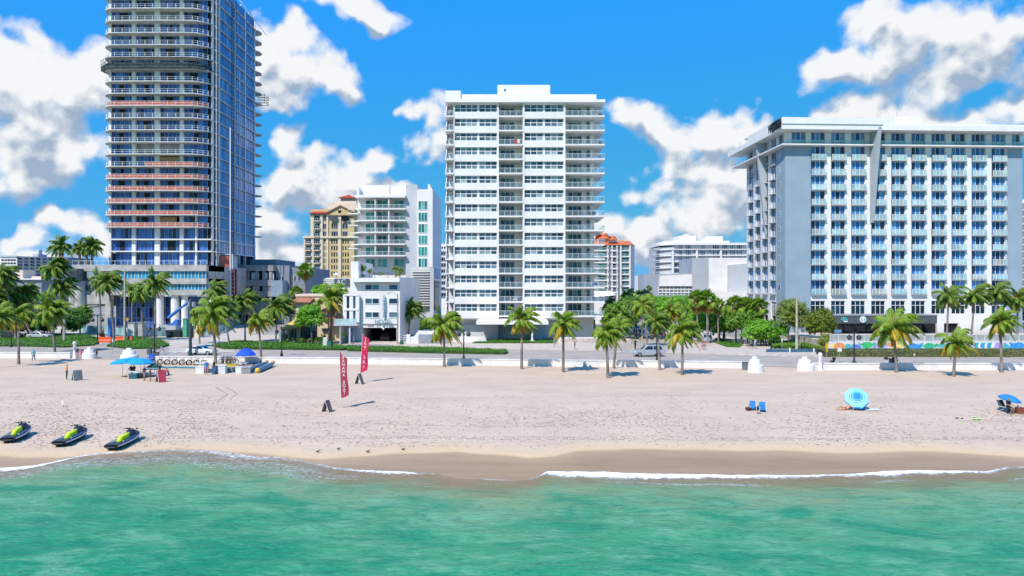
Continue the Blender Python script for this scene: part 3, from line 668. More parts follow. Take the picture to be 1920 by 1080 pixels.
    b=MB(TF); X=sy(1583,-5.1); b.extr([(X-.7,4.5),(X-.45,4.25),(X+.5,4.25),(X+.7,4.45),(X+.3,4.95),(X-.2,5.1),(X-.55,4.9)],'y',-5.16,-5.06,0); b.extr([(X-.2,4.35),(X+.6,4.3),(X+.7,4.05),(X-.1,4.05)],'y',-5.15,-5.05,1); b.build('turtle_emblem',[TL,mat('badge_white',(.75,.78,.76),.5)],root)
    put_text('STARBUCKS',1.0,at(sy(1638,-5.1)+3.1,-5.1,4.55),TL,root,RA,.03)
    an=MB(TF); an.tube([(sx(1728),8,44),(sx(1728),8,47.5)],.05,5); an.lathe((-1.3,20,PZ(231,131)),[(.05,0),(.05,1.4)],6); an.build('roof_antenna',[RAILG],root)
    ds=MB(); c=Vector((52.2,151,PZ(231,131)+1.2)); ds.lathe(c,[(.1,-.3),(.75,.1),(.8,.15)],12); ds.cyl(c.x,c.y,c.z-1.2,c.z,.06,6); ds.build('satellite_dish',[RAILG],root)
    return root
RH=right_hotel()

# ---------------------------------------------------------------- tower under construction
def con_tower():
    root=thing('unfinished_tower','very tall unfinished glass tower with curved floor slabs and orange safety netting','building',(-92,190,0))
    sl=[PZ(472,178.5)+3.177*k for k in range(23)]; topz=sl[-1]+.3
    body=MB(); body.box(-105.2,-79.9,181.2,211,9,topz-1,0); body.build('building_core',[DARK],root)
    def outline():
        p=[(-103.2,196),(-107.4,192)]
        for i in range(7): t=i/6; a=math.pi*(1+t*.5); p.append((-104.1+3.9*math.cos(a),182.4+3.9*math.sin(a)))
        p+= [(-96,178.35),(-90,178.35)]
        for i in range(1,8): t=i/7; a=-math.pi/2+t*math.pi/2; p.append((-84.8+5.9*math.cos(a),184.3+6.0*math.sin(a)*1.0))
        p+= [(-78.9,210.5),(-78.3,211.5),(-78.0,213),(-78.6,214.6),(-80,215.4)]
        p+= [(-103,215.4)]
        return p
    ol=outline()
    sm_=MB(); sm_.prism([(a+92,b-190) for a,b in ol],0,.24,0,mib=1); sm_data=sm_.data('floor_slab',[mat('pale_slab_concrete',(.66,.65,.63),.75,var=.12,scale=.6,streak=.15),CONC])
    for k,z in enumerate(sl[1:]):
        if k<1: continue
        o=bpy.data.objects.new('floor_slab',sm_data); COL.objects.link(o); o.parent=root; o.location=(0,0,z)
    st=MB(); 
    for z in sl[:2]: st.box(-105.8,-79,179.6,211,z,z+.3)
    st.build('lower_slab',[WHITE2],root)
    # pale columns between the glazed bays
    bays=[(210,249),(256,291.5),(301,338.5),(345.5,389)]; x=lambda p: PX(p,180.9)
    cm=MB()
    for a,b in ((206,210),(249,256),(291.5,301),(338.5,345.5)): cm.box(x(a),x(b),180.4,181.6,sl[0]-3.4,topz)
    cm.box(x(389.5),x(396),181.4,182.6,sl[0]-3.4,topz); cm.box(x(368),x(371),180.2,180.9,sl[0]-3.4,topz-60)
    cm.build('column',[WHITE],root)
    fr=mat('aluminium_frame',(.35,.42,.52),.4,metal=.3,var=.05)
    protos=[win_proto(x(b)-x(a),2.85,5,1,fr,G_NAVY,.08) for a,b in bays]
    rng=random.Random(3); opens=MB(); ply=MB(); net=None
    for k in range(22):
        z=sl[k]+.26
        for j,(a,b) in enumerate(bays):
            if (k,j) in ((8,1),(8,2),(19,2),(19,1)): # bare openings
                opens.box(x(a),x(b),180.95,181.1,z,z+2.85); continue
            if (k,j) in ((7,2),(2,2),(21,3)): ply=MB(); ply.box(x(a),x(b) if j!=2 or k!=2 else x(b)-1,180.7,180.9,z,z+2.7); ply.build('plywood_panel',[mat('plywood',(.58,.36,.17),.8,var=.2,scale=1.5)],root); continue
            place(protos[j],root,(x(a),180.9,z))
            if rng.random()<.62 and k!=1: # sliding doors standing open: dark gap in the middle
                m=(x(a)+x(b))/2+rng.uniform(-.3,.3); w=rng.choice([.7,1.2,1.6]); opens.box(m-w/2*1.0,m+w/2,180.86,180.92,z+.05,z+2.7,1)
    for j,(a,b) in enumerate(bays): place(protos[j],root,(x(a),180.9,sl[0]-3.1))
    o=opens.build('open_bay',[CONCD,DARK],root); o['kind']='stuff'
    # guard rails and netting along the balcony edges
    net_m=mat('orange_safety_net',(.70,.20,.13),.8,var=.25,scale=1.5)
    path=[p for p in ol[1:17]]
    def inset(p): c=Vector((-92,192)); v=Vector(p)-c; return c+v*(1-.25/max(v.length,1))
    pth=[inset(p) for p in path]; base=root.location
    def railmesh(skipn=0):
        r=MB()
        for h in (1.08,.58): r.tube([(p.x-base.x,p.y-base.y,h) for p in pth],.034,4,cap=False)
        for p,q in zip(pth,pth[1:]):
            n=max(1,int((q-p).length/1.9))
            for i in range(n): c=p.lerp(q,i/n); r.cbox((c.x-base.x,c.y-base.y,.56),(.09,.09,1.1))
        r.cbox((pth[-1].x-base.x,pth[-1].y-base.y,.56),(.09,.09,1.1)); return r.data('guard_rail',[RAILW])
    rd=railmesh()
    def netmesh(i0,i1):
        n=MB(); 
        for p,q in list(zip(pth,pth[1:]))[i0:i1]:
            m=8; 
            for i in range(m):
                a=p.lerp(q,i/m); b=p.lerp(q,(i+1)/m); h1=.95+.08*math.sin(i*2.1+a.x); n.quad((a.x-base.x,a.y-base.y+.06,.1),(b.x-base.x,b.y-base.y+.06,.1),(b.x-base.x,b.y-base.y+.06,h1),(a.x-base.x,a.y-base.y+.06,h1))
        return n.data('safety_net',[net_m])
    nd_full=netmesh(3,13); nd_part=netmesh(8,13)
    for k in range(2,23):
        o=bpy.data.objects.new('guard_rail',rd); COL.objects.link(o); o.parent=root; o.location=(0,0,sl[k]+.24)
        if k in (2,3,4,5,6,12) : q=bpy.data.objects.new('safety_net',nd_full); COL.objects.link(q); q.parent=o
        if k in (7,): q=bpy.data.objects.new('safety_net',nd_part); COL.objects.link(q); q.parent=o
    # glazed end wall facing right
    XS=-79.35; cw=MB(); cf=MB(); spans=[(185.2,189.6),(189.8,194.8),(195.6,202.6),(203.2,210.0)]
    for k in range(23):
        z0=sl[k]+.24; z1=z0+2.93
        for a,b in spans:
            n=max(2,int((b-a)/1.3)); 
            for i in range(n): y0=a+(b-a)*i/n; y1=a+(b-a)*(i+1)/n; cw.quad((XS,y0+.04,z0),(XS,y1-.04,z0),(XS,y1-.04,z1),(XS,y0+.04,z1)); 
            for i in range(n+1): y0=a+(b-a)*i/n; cf.box(XS-.1,XS+.07,y0-.04,y0+.04,z0,z1)
        cf.box(XS-.15,XS+.12,185,210.2,z0-.26,z0)
    o=cw.build('curtain_wall_glass',[G_CURT],root); o['kind']='stuff'; cf.build('curtain_wall_frame',[fr],root)
    pr=MB(); 
    for y in (184.9,195.2,202.9,210.3): pr.box(XS-.3,XS+.25,y-.28,y+.28,9,topz)
    pr.box(XS-.3,XS+.2,198.6,198.95,9,topz-16); pr.build('side_pier',[WHITE],root)
    # scaffold collar two thirds up, roof steel
    sc=MB(); zs=sl[15]+.3
    sp=[Vector((a,b)) for a,b in [(-108.6,188),(-108.6,180.5),(-104.8,177.3),(-84,177.3),(-80.5,178.9),(-79.5,181)]]
    for lv in range(4):
        for p,q in zip(sp,sp[1:]): sc.tube([(p.x,p.y,zs+lv*.85),(q.x,q.y,zs+lv*.85)],.06,4)
    for p,q in zip(sp,sp[1:]):
        n=max(1,int((q-p).length/1.5))
        for i in range(n+1):
            c=p.lerp(q,i/n); sc.tube([(c.x,c.y,zs-.3),(c.x,c.y,zs+3)],.05,4)
            if i<n: d_=p.lerp(q,(i+1)/n); sc.tube([(c.x,c.y,zs),(d_.x,d_.y,zs+1.7)],.035,4)
        sc.add([(p.x,p.y,zs-.1),(q.x,q.y,zs-.1),(q.x+(0 if abs(q.x-p.x)>1 else 1.6),q.y+1.6,zs-.1),(p.x+(0 if abs(q.x-p.x)>1 else 1.6),p.y+1.6,zs-.1)],[(0,1,2,3)])
    sc.build('scaffolding',[mat('scaffold_steel',(.10,.15,.15),.6,var=.3)],root); sc=MB()
    nt_=MB()
    for p,q in zip(sp,sp[1:]): nt_.add([(p.x,p.y+.1,zs+.1),(q.x,q.y+.1,zs+.1),(q.x,q.y+.1,zs+1.15),(p.x,p.y+.1,zs+1.15)],[(0,1,2,3)])
    nt_.build('scaffold_net',[mat('dark_scaffold_net',(.06,.10,.11),.8,var=.4,scale=1.5)],root)
    for y in (211.5,214.8): 
        for lv in range(4): sc.tube([(-79,y,zs+lv*.8),(-76.6,y+.3,zs+lv*.8)],.08,4)
        sc.tube([(-76.6,y,zs-.2),(-76.6,y,zs+2.8)],.06,4)
    for lv in range(4): sc.tube([(-76.6,211,zs+lv*.8),(-76.6,215,zs+lv*.8)],.08,4)
    sc.build('scaffolding',[mat('scaffold_steel',(.10,.15,.15),.6,var=.3)],root)
    rs=MB()
    for y in (189,195,201,207): rs.box(-80.2,-79.6,y-.3,y+.3,topz,topz+3.6)
    rs.tube([(-79.6,186,topz+6),(-79.6,212,topz+3.2)],.14,5); rs.tube([(-79.6,211.8,topz-1),(-79.6,211.8,topz+3.4)],.14,5); rs.tube([(-79.6,186,topz+6),(-79.6,186,topz)],.14,5); rs.tube([(-79.6,200,topz+4.6),(-77,214,topz-.4)],.1,5); rs.box(-90,-80.5,203,211,topz,topz+2.6)
    rs.build('roof_steelwork',[WHITE2],root)
    # balconies wrapped round the far corner show as stubs already in the slab outline
    # podium
    D=170.; xp=lambda p: PX(p,D); zp=lambda p: PZ(p,D)
    pd=MB(); pl=xp(133)
    pd.box(pl,xp(386),170.3,181,zp(508.3),zp(497)); pd.box(xp(176),xp(386),170.3,181,zp(532.6),zp(522.2)); pd.box(xp(176),xp(386),170.3,181,zp(553.5),zp(543.4)); pd.box(pl,xp(386),171.6,212,zp(553.4),zp(497.2)); pd.box(xp(178),xp(186),170.32,171.6,zp(553),zp(500)); pd.box(pl,xp(203),170.32,171.6,zp(570),zp(553)); pd.box(xp(196),xp(206),170.2,171.7,0,zp(553)); 
    pd.build('podium_wall',[CONC],root)
    n=28
    for z0,z1 in ((522,508.6),(543.2,532.8)):
        pb=MB()
        for i in range(n):
            a=xp(196)+(xp(383)-xp(196))*i/n; b=xp(196)+(xp(383)-xp(196))*(i+1)/n; pb.quad((a+.06,170.9,zp(z0)),(b-.06,170.9,zp(z0)),(b-.06,170.9,zp(z1)),(a+.06,170.9,zp(z1)))
        pb.build('podium_glass',[G_CYAN],root)
    pf=MB()
    for i in range(n+1):
        a=xp(196)+(xp(383)-xp(196))*i/n
        for z0,z1 in ((522,508.6),(543.2,532.8)): pf.box(a-.05,a+.05,170.8,171,zp(z0),zp(z1))
    pf.build('podium_mullions',[FRAME],root)
    for p in (298,327,345,395): pc=MB(); pc.cyl(PX(p,171.5),171.9,0,zp(553),1.0 if p in(298,327) else .8,14); pc.build('podium_column',[WHITE2],root)
    gl=win_proto(xp(386)-xp(196),zp(556)-.2,24,3,fr,G_NAVY,.1,name='ground_floor_glazing'); place(gl,root,(xp(196),175,.1))
    rl=rail_proto(xp(386)-xp(133),1.1,22,RAILW,None,.07,bars=0); place(('podium_rail',rl[1],[]),root,(xp(133),170.5,zp(497)))
    # left wing: louvred box, big columns
    lw=MB(); lw.box(xp(130),xp(155),168,171.5,zp(527),zp(504)); 
    for i in range(9): t=i/8; lw.tube([(xp(131)+t*(xp(154)-xp(131)),167.9,zp(506)),(xp(141)+t*(xp(155)-xp(141))*.9,167.9,zp(525))],.07,4)
    lw.build('louvred_box',[mat('dark_louvre',(.14,.17,.18),.6,var=.2)],root)
    lc=MB(); 
    for p in (139,150): lc.cyl(PX(p,170),170,0,zp(527),1.15,16)
    lc.box(xp(155),xp(180),170.6,181,zp(575),zp(527)); lc.box(xp(136),xp(182),168,171,zp(577),zp(573.5)); lc.build('wing_column',[CONC],root)
    lo=MB(); lo.box(xp(157),xp(175),170.5,170.59,zp(568),zp(554)); lo.box(xp(157),xp(176),170.5,170.59,zp(545),zp(533)); lo.box(xp(162),xp(176),170.2,170.29,zp(521),zp(509)); lo.build('wing_glass',[G_TEAL],root)
    return root,sl
TW,TSL=con_tower()
def hoist():
    t=thing('builders_hoist','builders hoist with a red slatted cage and lattice mast on the unfinished tower','hoist',(-77.4,190,0))
    m=MB(); 
    for a in (-.4,.4):
        for b in (-.4,.4): m.tube([(-77.4+a,190+b,0),(-77.4+a,190+b,92)],.07,4)
    for i in range(92):
        z=i; s_=1 if i%2 else -1
        m.tube([(-77.4-.4,189.6,z),(-77,189.6,z)],.05,4); m.tube([(-77,189.6,z),(-77,190.4,z)],.05,4); m.tube([(-77.4-.4*s_,189.6,z),(-77.4+.4*s_,189.6,z+1)],.05,4)
    m.build('mast',[mat('hoist_mast_grey',(.16,.19,.22),.5,var=.2)],t)
    D=184; x=lambda p: PX(p,D); z=lambda p: PZ(p,D)
    c=MB(); c.box(x(407),x(437),184.2,187,z(503),z(480)); c.build('cage',[mat('cage_grey',(.55,.58,.58),.6,var=.2)],t)
    r=MB()
    for i in range(6): r.box(x(409),x(431),184,184.18,z(500)+i*.5,z(500)+i*.5+.36)
    r.build('red_slats',[mat('red_paint',(.72,.13,.08),.6,var=.15)],t)
    f=MB()
    for p in (407,433): f.box(x(p),x(p)+.5,183.9,184.2,z(503),z(477))
    f.box(x(407),x(437),183.92,184.19,z(478),z(477)); f.box(x(407),x(437),183.9,184.2,z(504),z(503)); f.build('cage_frame',[RAILW],t)
    b=MB()
    for i in range(7):
        for j in (0,1): b.box(x(412+j*12),x(421+j*12),185.6,186,z(560)+i*1.05,z(560)+i*1.05+.75,0)
    b.box(x(410),x(412),185.5,186.2,z(565),z(504)); b.box(x(436),x(438),185.5,186.2,z(565),z(504)); b.build('landing_gates',[mat('dark_red_paint',(.35,.04,.04),.6,var=.3)],t)
    p=MB(); p.tube([(x(433),183.6,z(565)),(x(433),183.6,z(240))],.16,6); p.build('guide_pole',[WHITE2],t)
    p=MB(); p.tube([(PX(405.5,181),181,z(560)),(PX(405.5,181),181,92)],.09,5); p.build('cable',[WHITE2],t)
hoist()
# ---------------------------------------------------------------- buildings behind and between
TAN=mat('tan_render',(.66,.50,.25),.75,var=.07,scale=.2,streak=.15); CREAM=mat('cream_render',(.74,.64,.48),.75,var=.06,scale=.2,streak=.1)
PINKC=mat('pale_pink_render',(.74,.60,.50),.75,var=.05); REDT=mat('red_roof_tile',(.52,.07,.045),.7,var=.2,scale=1.5); ORT=mat('orange_roof_tile',(.72,.19,.06),.7,var=.2,scale=1.5); TERR=mat('terracotta_tile',(.50,.20,.12),.8,var=.25,scale=2)
G_BACK=glass('dark_back_glass',[(.03,.045,.06),(.08,.10,.11),(.015,.02,.03)],.08,.5); GREYP=mat('grey_panel',(.40,.42,.46),.7,var=.08,scale=.2,streak=.12); GREYL=mat('light_grey_render',(.55,.57,.60),.7,var=.06,scale=.2,streak=.1)
def wins(root,D,cols,rows,gm,fm,nx=2,ny=1,t=.08,y=-.02,stuff=False,name='window'):
    cache={}; f=MB(); p=MB()
    for (a,b) in cols:
        for (c,d) in rows:
            x0,x1,z0,z1=PX(a,D),PX(b,D),PZ(d,D),PZ(c,D)
            if not stuff:
                k=(round(x1-x0,2),round(z1-z0,2))
                if k not in cache: cache[k]=win_proto(x1-x0,z1-z0,nx,ny,fm,gm,t,name=name)
                place(cache[k],root,(x0,D+y-.05,z0))
            else:
                for i in range(nx): 
                    w=(x1-x0)/nx; p.quad((x0+w*i+t/2,D+y,z0),(x0+w*(i+1)-t/2,D+y,z0),(x0+w*(i+1)-t/2,D+y,z1),(x0+w*i+t/2,D+y,z1))
    if stuff: o=p.build(name,[gm],root); o['kind']='stuff'
def slabs(root,D,p0,p1,ys,out,h=.25,m=None,name='balcony',rail=True,hr=1.0,gm=None,n=3):
    pr=rail_proto(PX(p1,D)-PX(p0,D),hr,n,RAILW,gm or G_RAIL,.06) if rail else None
    for y in ys:
        b=MB(); z=PZ(y,D); b.box(PX(p0,D),PX(p1,D),D-out,D,z-h,z); o=b.build(name,[m or WHITE2],root)
        if pr:
            q=bpy.data.objects.new('railing',pr[1]); COL.objects.link(q); q.parent=o; q.location=(PX(p0,D)-root.location.x,D-out+.05-root.location.y,z-root.location.z)
            for n2,m2 in pr[2]:  # glass and frame share the railing's object level
                q2=bpy.data.objects.new('glass_panel',m2); COL.objects.link(q2); q2.parent=o; q2.location=q.location
def bbox(D,p0,p1,y0,y1,depth,mb=None,d0=0.,base=False):
    mb=mb or MB(); mb.box(PX(p0,D),PX(p1,D),D+d0,D+d0+depth,0 if base else PZ(y1,D),PZ(y0,D)); return mb
def hip(mb,x0,x1,y0,y1,z0,z1,mi=0,inset=None):
    i=inset if inset is not None else min(x1-x0,y1-y0)/2*.98
    a=[(x0,y0,z0),(x1,y0,z0),(x1,y1,z0),(x0,y1,z0),(x0+i,y0+i,z1),(x1-i,y0+i,z1),(x1-i,y1-i,z1),(x0+i,y1-i,z1)]
    mb.add(a,[(0,1,5,4),(1,2,6,5),(2,3,7,6),(3,0,4,7),(4,5,6,7),(3,2,1,0)],mi)

def tan_condo():
    D=300.; r=thing('resort_condo','tan and cream resort block with red tiled roofs, beside the unfinished tower','building',(PX(615,D),D,0)); 
    b=bbox(D,572,582,444,0,20,base=True); bbox(D,582,664,392,0,24,b,base=True); b.build('wall',[TAN],r)
    c=MB()
    for p0,p1 in ((570.5,573),(584,588.5),(600.5,605.5),(612.5,616),(634,640)): c.box(PX(p0,D),PX(p1,D),D-.5,D,0,PZ(402 if p0>583 else 447,D))
    c.box(PX(569,D),PX(662,D),D-.9,D,PZ(446.5,D),PZ(443,D)); c.build('pilaster',[CREAM],r)
    u=bbox(D,608,664,378,392,18,d0=6); bbox(D,618,660,372,380,12,u,d0=8); bbox(D,629,657,366,374,8,u,d0=9); u.build('upper_block',[PINKC],r)
    rf=MB(); hip(rf,PX(580.5,D),PX(619,D),D-1.5,D+24,PZ(400.5,D),PZ(390,D),inset=4); rf.build('roof',[REDT],r)
    rf=MB(); hip(rf,PX(626,D),PX(660,D),D+7,D+19,PZ(366.5,D),PZ(358.5,D),inset=4); rf.build('lantern_roof',[REDT],r)
    gb=MB(); gb.extr([(PX(615,D),PZ(404,D)),(PX(666,D),PZ(404,D)),(PX(666,D),PZ(399,D)),(PX(640,D),PZ(386.5,D)),(PX(615,D),PZ(399,D))],'y',D-1,D+20,0); gb.build('gable',[TAN],r)
    gt=MB(); gt.tube([(PX(614.5,D),D-1.4,PZ(399,D)),(PX(640,D),D-1.4,PZ(386,D)),(PX(666,D),D-1.4,PZ(399,D))],.35,5); gt.build('gable_trim',[mat('brown_trim',(.35,.24,.16),.8)],r)
    rw=MB(); rw.lathe((PX(638,D),D-1.1,PZ(397,D)),[(.01,0)],3); 
    ow=MB(); ow.ball((PX(638,D),D-1.0,PZ(397,D)),.75,0,12,8,(1,.2,1)); ow.build('round_window',[G_BACK],r)
    rows1=[(404,414.5),(419,429),(433.5,443)]; rows2=[(449+12*k,457+12*k) for k in range(8)]
    wins(r,D-.02,[(590,600),(606,612.5)],rows1,G_BACK,FRAME); wins(r,D-.02,[(621,634),(642,652)],rows1[1:],G_BACK,FRAME,3)
    wins(r,D-.02,[(620,634),(641,655)],rows2,G_BACK,FRAME,3,t=.5,stuff=True,name='small_window'); wins(r,D-.02,[(606.5,613.5)],rows2,G_BACK,FRAME,2,t=.5,stuff=True,name='narrow_window'); wins(r,D-.02,[(574,583.5),(590,600)],rows2,G_BACK,FRAME,2)
    slabs(r,D,573.5,583.8,[457+12*k for k in range(7)],1.2,.3,CREAM,gm=G_BACK); slabs(r,D,589.5,600.5,[457+12*k for k in range(7)]+[414,429,443],1.2,.3,CREAM,gm=G_BACK)
    ar=MB()
    for a,b_ in ((619.5,635),(641,656)):
        x0,x1=PX(a,D),PX(b_,D); z=PZ(414.5,D); n=10; pts=[(x0,z),(x1,z)]+[((x0+x1)/2+(x1-x0)/2*math.cos(math.pi*i/n),PZ(410,D)+(PZ(404.5,D)-PZ(410,D))*math.sin(math.pi*i/n)) for i in range(n+1)]
        ar.extr(pts,'y',D-1.1,D-.9,0)
    ar.build('arched_window',[G_BACK],r)
tan_condo()

def green_glass_hotel():
    D=180.; r=thing('white_hotel','white mid-rise hotel with sea-green glass doors and stacked balconies','building',(PX(725,D),D,0)); x=lambda p:PX(p,D); z=lambda p:PZ(p,D)
    b=bbox(D,668,762,372,0,20,base=True,d0=1.5); b.build('wall',[WHITE],r)
    t=MB(); t.prism([(x(668),D-1.2),(x(676),D-2),(x(762),D-2),(x(762),D+18),(x(668),D+18)],z(372),z(367)); t.box(x(675),x(729),D+1,D+14,z(367),z(346)); t.box(x(731),x(762),D+.5,D+14,z(367),z(348)); t.box(x(671),x(675.2),D-1.5,D+12,z(367),z(353)); t.build('roof_block',[WHITE2],r)
    g=bbox(D,761.5,783,347,0,22,base=True,d0=-.6); g.build('tall_grey_panel',[GREYL],r)
    g=bbox(D,783.05,812,356,0,22,base=True,d0=-1.0); g.extr([(x(803),z(356)),(x(812),z(366)),(x(811),z(356)),(x(806),z(346)),(x(803),z(346))],'y',D-.9,D+12); g.build('corner_block',[WHITE],r)
    ys=[392.3,414,436,458,479.5]; rows=[(376,391.5)]+[(y+6,y+21.3) for y in ys]
    wins(r,D+1.45,[(686,703),(708,725.5),(739,756.5)],rows,G_GREEN,FRAME,2,t=.1,name='balcony_door')
    wins(r,D-1.02,[(784.5,801)],[(377,393),(398.5,414.5),(420,436),(441.5,457.5),(463,479.5),(484.5,501)],G_GREEN,FRAME,3,t=.1)
    for k,y in enumerate(ys):
        bb=MB(); zz=z(y); poly=[(x(762.5),D-1.9),(x(682-2*(k%2)),D-1.9),(x(668),D-.6),(x(655 if k>0 else 672),D+2),(x(668),D+5),(x(762.5),D+5)]
        bb.prism(list(reversed(poly)),zz-.25,zz+.05); o=bb.build('balcony',[WHITE2],r)
        pr=rail_proto(x(762)-x(678),1.0,8,RAILW,G_RAIL,.06); q=bpy.data.objects.new('railing',pr[1]); COL.objects.link(q); q.parent=o; q.location=(x(678)-r.location.x,D-1.85-r.location.y,zz+.05); q=bpy.data.objects.new('glass_panel',pr[2][0][1]); COL.objects.link(q); q.parent=o; q.location=(x(678)-r.location.x,D-1.85-r.location.y,zz+.05)
        if k>0:
            b2=MB(); z2=z(y-14.5); b2.prism(list(reversed([(x(677),D+.1),(x(652),D+.1),(x(650),D+2.2),(x(677),D+4)])),z2-.25,z2); o=b2.build('corner_balcony',[WHITE2],r)
            f=MB(); f.tube([(x(677),D+.15,z2+1),(x(652),D+.15,z2+1),(x(650),D+2.2,z2+1)],.05,4); 
            for p in (652,658,664,671,677): f.tube([(x(p),D+.15,z2),(x(p),D+.15,z2+1)],.04,4)
            f.build('corner_railing',[RAILW],r)
    for p in (705.5,731): 
        m=MB(); m.box(x(p)-.12,x(p)+.12,D-1.6,D+1.5,z(479),z(373)); m.build('party_wall',[WHITE],r)
    # slatted car-park screen on the right foot of the hotel
    D2=162.; s=MB()
    for i in range(15): y=503.5+i*4.9; s.box(PX(770,D2),PX(807.5 if i<6 else 806,D2),D2,D2+.5,PZ(y+1.4,D2),PZ(y,D2)); 
    s.build('slatted_screen',[WHITE2],r); q=MB(); q.box(PX(806,D2),PX(813,D2),D2+.1,D2+14,0,PZ(502,D2)); q.box(PX(768,D2),PX(806,D2),D2+1,D2+14,0,PZ(500,D2)); q.build('carpark_wall',[GREYL],r)
    v=MB()
    for i in range(8): v.box(PX(813.6,D2),PX(814.4,D2),D2+1+i*1.6,D2+1.5+i*1.6,PZ(583,D2),PZ(525,D2))
    v.box(PX(813,D2),PX(813.5,D2),D2+.2,D2+14,PZ(585,D2),PZ(522,D2)); v.build('blue_glass_fin',[G_TEAL],r)
    # low annexe with the dark letter sign, terrace umbrella above
    D3=165.; a=MB(); a.box(PX(611,D3),PX(662,D3),D3,D3+12,0,PZ(521,D3)); a.build('annexe_wall',[WHITE],r)
    sg=MB(); sg.box(PX(627.5,D3),PX(655,D3),D3-.3,D3-.05,PZ(536,D3),PZ(522.5,D3)); sg.build('dark_sign_board',[mat('slate_sign',(.10,.12,.15),.6)],r)
    put_text('AC',1.7,(PX(640.5,D3),D3-.34,PZ(529,D3)),mat('sign_pale_letters',(.7,.74,.78),.5),r,depth=.03)
    sl_=MB()
    for i in range(4): sl_.box(PX(607,D3),PX(627,D3),D3-.2,D3+.2,PZ(524+i*3.2,D3),PZ(522.6+i*3.2,D3))
    sl_.build('white_slats',[WHITE2],r)
    return r
GH=green_glass_hotel()

def small_hotel():
    D=131.; r=thing('corner_hotel','small white four-storey hotel with blue vertical letters above a dark open garage','building',(PX(705,D),D,0)); x=lambda p:PX(p,D); z=lambda p:PZ(p,D)
    b=MB()
    b.box(x(671),x(750),D,D+14,z(611.5),z(530)); b.box(x(671),x(750),D-.02,D+.5,z(614.5),z(606)); b.box(x(743.5),x(750),D-.01,D+14,0,z(606)); b.box(x(657),x(671.1),D+.4,D+14,0,z(491)); b.box(x(672),x(750),D+9,D+14,0,z(611)); b.box(x(671),x(679),D+.1,D+9,0,z(611))
    b.prism([(x(750),D),(x(768),D+9),(x(768),D+14),(x(750),D+14)],0,z(520)); b.build('wall',[WHITE],r)
    c=MB(); c.box(x(662),x(751),D-1.2,D+14,z(529),z(521)); c.box(x(657),x(671),D+.38,D+14,z(492),z(490)); c.build('parapet',[WHITE2],r)
    wins(r,D,[(684.8,711)],[(533.5,543.5),(559.3,569.8),(585,595.3)],G_DOOR,FRAME,2,t=.12); wins(r,D,[(729.2,746)],[(533.5,543.5),(559.3,569.8),(585,595.3)],G_DOOR,FRAME,1,t=.12)
    lg=MB(); lg.box(x(679),x(746),D-.25,D,z(607.3),z(606.3)); lg.build('sign_ledge',[GREYL],r)
    e=MB(); e.box(x(688),x(702),D-.06,D-.02,z(611.8),z(610.6)); 
    put_text('SNOOZE',.28,(x(695.5),D-.06,z(611.7)),BLK,r,depth=.01)
    # vertical illuminated letters
    BL=mat('blue_sign_letters',(.10,.30,.42),.4)
    for i,ch in enumerate('SNOOZE'): put_text(ch,.82,(x(720.8),D-.35,z(557.5+i*7.0)),BL,r,depth=.08,bold=.02)
    put_text('HOTEL',1.15,(x(720),D-.5,z(603.5)),BL,r,depth=.08,sx=.9,bold=.02); 
    ar=MB(); ar.extr([(x(713),z(612)),(x(720.5),z(618.5)),(x(721.5),z(616)),(x(717),z(610))],'y',D-.5,D-.35); ar.build('sign_arrow',[WHITE2],r)
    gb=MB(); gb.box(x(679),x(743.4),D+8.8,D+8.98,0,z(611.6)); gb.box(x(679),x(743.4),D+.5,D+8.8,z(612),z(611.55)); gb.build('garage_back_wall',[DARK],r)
    dw=MB(); dw.box(x(675),x(748),D-8,D+8.6,.01,.06); dw.build('driveway',[mat('driveway_grey',(.27,.275,.29),.8,var=.1)],r)
    # stair tower and terrace at the left
    s=MB()
    for p in (648.5,660.5,672): s.box(x(p)-.35,x(p)+.35,D-.9,D-.4,z(604),z(552.5))
    s.box(x(647),x(674),D-1,D-.3,z(554.5),z(551.5)); s.box(x(647),x(674),D-1,D-.3,z(582),z(578)); s.build('stair_frame',[WHITE2],r)
    s=MB()
    for a,bb in ((650,660),(662,671.5)):
        for c_,d_ in ((555,578),(583,603)): s.box(x(a),x(bb),D-.5,D-.35,z(d_),z(c_))
    s.build('stair_glass',[G_TEAL],r)
    tb=MB(); tb.box(x(634),x(678),D-3.5,D,z(609),z(607)); tb.build('terrace_slab',[GREYL],r); pr=rail_proto(x(677)-x(634.5),1.1,6,RAILW,G_RAILT,.05); place(pr,r,(x(634.5),D-3.45,z(607)))
    lw=MB(); lw.box(x(645),x(676),D+.05,D+.4,0,z(607)); lw.box(x(645),x(646.5),D-3.3,D,0,z(609)); lw.cyl(x(663),D-3,0,z(609),.2,10); lw.build('office_wall',[GREYL],r)
    wins(r,D+.04,[(655,662),(667,669.5)],[(615,622.5)],G_BLUE,FRAME,1,t=.05)
    return r
BLK=mat('black_sign_letters',(.012,.012,.014),.4)
SH=small_hotel()
# roof terrace plants and canopies are added with the plants

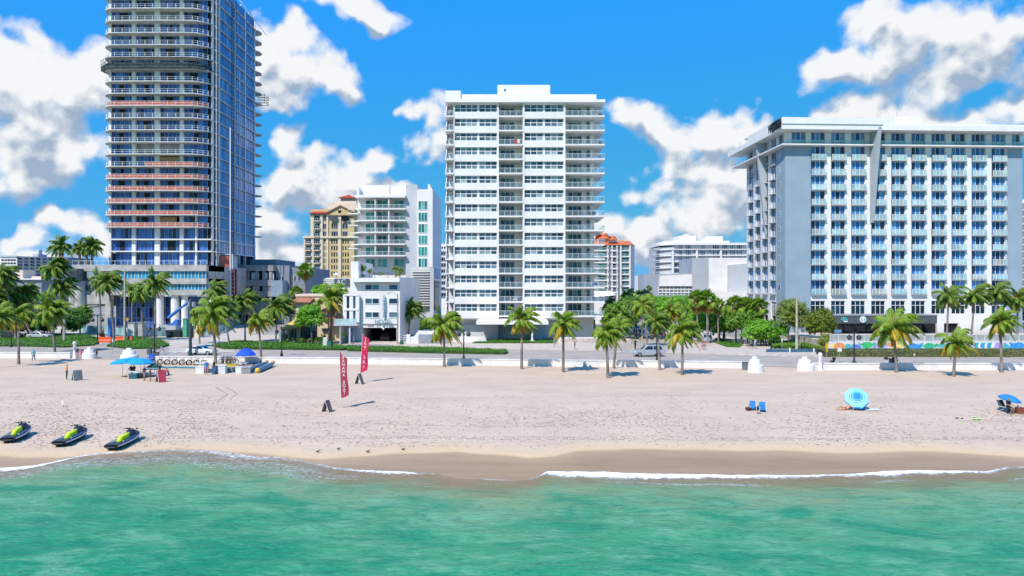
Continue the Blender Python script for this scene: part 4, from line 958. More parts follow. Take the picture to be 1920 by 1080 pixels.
def cafe():
    D=133.; r=thing('cafe_villa','cream Spanish-style cafe villa with terracotta eaves and yellow awnings','building',(PX(590,D),D,0)); x=lambda p:PX(p,D); z=lambda p:PZ(p,D)
    b=MB(); b.box(x(546),x(606),D+3,D+16,0,z(552)); b.box(x(552),x(612),D+1,D+10,0,z(568)); b.box(x(606),x(640),D+2.5,D+14,0,z(572)); b.cyl(x(560),D+1.5,0,z(566),1.8,18); b.build('wall',[mat('cafe_cream',(.76,.60,.42),.75,var=.06,streak=.1)],r)
    c=MB(); c.box(x(545),x(607),D+2.8,D+16.2,z(556),z(551.5)); c.build('parapet',[mat('cafe_parapet',(.76,.66,.54),.75,var=.05)],r)
    t=MB(); t.add([(x(543),D-1,z(566.5)),(x(584),D-1,z(566.5)),(x(581),D+3,z(559)),(x(549),D+3,z(559))],[(0,1,2,3)]); t.add([(x(598),D-.5,z(587)),(x(613),D-.5,z(590)),(x(613),D+3,z(582)),(x(600),D+3,z(580))],[(0,1,2,3)]); t.box(x(543.2),x(584),D-1,D+2.5,z(567.3),z(566.6)); t.box(x(612),x(636),D-1,D+2,z(597),z(595)); t.build('tiled_eave',[TERR],r)
    a=MB(); Y=mat('yellow_awning',(.72,.50,.10),.7,var=.08)
    a.add([(x(538),D-4,z(613.5)),(x(568),D-4,z(611)),(x(571),D+.5,z(602)),(x(545),D+.5,z(603))],[(0,1,2,3)]); a.add([(x(538),D-4,z(613.5)),(x(568),D-4,z(611)),(x(568),D-4,z(613)),(x(538),D-4,z(615.5))],[(3,2,1,0)])
    a.build('awning',[Y],r); a=MB(); a.add([(x(499),D-3,z(607)),(x(516),D-3,z(606)),(x(514),D+1,z(598)),(x(503),D+1,z(598))],[(0,1,2,3)]); a.build('awning',[Y],r); a=MB(); a.add([(x(537),D-1,z(575)),(x(552),D-1,z(574)),(x(552),D+1,z(571)),(x(540),D+1,z(571))],[(0,1,2,3)]); a.build('awning',[Y],r)
    g=MB(); g.box(x(536),x(552),D-.6,D-.3,z(589),z(575)); g.box(x(530),x(556),D-.5,D-.3,0,z(614)); g.box(x(602),x(614),D+.6,D+.9,z(622),z(616)); g.build('dark_opening',[G_DARK],r)
    tg=MB()
    for i in range(7): tg.box(x(567.5+i*4.5),x(568.5+i*4.5),D-1.3,D-1,0,z(609))
    tg.box(x(567),x(597),D-1.3,D-1,z(610),z(608.6)); tg.box(x(567),x(597),D-1.28,D-1.02,z(619),z(618.3)); tg.box(x(567),x(597),D-1.28,D-1.02,z(627),z(626.3)); tg.build('green_trellis',[mat('dark_teal_paint',(.05,.16,.17),.5)],r)
    w=MB(); w.box(x(567),x(597),D-.9,D-.7,0,z(609)); w.build('conservatory_glass',[G_DARK],r)
    p=MB(); p.box(x(530),x(536),D-2,D-1,0,z(622)); 
    for q in (541,546.5,552,563): p.box(x(q),x(q+.9),D-3.9,D-3.7,0,z(612))
    p.build('awning_post',[mat('teal_post',(.25,.42,.42),.6)],r)
cafe()

def car_park():
    D=196.; r=thing('parking_structure','long grey concrete parking structure with dark openings, beside the unfinished tower','building',(PX(500,D),D,0)); x=lambda p:PX(p,D); z=lambda p:PZ(p,D)
    b=MB(); b.box(x(441),x(513),D,D+30,z(508),z(497)); b.box(x(441),x(513),D,D+30,z(536),z(525)); b.box(x(441),x(513),D,D+30,z(556),z(546)); b.box(x(441),x(462),D-.1,D+6,z(507),z(496)); b.box(x(437),x(441),D,D+30,0,z(497))
    for p in (452,464,478,492,504): b.box(x(p),x(p+4.5 if p>464 else p+2),D+.2,D+1,0,z(500))
    b.box(x(441),x(513),D,D+30,z(590),z(566)); b.build('concrete_frame',[CONCD],r)
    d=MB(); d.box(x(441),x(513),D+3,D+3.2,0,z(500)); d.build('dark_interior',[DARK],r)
    w=MB(); 
    for a,bb,c,d_ in ((470,484,511,524),(490,500,511,524),(505,512,511,524),(472,485,537,546),(491,512,537,546)): w=MB(); w.box(x(a),x(bb),D+.6,D+.8,z(d_),z(c)); w.build('white_panel',[GREYL],r)
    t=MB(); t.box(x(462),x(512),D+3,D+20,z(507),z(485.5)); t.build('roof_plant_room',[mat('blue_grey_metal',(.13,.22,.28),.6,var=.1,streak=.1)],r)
    q=MB(); q.box(x(513),x(538),D+2,D+30,0,z(497)); q.box(x(536),x(566),D+3,D+30,0,z(501)); q.build('side_wing',[mat('slate_grey_render',(.25,.28,.33),.75,var=.12,streak=.2)],r)
    wins(r,D+1.95,[(518,523),(528,533)],[(518,530),(538,548)],G_BACK,FRAME,1); wins(r,D+2.95,[(541,546),(551,556),(559,563)],[(517,527),(537,546)],G_BACK,FRAME,1)
    q=MB(); q.box(x(513),x(534),D-2,D+2,z(556),z(526)); q.build('grey_hoarding',[mat('blue_hoarding',(.27,.36,.45),.7,var=.1)],r)
car_park()

def orange_condo():
    D=270.; r=thing('orange_roof_condo','white apartment block with an orange tiled roof behind the central tower','building',(PX(1150,D),D,0)); x=lambda p:PX(p,D); z=lambda p:PZ(p,D)
    b=MB(); b.prism([(x(1090),D),(x(1183),D),(x(1194.5),D+6),(x(1194.5),D+24),(x(1090),D+24)],0,z(459)); b.build('wall',[CREAM if False else mat('warm_white_render',(.76,.70,.64),.7,var=.05,streak=.1)],r)
    rf=MB(); rf.add([(x(1080),D-1.5,z(459.5)),(x(1184),D-1.5,z(459.5)),(x(1196),D+6,z(459.5)),(x(1196),D+26,z(459.5)),(x(1080),D+26,z(459.5)),(x(1090),D+5,z(449)),(x(1186),D+7,z(449.5)),(x(1186),D+20,z(449)),(x(1090),D+20,z(449))],[(0,1,6,5),(1,2,6),(2,3,7,6),(3,4,8,7),(4,0,5,8),(5,6,7,8),(4,3,2,1,0)]); hip(rf,x(1122),x(1146),D+3,D+14,z(446),z(434.5),inset=4.5); hip(rf,x(1140),x(1158),D,D+8,z(449),z(441.5),inset=3.2); rf.build('roof',[ORT],r)
    u=MB(); u.box(x(1124),x(1144),D+4,D+13,z(452),z(446)); u.box(x(1142),x(1157),D+.8,D+7,z(454),z(449)); u.build('roof_dormer',[mat('warm_white_render',(.8,.8,.8)),],r)
    ys=[469.5+11.1*k for k in range(8)]
    c=MB()
    for p in (1138,1145.5,1155,1162,1179): c.box(x(p),x(p+2.2),D-1.6,D,0,z(461))
    c.build('pilaster',[WHITE2],r)
    slabs(r,D,1095,1138,ys,1.4,.35,None,n=3); slabs(r,D,1144,1155,ys,1.8,.5,None,n=1); slabs(r,D,1164,1179,ys,1.2,.35,None,n=2)
    wins(r,D-.02,[(1122,1136),(1165,1178.5)],[(y-8.5,y-.6) for y in ys],G_GREEN,FRAME,2,name='balcony_door',stuff=True)
    wins(r,D-.02,[(1145,1154)],[(y-8,y-.6) for y in ys],G_TEAL,FRAME,2,name='recess_window',stuff=True)
    wins(r,D-1.62,[(1139.6,1141),(1157.5,1159)],[(y-7,y-3) for y in ys],G_BACK,FRAME,1,t=.05,name='slit_window',stuff=True)
    lb=MB(); lb.box(PX(1085,200),PX(1150,200),200,214,0,PZ(549,200)); lb.add([(PX(1084,200),199,PZ(560,200)),(PX(1155,200),199,PZ(553,200)),(PX(1150,200),206,PZ(546,200)),(PX(1084,200),206,PZ(546,200))],[(0,1,2,3)]); lb.build('porch',[WHITE2],r)
orange_condo()

def mid_condo():
    D=280.; r=thing('terraced_condo','white apartment block with dark glass and stepped roof, between the tower and the hotel','building',(PX(1320,D),D,0)); x=lambda p:PX(p,D); z=lambda p:PZ(p,D)
    b=MB(); b.box(x(1262),x(1404),D,D+25,0,z(459)); b.prism([(x(1262),D+.05),(x(1262),D+25),(x(1240),D+25),(x(1241.5),D+5)],0,z(462)); b.build('wall',[GREYL],r)
    t=MB(); t.prism([(x(1240),D+4),(x(1263),D-1.2),(x(1404),D-1.2),(x(1404),D+25),(x(1238),D+25)],z(459.5),z(455.5)); t.box(x(1250),x(1375),D+5,D+20,z(456),z(450)); t.box(x(1280),x(1312),D+6,D+16,z(450),z(440)); t.box(x(1332),x(1364),D+6,D+16,z(450),z(441)); t.box(x(1290),x(1298),D+6,D+9,z(440),z(437)); t.build('stepped_roof',[WHITE2],r)
    ys=[468.5,480,491.5,503,514]
    for y in ys:
        s=MB(); s.box(x(1264),x(1403),D-1.2,D,z(y),z(y-1.4)); s.prism([(x(1241),D+3.8),(x(1264),D-1.2),(x(1264),D),(x(1242),D+5)],z(y),z(y-1.4)); s.build('floor_slab',[WHITE2],r)
        s=MB(); s.tube([(x(1231),D+6,z(y-4)),(x(1241),D+4,z(y-4))],.2,4); s.box(x(1231),x(1242),D+4,D+10,z(y),z(y-1.2)); s.build('side_balcony',[GREYL],r)
    wins(r,D-.02,[(1272,1279),(1286,1295.5),(1313,1321.5),(1336,1348),(1354,1364),(1368,1378),(1381.5,1391)],[(y-10,y-1.5) for y in ys[:3]],G_TEAL,FRAME,3,t=.12,name='window')
    wins(r,D-.02,[(1265,1280),(1286,1295)],[(y-10,y-1.5) for y in ys[3:]],G_TEAL,FRAME,3,t=.12)
    wins(r,D-.02,[(1300,1304),(1329,1333)],[(456.5,459.5),(469.5,472.5)],G_BACK,FRAME,1)
    s=MB(); 
    for p in (1259,1304,1349): s.box(x(p),x(p+3),D-1.25,D-.01,0,z(470))
    s.build('pier',[WHITE2],r)
mid_condo()
def theatre():
    D=212.; r=thing('windowless_block','plain white and grey windowless block with ribbon louvres between the tower and the hotel','building',(PX(1310,D),D,0)); x=lambda p:PX(p,D); z=lambda p:PZ(p,D)
    b=MB(); b.prism([(x(1218),D+8),(x(1234),D),(x(1299),D),(x(1299),D+20),(x(1218),D+20)],0,z(513)); b.build('grey_base',[GREYP],r)
    b=MB(); b.extr([(x(1235.5),z(536.5)),(x(1298.5),z(536.5)),(x(1297),z(514.5)),(x(1237),z(517.5))],'y',D-.6,D-.05); b.build('white_band',[WHITE2],r)
    wins(r,D-.05,[(1234.5,1298)],[(538,542),(543.5,547.5),(549,553)],G_BACK,FRAME,9,t=.2,name='ribbon_window')
    b=MB(); b.prism([(x(1296.5),D-1),(x(1322),D-4),(x(1322),D+16),(x(1296.5),D+16)],0,z(484)); b.build('grey_wall',[GREYP],r)
    b=MB(); b.box(x(1322),x(1404),D-4,D+16,0,z(484.5)); b.build('white_wall',[WHITE2],r)
    b=MB(); b.extr([(x(1356),0),(x(1404),0),(x(1404),z(495.5)),(x(1382),z(495.5)),(x(1356),z(498))],'y',D-5.2,D-4.05); b.build('grey_panel',[GREYL],r)
    b=MB(); b.box(x(1321),x(1402),D-8,D-5.3,0,z(546)); b.build('low_white_wing',[WHITE2],r)
theatre()
def far_blocks():
    D=420.; r=thing('distant_slab_block','distant grey slab block with rows of small windows above the left palms','building',(PX(50,D),D,0)); x=lambda p:PX(p,D); z=lambda p:PZ(p,D)
    b=MB(); b.box(x(-60),x(32),D,D+30,0,z(480)); b.build('pale_wing',[WHITE],r); b=MB(); b.prism([(x(32),D-.1),(x(100),D+14),(x(100),D+40),(x(32),D+40)],0,z(480.5)); b.build('grey_wing',[mat('block_grey',(.23,.26,.30),.8,var=.1)],r)
    wins(r,D-.15,[(-50,-28),(-24,-2),(2,30)],[(486+6*k,489+6*k) for k in range(7)],G_BACK,FRAME,5,t=.4,name='window_strip',stuff=True)
    p=MB()
    for k in range(10):
        for i in range(8): a=33.5+i*8; yy=lambda q:D-.3+14.1*(q-32)/68; p.quad((x(a),yy(a),z(486+6*k)),(x(a+5),yy(a+5),z(486+6*k)),(x(a+5),yy(a+5),z(483+6*k)),(x(a),yy(a),z(483+6*k)))
    o=p.build('small_window',[G_BACK],r); o['kind']='stuff'
    b=MB(); b.box(x(44),x(55),D+8,D+16,z(480),z(475)); b.box(x(51),x(54),D+9,D+12,z(475),z(467)); b.box(x(0),x(32.5),D-.6,D,z(481.5),z(479)); b.build('roof_plant',[GREYL],r)
    D=240.; r=thing('low_grey_building','low flat-roofed grey building half hidden behind the palms at the far left','building',(PX(50,D),D,0)); x=lambda p:PX(p,D); z=lambda p:PZ(p,D)
    b=MB(); b.box(x(-80),x(78),D,D+20,0,z(524.5)); b.build('wall',[mat('low_block_grey',(.30,.33,.36),.8,var=.1)],r); b=MB(); b.box(x(-80),x(80),D-.8,D+20,z(524.5),z(522)); b.build('roof_edge',[WHITE2],r); b=MB(); b.box(x(20),x(35),D+2,D+8,z(522),z(506)); b.box(x(48),x(76),D+3,D+10,z(522),z(518)); b.build('roof_house',[PINKC],r)
    D=900.; r=thing('distant_white_tower','slim distant white tower, beside the orange roofed block','building',(PX(1202,D),D,0)); x=lambda p:PX(p,D); z=lambda p:PZ(p,D)
    b=MB(); b.box(x(1195),x(1209),D,D+20,0,z(517)); b.build('wall',[WHITE],r); wins(r,D-.02,[(1197.5,1199.5),(1201.5,1203.5),(1205.5,1207)],[(520,550)],G_BACK,FRAME,1,ny=9,t=.5)
    D=262.; r=thing('cream_balcony_block','cream apartment block with brown window bands seen in the gap left of the central tower','building',(PX(826,D),D,0)); x=lambda p:PX(p,D); z=lambda p:PZ(p,D)
    b=MB(); b.box(x(816),x(846),D,D+20,0,z(457)); b.build('wall',[WHITE],r); wins(r,D-.02,[(818.5,836)],[(462+11*k,467+11*k) for k in range(9)],G_BACK,FRAME,4,t=.2)
    slabs(r,D,816,838,[469+11*k for k in range(8)],1.6,.5,None,rail=False)
    D=160.; r=thing('balcony_building','pale building with stacked balconies beyond the hotel, at the right edge','building',(PX(1925,D),D,0)); x=lambda p:PX(p,D); z=lambda p:PZ(p,D)
    b=MB(); b.box(x(1914),x(2040),D+6,D+26,0,z(368)); b.build('wall',[WHITE],r); slabs(r,D+6,1911,1990,[380+13*k for k in range(18)],1.6,.3,None,n=4)
far_blocks()
# more town beyond, mostly hidden: keeps the horizon built up
def town():
    rr=random.Random(11); k=0
    spec=[(1420,1500,520,330),(230,330,512,380),(900,1000,517,400),(1040,1090,520,420),(1560,1700,520,420),(1940,2100,500,300),(515,566,516,330)]
    looks=['pale flat-roofed block far behind the hotel corner','grey block far behind the unfinished tower','wide pale block hidden behind the central tower','narrow grey block behind the central tower','broad pale block hidden behind the beach hotel','grey block past the right edge of the beach hotel','low pale block in the gap beside the tan resort block']
    for (a,b,y,D),lb in zip(spec,looks):
        r=thing('city_block',lb,'building',(PX((a+b)/2,D),D,0)); m=MB(); m.box(PX(a,D),PX(b,D),D,D+25,0,PZ(y,D)); m.build('wall',[WHITE if k%2==0 else GREYL],r); k+=1
        n=max(2,int((b-a)/9)); wins(r,D-.02,[(a+3+i*(b-a-4)/n,a+8+i*(b-a-4)/n) for i in range(n)],[(y+4+7*j,y+7.5+7*j) for j in range(3)],G_BACK,FRAME,1,stuff=False)
town()
# ================================================================ PLANTS
LG=leafmat('palm_frond_green',[(0.060,0.153,0.020),(0.119,0.255,0.034),(0.170,0.323,0.048),(0.272,0.391,0.068)])
LGD=leafmat('palm_frond_dark',[(0.037,0.102,0.024),(0.072,0.174,0.037),(0.102,0.224,0.044),(0.163,0.286,0.061)])
LY=leafmat('palm_frond_yellow',[(0.250,0.250,0.025),(0.375,0.312,0.037),(0.475,0.338,0.050),(0.325,0.312,0.037)])
LB=leafmat('palm_frond_dry',[(.22,.13,.05),(.30,.19,.08),(.38,.26,.13),(.18,.11,.05)])
RACH=mat('frond_stalk',(.26,.26,.06),.5,var=.1)
BARK=mat('palm_bark',(.27,.235,.205),.9,var=.25,scale=1.,bump=.4,bscale=9)
BARKD=mat('tree_bark',(.16,.12,.09),.9,var=.3,scale=2,bump=.4,bscale=9)
BARKP=mat('pale_palm_bark',(.40,.36,.32),.9,var=.2,scale=1.)
def crown_data(seed,R0,nf=22,wind=.55,mats=None,dry=3,yellow=4,droop=1.,fan=False,lw=.075,dens=34,topf=1.):
    rr=random.Random(seed); m=MB(); wv=Vector((1,.25,.05))
    for i in range(nf):
        kind=0
        a=2.399*i+rr.uniform(-.3,.3)
        lvl=i/(nf-1)                      # 0 top .. 1 bottom
        el=R(84)-(lvl**1.15)*R(118)*droop+rr.uniform(-.2,.2)
        if lvl>.72 and rr.random()<yellow*.07: kind=1
        if i>=nf-dry: kind=2; el=R(-35)-rr.uniform(0,.5)
        if 0.55<lvl<.8 and rr.random()<.25: kind=1
        Lh=R0*rr.uniform(.8,1.18)*(.75 if kind==2 else 1)*(1-.06*lvl)
        d=Vector((math.cos(a)*math.cos(el),math.sin(a)*math.cos(el),math.sin(el)))
        # wind pushes fronds to leeward
        p=Vector((0,0,0)); pts=[p.copy()]; dirs=[]; n=9
        for k in range(n):
            t=k/n; dirs.append(d.copy()); p=p+d*(Lh/n); pts.append(p.copy())
            d=(d+Vector((0,0,-1))*(.20+.16*t)*(1.15 if kind else 1)+wv*wind*(.10+.14*t)*(1 if d.x>-.2 else .75)).normalized()
        dirs.append(d.copy())
        m.tube(pts,[.045*(1-.8*k/n) for k in range(n+1)],3,3,cap=False)
        for k in range(dens):
            t=.10+.9*(k/dens); f=t*n; i0=min(int(f),n-1); c=pts[i0].lerp(pts[i0+1],f-i0); dd=dirs[min(i0,n-1)].lerp(dirs[min(i0+1,n)],f-i0).normalized()
            side=dd.cross(Vector((0,0,1))); side=side.normalized() if side.length>.05 else Vector((1,0,0)); upv=side.cross(dd).normalized()
            ll=R0*.29*math.sin(math.pi*min(1,.13+.87*t))**.6*rr.uniform(.8,1.15)
            for s_ in (-1,1):
                ld=(side*s_*.85+dd*.75-upv*.15+Vector((0,0,-.30))+wv*wind*.35).normalized()
                if kind==2: ld=(ld+Vector((0,0,-.9))).normalized()
                e=c+ld*ll*.55; e2=c+(ld+Vector((0,0,-.45))+wv*wind*.15).normalized()*ll
                wd=dd*lw*.5
                m.add([c-wd,c+wd,e+wd*.9,e2,e-wd*.9],[(0,1,2,3,4)],kind)
    return m
def fan_crown(seed,R0,nf=34,dry=12):
    rr=random.Random(seed); m=MB()
    for i in range(nf+dry):
        dr=i>=nf; a=2.399*i+rr.uniform(-.2,.2); el=R(88)-(i/nf)*R(125)+rr.uniform(-.15,.15) if not dr else R(-62)-rr.uniform(-.2,.45)
        d=Vector((math.cos(a)*math.cos(el),math.sin(a)*math.cos(el),math.sin(el))); c=d*R0*.42*(rr.uniform(.8,1.15) if not dr else rr.uniform(.4,1.3))
        side=d.cross(Vector((0,0,1))); side=side.normalized() if side.length>.05 else Vector((1,0,0))
        side=(side+d.cross(side)*rr.uniform(-1.4,1.4)).normalized()
        m.tube([(0,0,0),c],.02,3,3,cap=False)
        for k in range(15):
            t=(k/14-.5)*2.6; ld=(d*math.cos(t)+side*math.sin(t)+Vector((0,0,-.25))).normalized(); ll=R0*.55*rr.uniform(.85,1.1); w=d.cross(ld); w=(w.normalized() if w.length>.01 else side)*0.05*R0*.5
            w2=(side*math.cos(t)-d*math.sin(t)).normalized()*.035*R0
            e=c+ld*ll+Vector((0,0,-.12*R0)); m.add([c-w2*.4,c+w2*.4,c+ld*ll*.6+w2,e,c+ld*ll*.6-w2],[(0,1,2,3,4)],2 if dr else 0)
    return m
CM=[LG,LY,LB,RACH]; CMD=[LGD,LG,LB,RACH]
CROWN={}
def crown(kind,seed):
    k=(kind,seed)
    if k not in CROWN:
        if kind=='near': m=crown_data(seed,1.,34,.85,dry=2,yellow=4,dens=58,lw=.021); ms=CM
        elif kind=='yel': m=crown_data(seed,1.,29,.85,dry=3,yellow=7,dens=54,lw=.022); ms=[LG,LY,LY,RACH]
        elif kind=='dark': m=crown_data(seed,1.,32,1.0,dry=2,yellow=2,dens=54,lw=.023); ms=CMD
        elif kind=='brown': m=crown_data(seed,1.,28,.8,dry=8,dens=50,lw=.022); ms=CM
        elif kind=='date': m=crown_data(seed,1.,30,.05,dry=2,dens=30,lw=.03,droop=.8); ms=CMD
        elif kind=='fan': m=fan_crown(seed,1.,30,10); ms=[LG,LY,LB,RACH]
        elif kind=='skirt': m=fan_crown(seed,1.,26,30); ms=[LG,LY,LB,RACH]
        CROWN[k]=m.data('crown',ms)
    return CROWN[k]
NOUT=mat('coconut',(.30,.20,.06),.6)
def palm(base,cpx,cpy,rpx,kind,label,seed=1,group='coconut palms along the beach road',D=None,tr=.16,bark=None,cat='palm tree',name='coconut_palm',zb=None):
    "base=(px,py) of the trunk's foot; crown centre and radius in photo pixels at the same distance"
    b=GP(*base) if D is None else Vector((PX(base[0],D),D,CH+(540-base[1])/F*D if zb is None else zb))
    Y=b.y; c=Vector((PX(cpx,Y),Y+.3*math.sin(seed*3),PZ(cpy,Y))); Rr=rpx/F*Y*1.12
    root=thing(name,label,cat,tuple(b),group); t=MB(); h=c-b; n=9; pts=[]
    for i in range(n+1):
        s=i/n; pts.append(Vector((h.x*(s**1.4),h.y*s,h.z*s-.05)))
    t.tube([b+p for p in pts],[tr*(1.5 if i==0 else 1.12-.35*i/n) for i in range(n+1)],8)
    t.build('trunk',[bark or BARK],root)
    o=bpy.data.objects.new('crown',crown(kind,seed)); COL.objects.link(o); o.parent=root; o.location=c-b; o.scale=(Rr,Rr,Rr); o.rotation_euler=(0,0,R(random.Random(seed*7+cpx).uniform(-18,18)))
    if kind in('near','yel','brown','dark'):
        nu=MB(); rr=random.Random(seed)
        for i in range(6): a=i*1.05; nu.ball((math.cos(a)*.22,math.sin(a)*.22,-.22+rr.uniform(-.1,.05)),.13,0,6,5)
        nu.build('coconut_bunch',[NOUT],root,loc=tuple(c))
    return root
P=palm
W='in front of the low white wall'
P((35,683),34,594,33,'brown','slim palm with browning lower fronds, leftmost of those rooted in the sand',1)
P((103,661),95,585,38,'near','broad pale green palm behind the wall at the far left, beside the person in turquoise',2)
P((-8,690),-2,598,34,'yel','palm with yellow drooping fronds cut off by the left edge of the view',3)
P((100,640),103,505,34,'dark','tallest dark palm above the sea grape bushes at the left',4); P((118,640),116,540,30,'dark','dark palm just below the tallest one at the left',5)
P((30,636),8,522,34,'dark','dark tall palm at the left edge under the distant slab block',6); P((60,634),14,562,36,'dark','lower dark palm at the left edge above the sea grapes',7); P((75,633),50,548,26,'dark','dark palm between the left edge and the tallest left palm',8)
P((56,632),-20,545,34,'near','green palm mostly beyond the left edge of the view',9)
for (cx,cy,r,lb) in ((112,465,26,'leftmost date palm on the podium roof terrace'),(149,468,19,'small date palm second from left on the podium roof terrace'),(163,470,17,'slender date palm third from left on the podium roof terrace'),(173,464,25,'rightmost date palm on the podium roof terrace')):
    P((cx,498),cx,cy,r,'date',lb,int(cx)%5+1,'date palms on the podium roof',D=176,tr=.32,name='date_palm')
P((189,628),186,529,26,'dark','palm with a dark crown left of the tall concrete pole',1,tr=.2); P((214,640),203,530,32,'dark','bent-trunk palm with ragged crown by the orange barriers',2,tr=.2)
P((247.5,632),247,545,25,'brown','brownish palm behind the hedge between two poles',3); P((269,640),264,552,27,'dark','palm on the grassy island with a mid-height crown',4); P((291,656),290,532,33,'dark','tall dark palm rising before the podium beside a lamp post',5,tr=.18)
P((374,644),376,600,20,'yel','small yellowish palm beside the thick dark pole',4); P((430,648),405,548,30,'dark','tall palm half hidden behind the broad palm by the beach hut',6)
P((404,682),398,588,50,'near','large windswept palm growing among the beach rental tables',3,tr=.2)
P((459.5,643),458,566,31,'dark','dark palm left of the cafe, on the hedge strip',7); P((490,681),483,602,33,'yel','bright yellow-green palm by the blue umbrella',5)
P((517,646),521,577,36,'dark','big dark palm leaning over the cafe awnings',8)
P((572,556),572.5,508,17,'fan','tall fan palm before the tan resort block',1,'fan palms',D=150,name='fan_palm',tr=.2)
P((556,562),556,548,14,'fan','small yellow-green fan palm above the cafe parapet',2,'fan palms',D=150,name='fan_palm',tr=.15); P((640,600),645,540,24,'near','green palm tucked between cafe and corner hotel',9)
P((619,642),619,563,38,'brown','palm with dull brown arching fronds over the cafe tree',2); P((596,600),600,545,16,'near','small green palm behind the cafe roof',4,D=150)
P((765,640),770,583,30,'dark','dark palm at the right corner of the blue-lettered hotel',9)
P((833,688),833,612,42,'near','bushy palm left of the first wall-side street lamp, foot on the sand',10)
P((978,692),979,601,36,'near','palm with golden lower fronds in front of the tower entrance',11); P((1056,698),1056,610,37,'near','palm with one orange frond right of the tower entrance',12)
P((1140,709),1137,626,38,'near','palm standing farthest out on the sand near the side street',13); P((1151,691),1158,618,32,'yel','yellow-tinged palm just behind the one farthest out on the sand',14)
P((1237,694),1232,606,32,'dark','dark slim palm beside the street lamp at the side street',15); P((1279,703),1279,624,40,'near','wide palm with splayed fronds right of the side street lamp',16)
P((1214,650),1205,573,30,'yel','tall yellow palm behind the silver bus-sized car at the crossing',6); P((1290,640),1262,585,28,'near','palm between the crossing trees, half hidden by nearer crowns',7)
P((1681,699),1677,616,50,'near','large palm in front of the coffee shop canopy, beside the motorcycle',17)
P((1788,706),1791,643,38,'yel','short palm with a yellow hanging frond, foot on the sand by the mural',18); P((1878,699),1877,606,36,'near','upright palm second from the right edge, foot on the sand',19)
for (a,b,c,d,r,lb) in ((1775,640,1777,557,32,'leftmost of the dark palms on the hotel terrace'),(1821,640,1827,554,31,'second dark palm on the hotel terrace with slanting trunk'),(1863,640,1869,548,30,'third dark palm on the hotel terrace, trunk hidden'),(1908,640,1908,562,32,'rightmost dark palm on the hotel terrace')): P((a,b),c,d,r,'dark',lb,a%6+1,'palms on the hotel terrace',D=116,zb=1.2)
P((1140,600),1141,572,20,'dark','very dark palm tucked beside the right balconies of the tower',3,D=150)
P((1180,640),1175,555,20,'yel','palm with pale crown above the dark street trees',5,D=160,zb=0)
for (px,py,r,lb) in ((1306,562,17,'shaggy cabbage palm left of a matching pair'),(1326,562,18,'shaggy cabbage palm right of a matching pair'),(1345,572,13,'small cabbage palm between the shaggy groups'),(1378,575,19,'shaggy brown-skirted palm left of the trio by the hotel'),(1400,578,19,'shaggy brown-skirted palm in the middle of the trio by the hotel'),(1420,577,18,'shaggy brown-skirted palm right of the trio by the hotel')):
    P((px+2,630),px,py,r*1.25,'skirt',lb,px%3+1,'shaggy cabbage palms',D=128,zb=0,name='cabbage_palm')
for (cx,cy,r,y,lb) in ((680,503,8,516,'small palm at the left end of the roof terrace'),(692,508,6,516,'shorter palm second on the roof terrace'),(741,504,8,517,'palm with arching fronds at the right side of the roof terrace'),(750,509,9,517,'yellowing palm at the right end of the roof terrace')): P((cx,y+4),cx,cy,r,'yel' if cx>740 else 'near',lb,int(cx)%5+1,'palms on the small hotel roof',D=134,name='terrace_palm',tr=.07)

# ---- broadleaf trees
TG=leafmat('tree_leaf_bright',[(0.048,0.192,0.019),(0.096,0.307,0.029),(0.154,0.422,0.038),(0.250,0.538,0.067)],trans=.3); TGM=leafmat('tree_leaf_mid',[(0.038,0.125,0.023),(0.077,0.192,0.029),(0.115,0.269,0.042),(0.192,0.346,0.058)]); TGD=leafmat('sea_grape_leaf',[(0.023,0.096,0.023),(0.038,0.144,0.026),(0.058,0.182,0.038),(0.115,0.269,0.058)]); TGO=leafmat('tree_leaf_olive',[(0.077,0.144,0.038),(0.134,0.230,0.058),(0.211,0.288,0.077),(0.288,0.326,0.096)])
def leafcloud(blobs,n,size,seed,out=.55):
    "blobs=(x,y,z,rx,ry,rz); leaf-sized faces gathered in clumps"
    rr=random.Random(seed); m=MB(); vol=[b[3]*b[4]*b[5] for b in blobs]; tot=sum(vol)
    for b,v in zip(blobs,vol):
        k=max(6,int(n*v/tot)); nc=max(4,k//28)
        for c in range(nc):
            u=Vector((rr.gauss(0,1),rr.gauss(0,1),rr.gauss(0,1)+.25)).normalized()*(out+(1-out)*rr.random())*rr.choice([1,1,1,1.12])
            cc=Vector((b[0]+u.x*b[3],b[1]+u.y*b[4],b[2]+u.z*b[5])); cr=min(b[3],b[5])*rr.uniform(.16,.34)
            for q in range(28):
                w=Vector((rr.gauss(0,1),rr.gauss(0,1),rr.gauss(0,1))); p=cc+w.normalized()*cr*rr.random()**.4
                nn=(u*.8+w.normalized()*.9+Vector((0,-.1,.35))).normalized(); a=nn.cross(Vector((rr.random()-.5,rr.random()-.5,rr.random()))).normalized(); bb=nn.cross(a); s=size*rr.uniform(.6,1.3)
                m.add([p-a*s,p-bb*s*.5,p+a*s,p+bb*s*.5],[(0,1,2,3)])
    return m
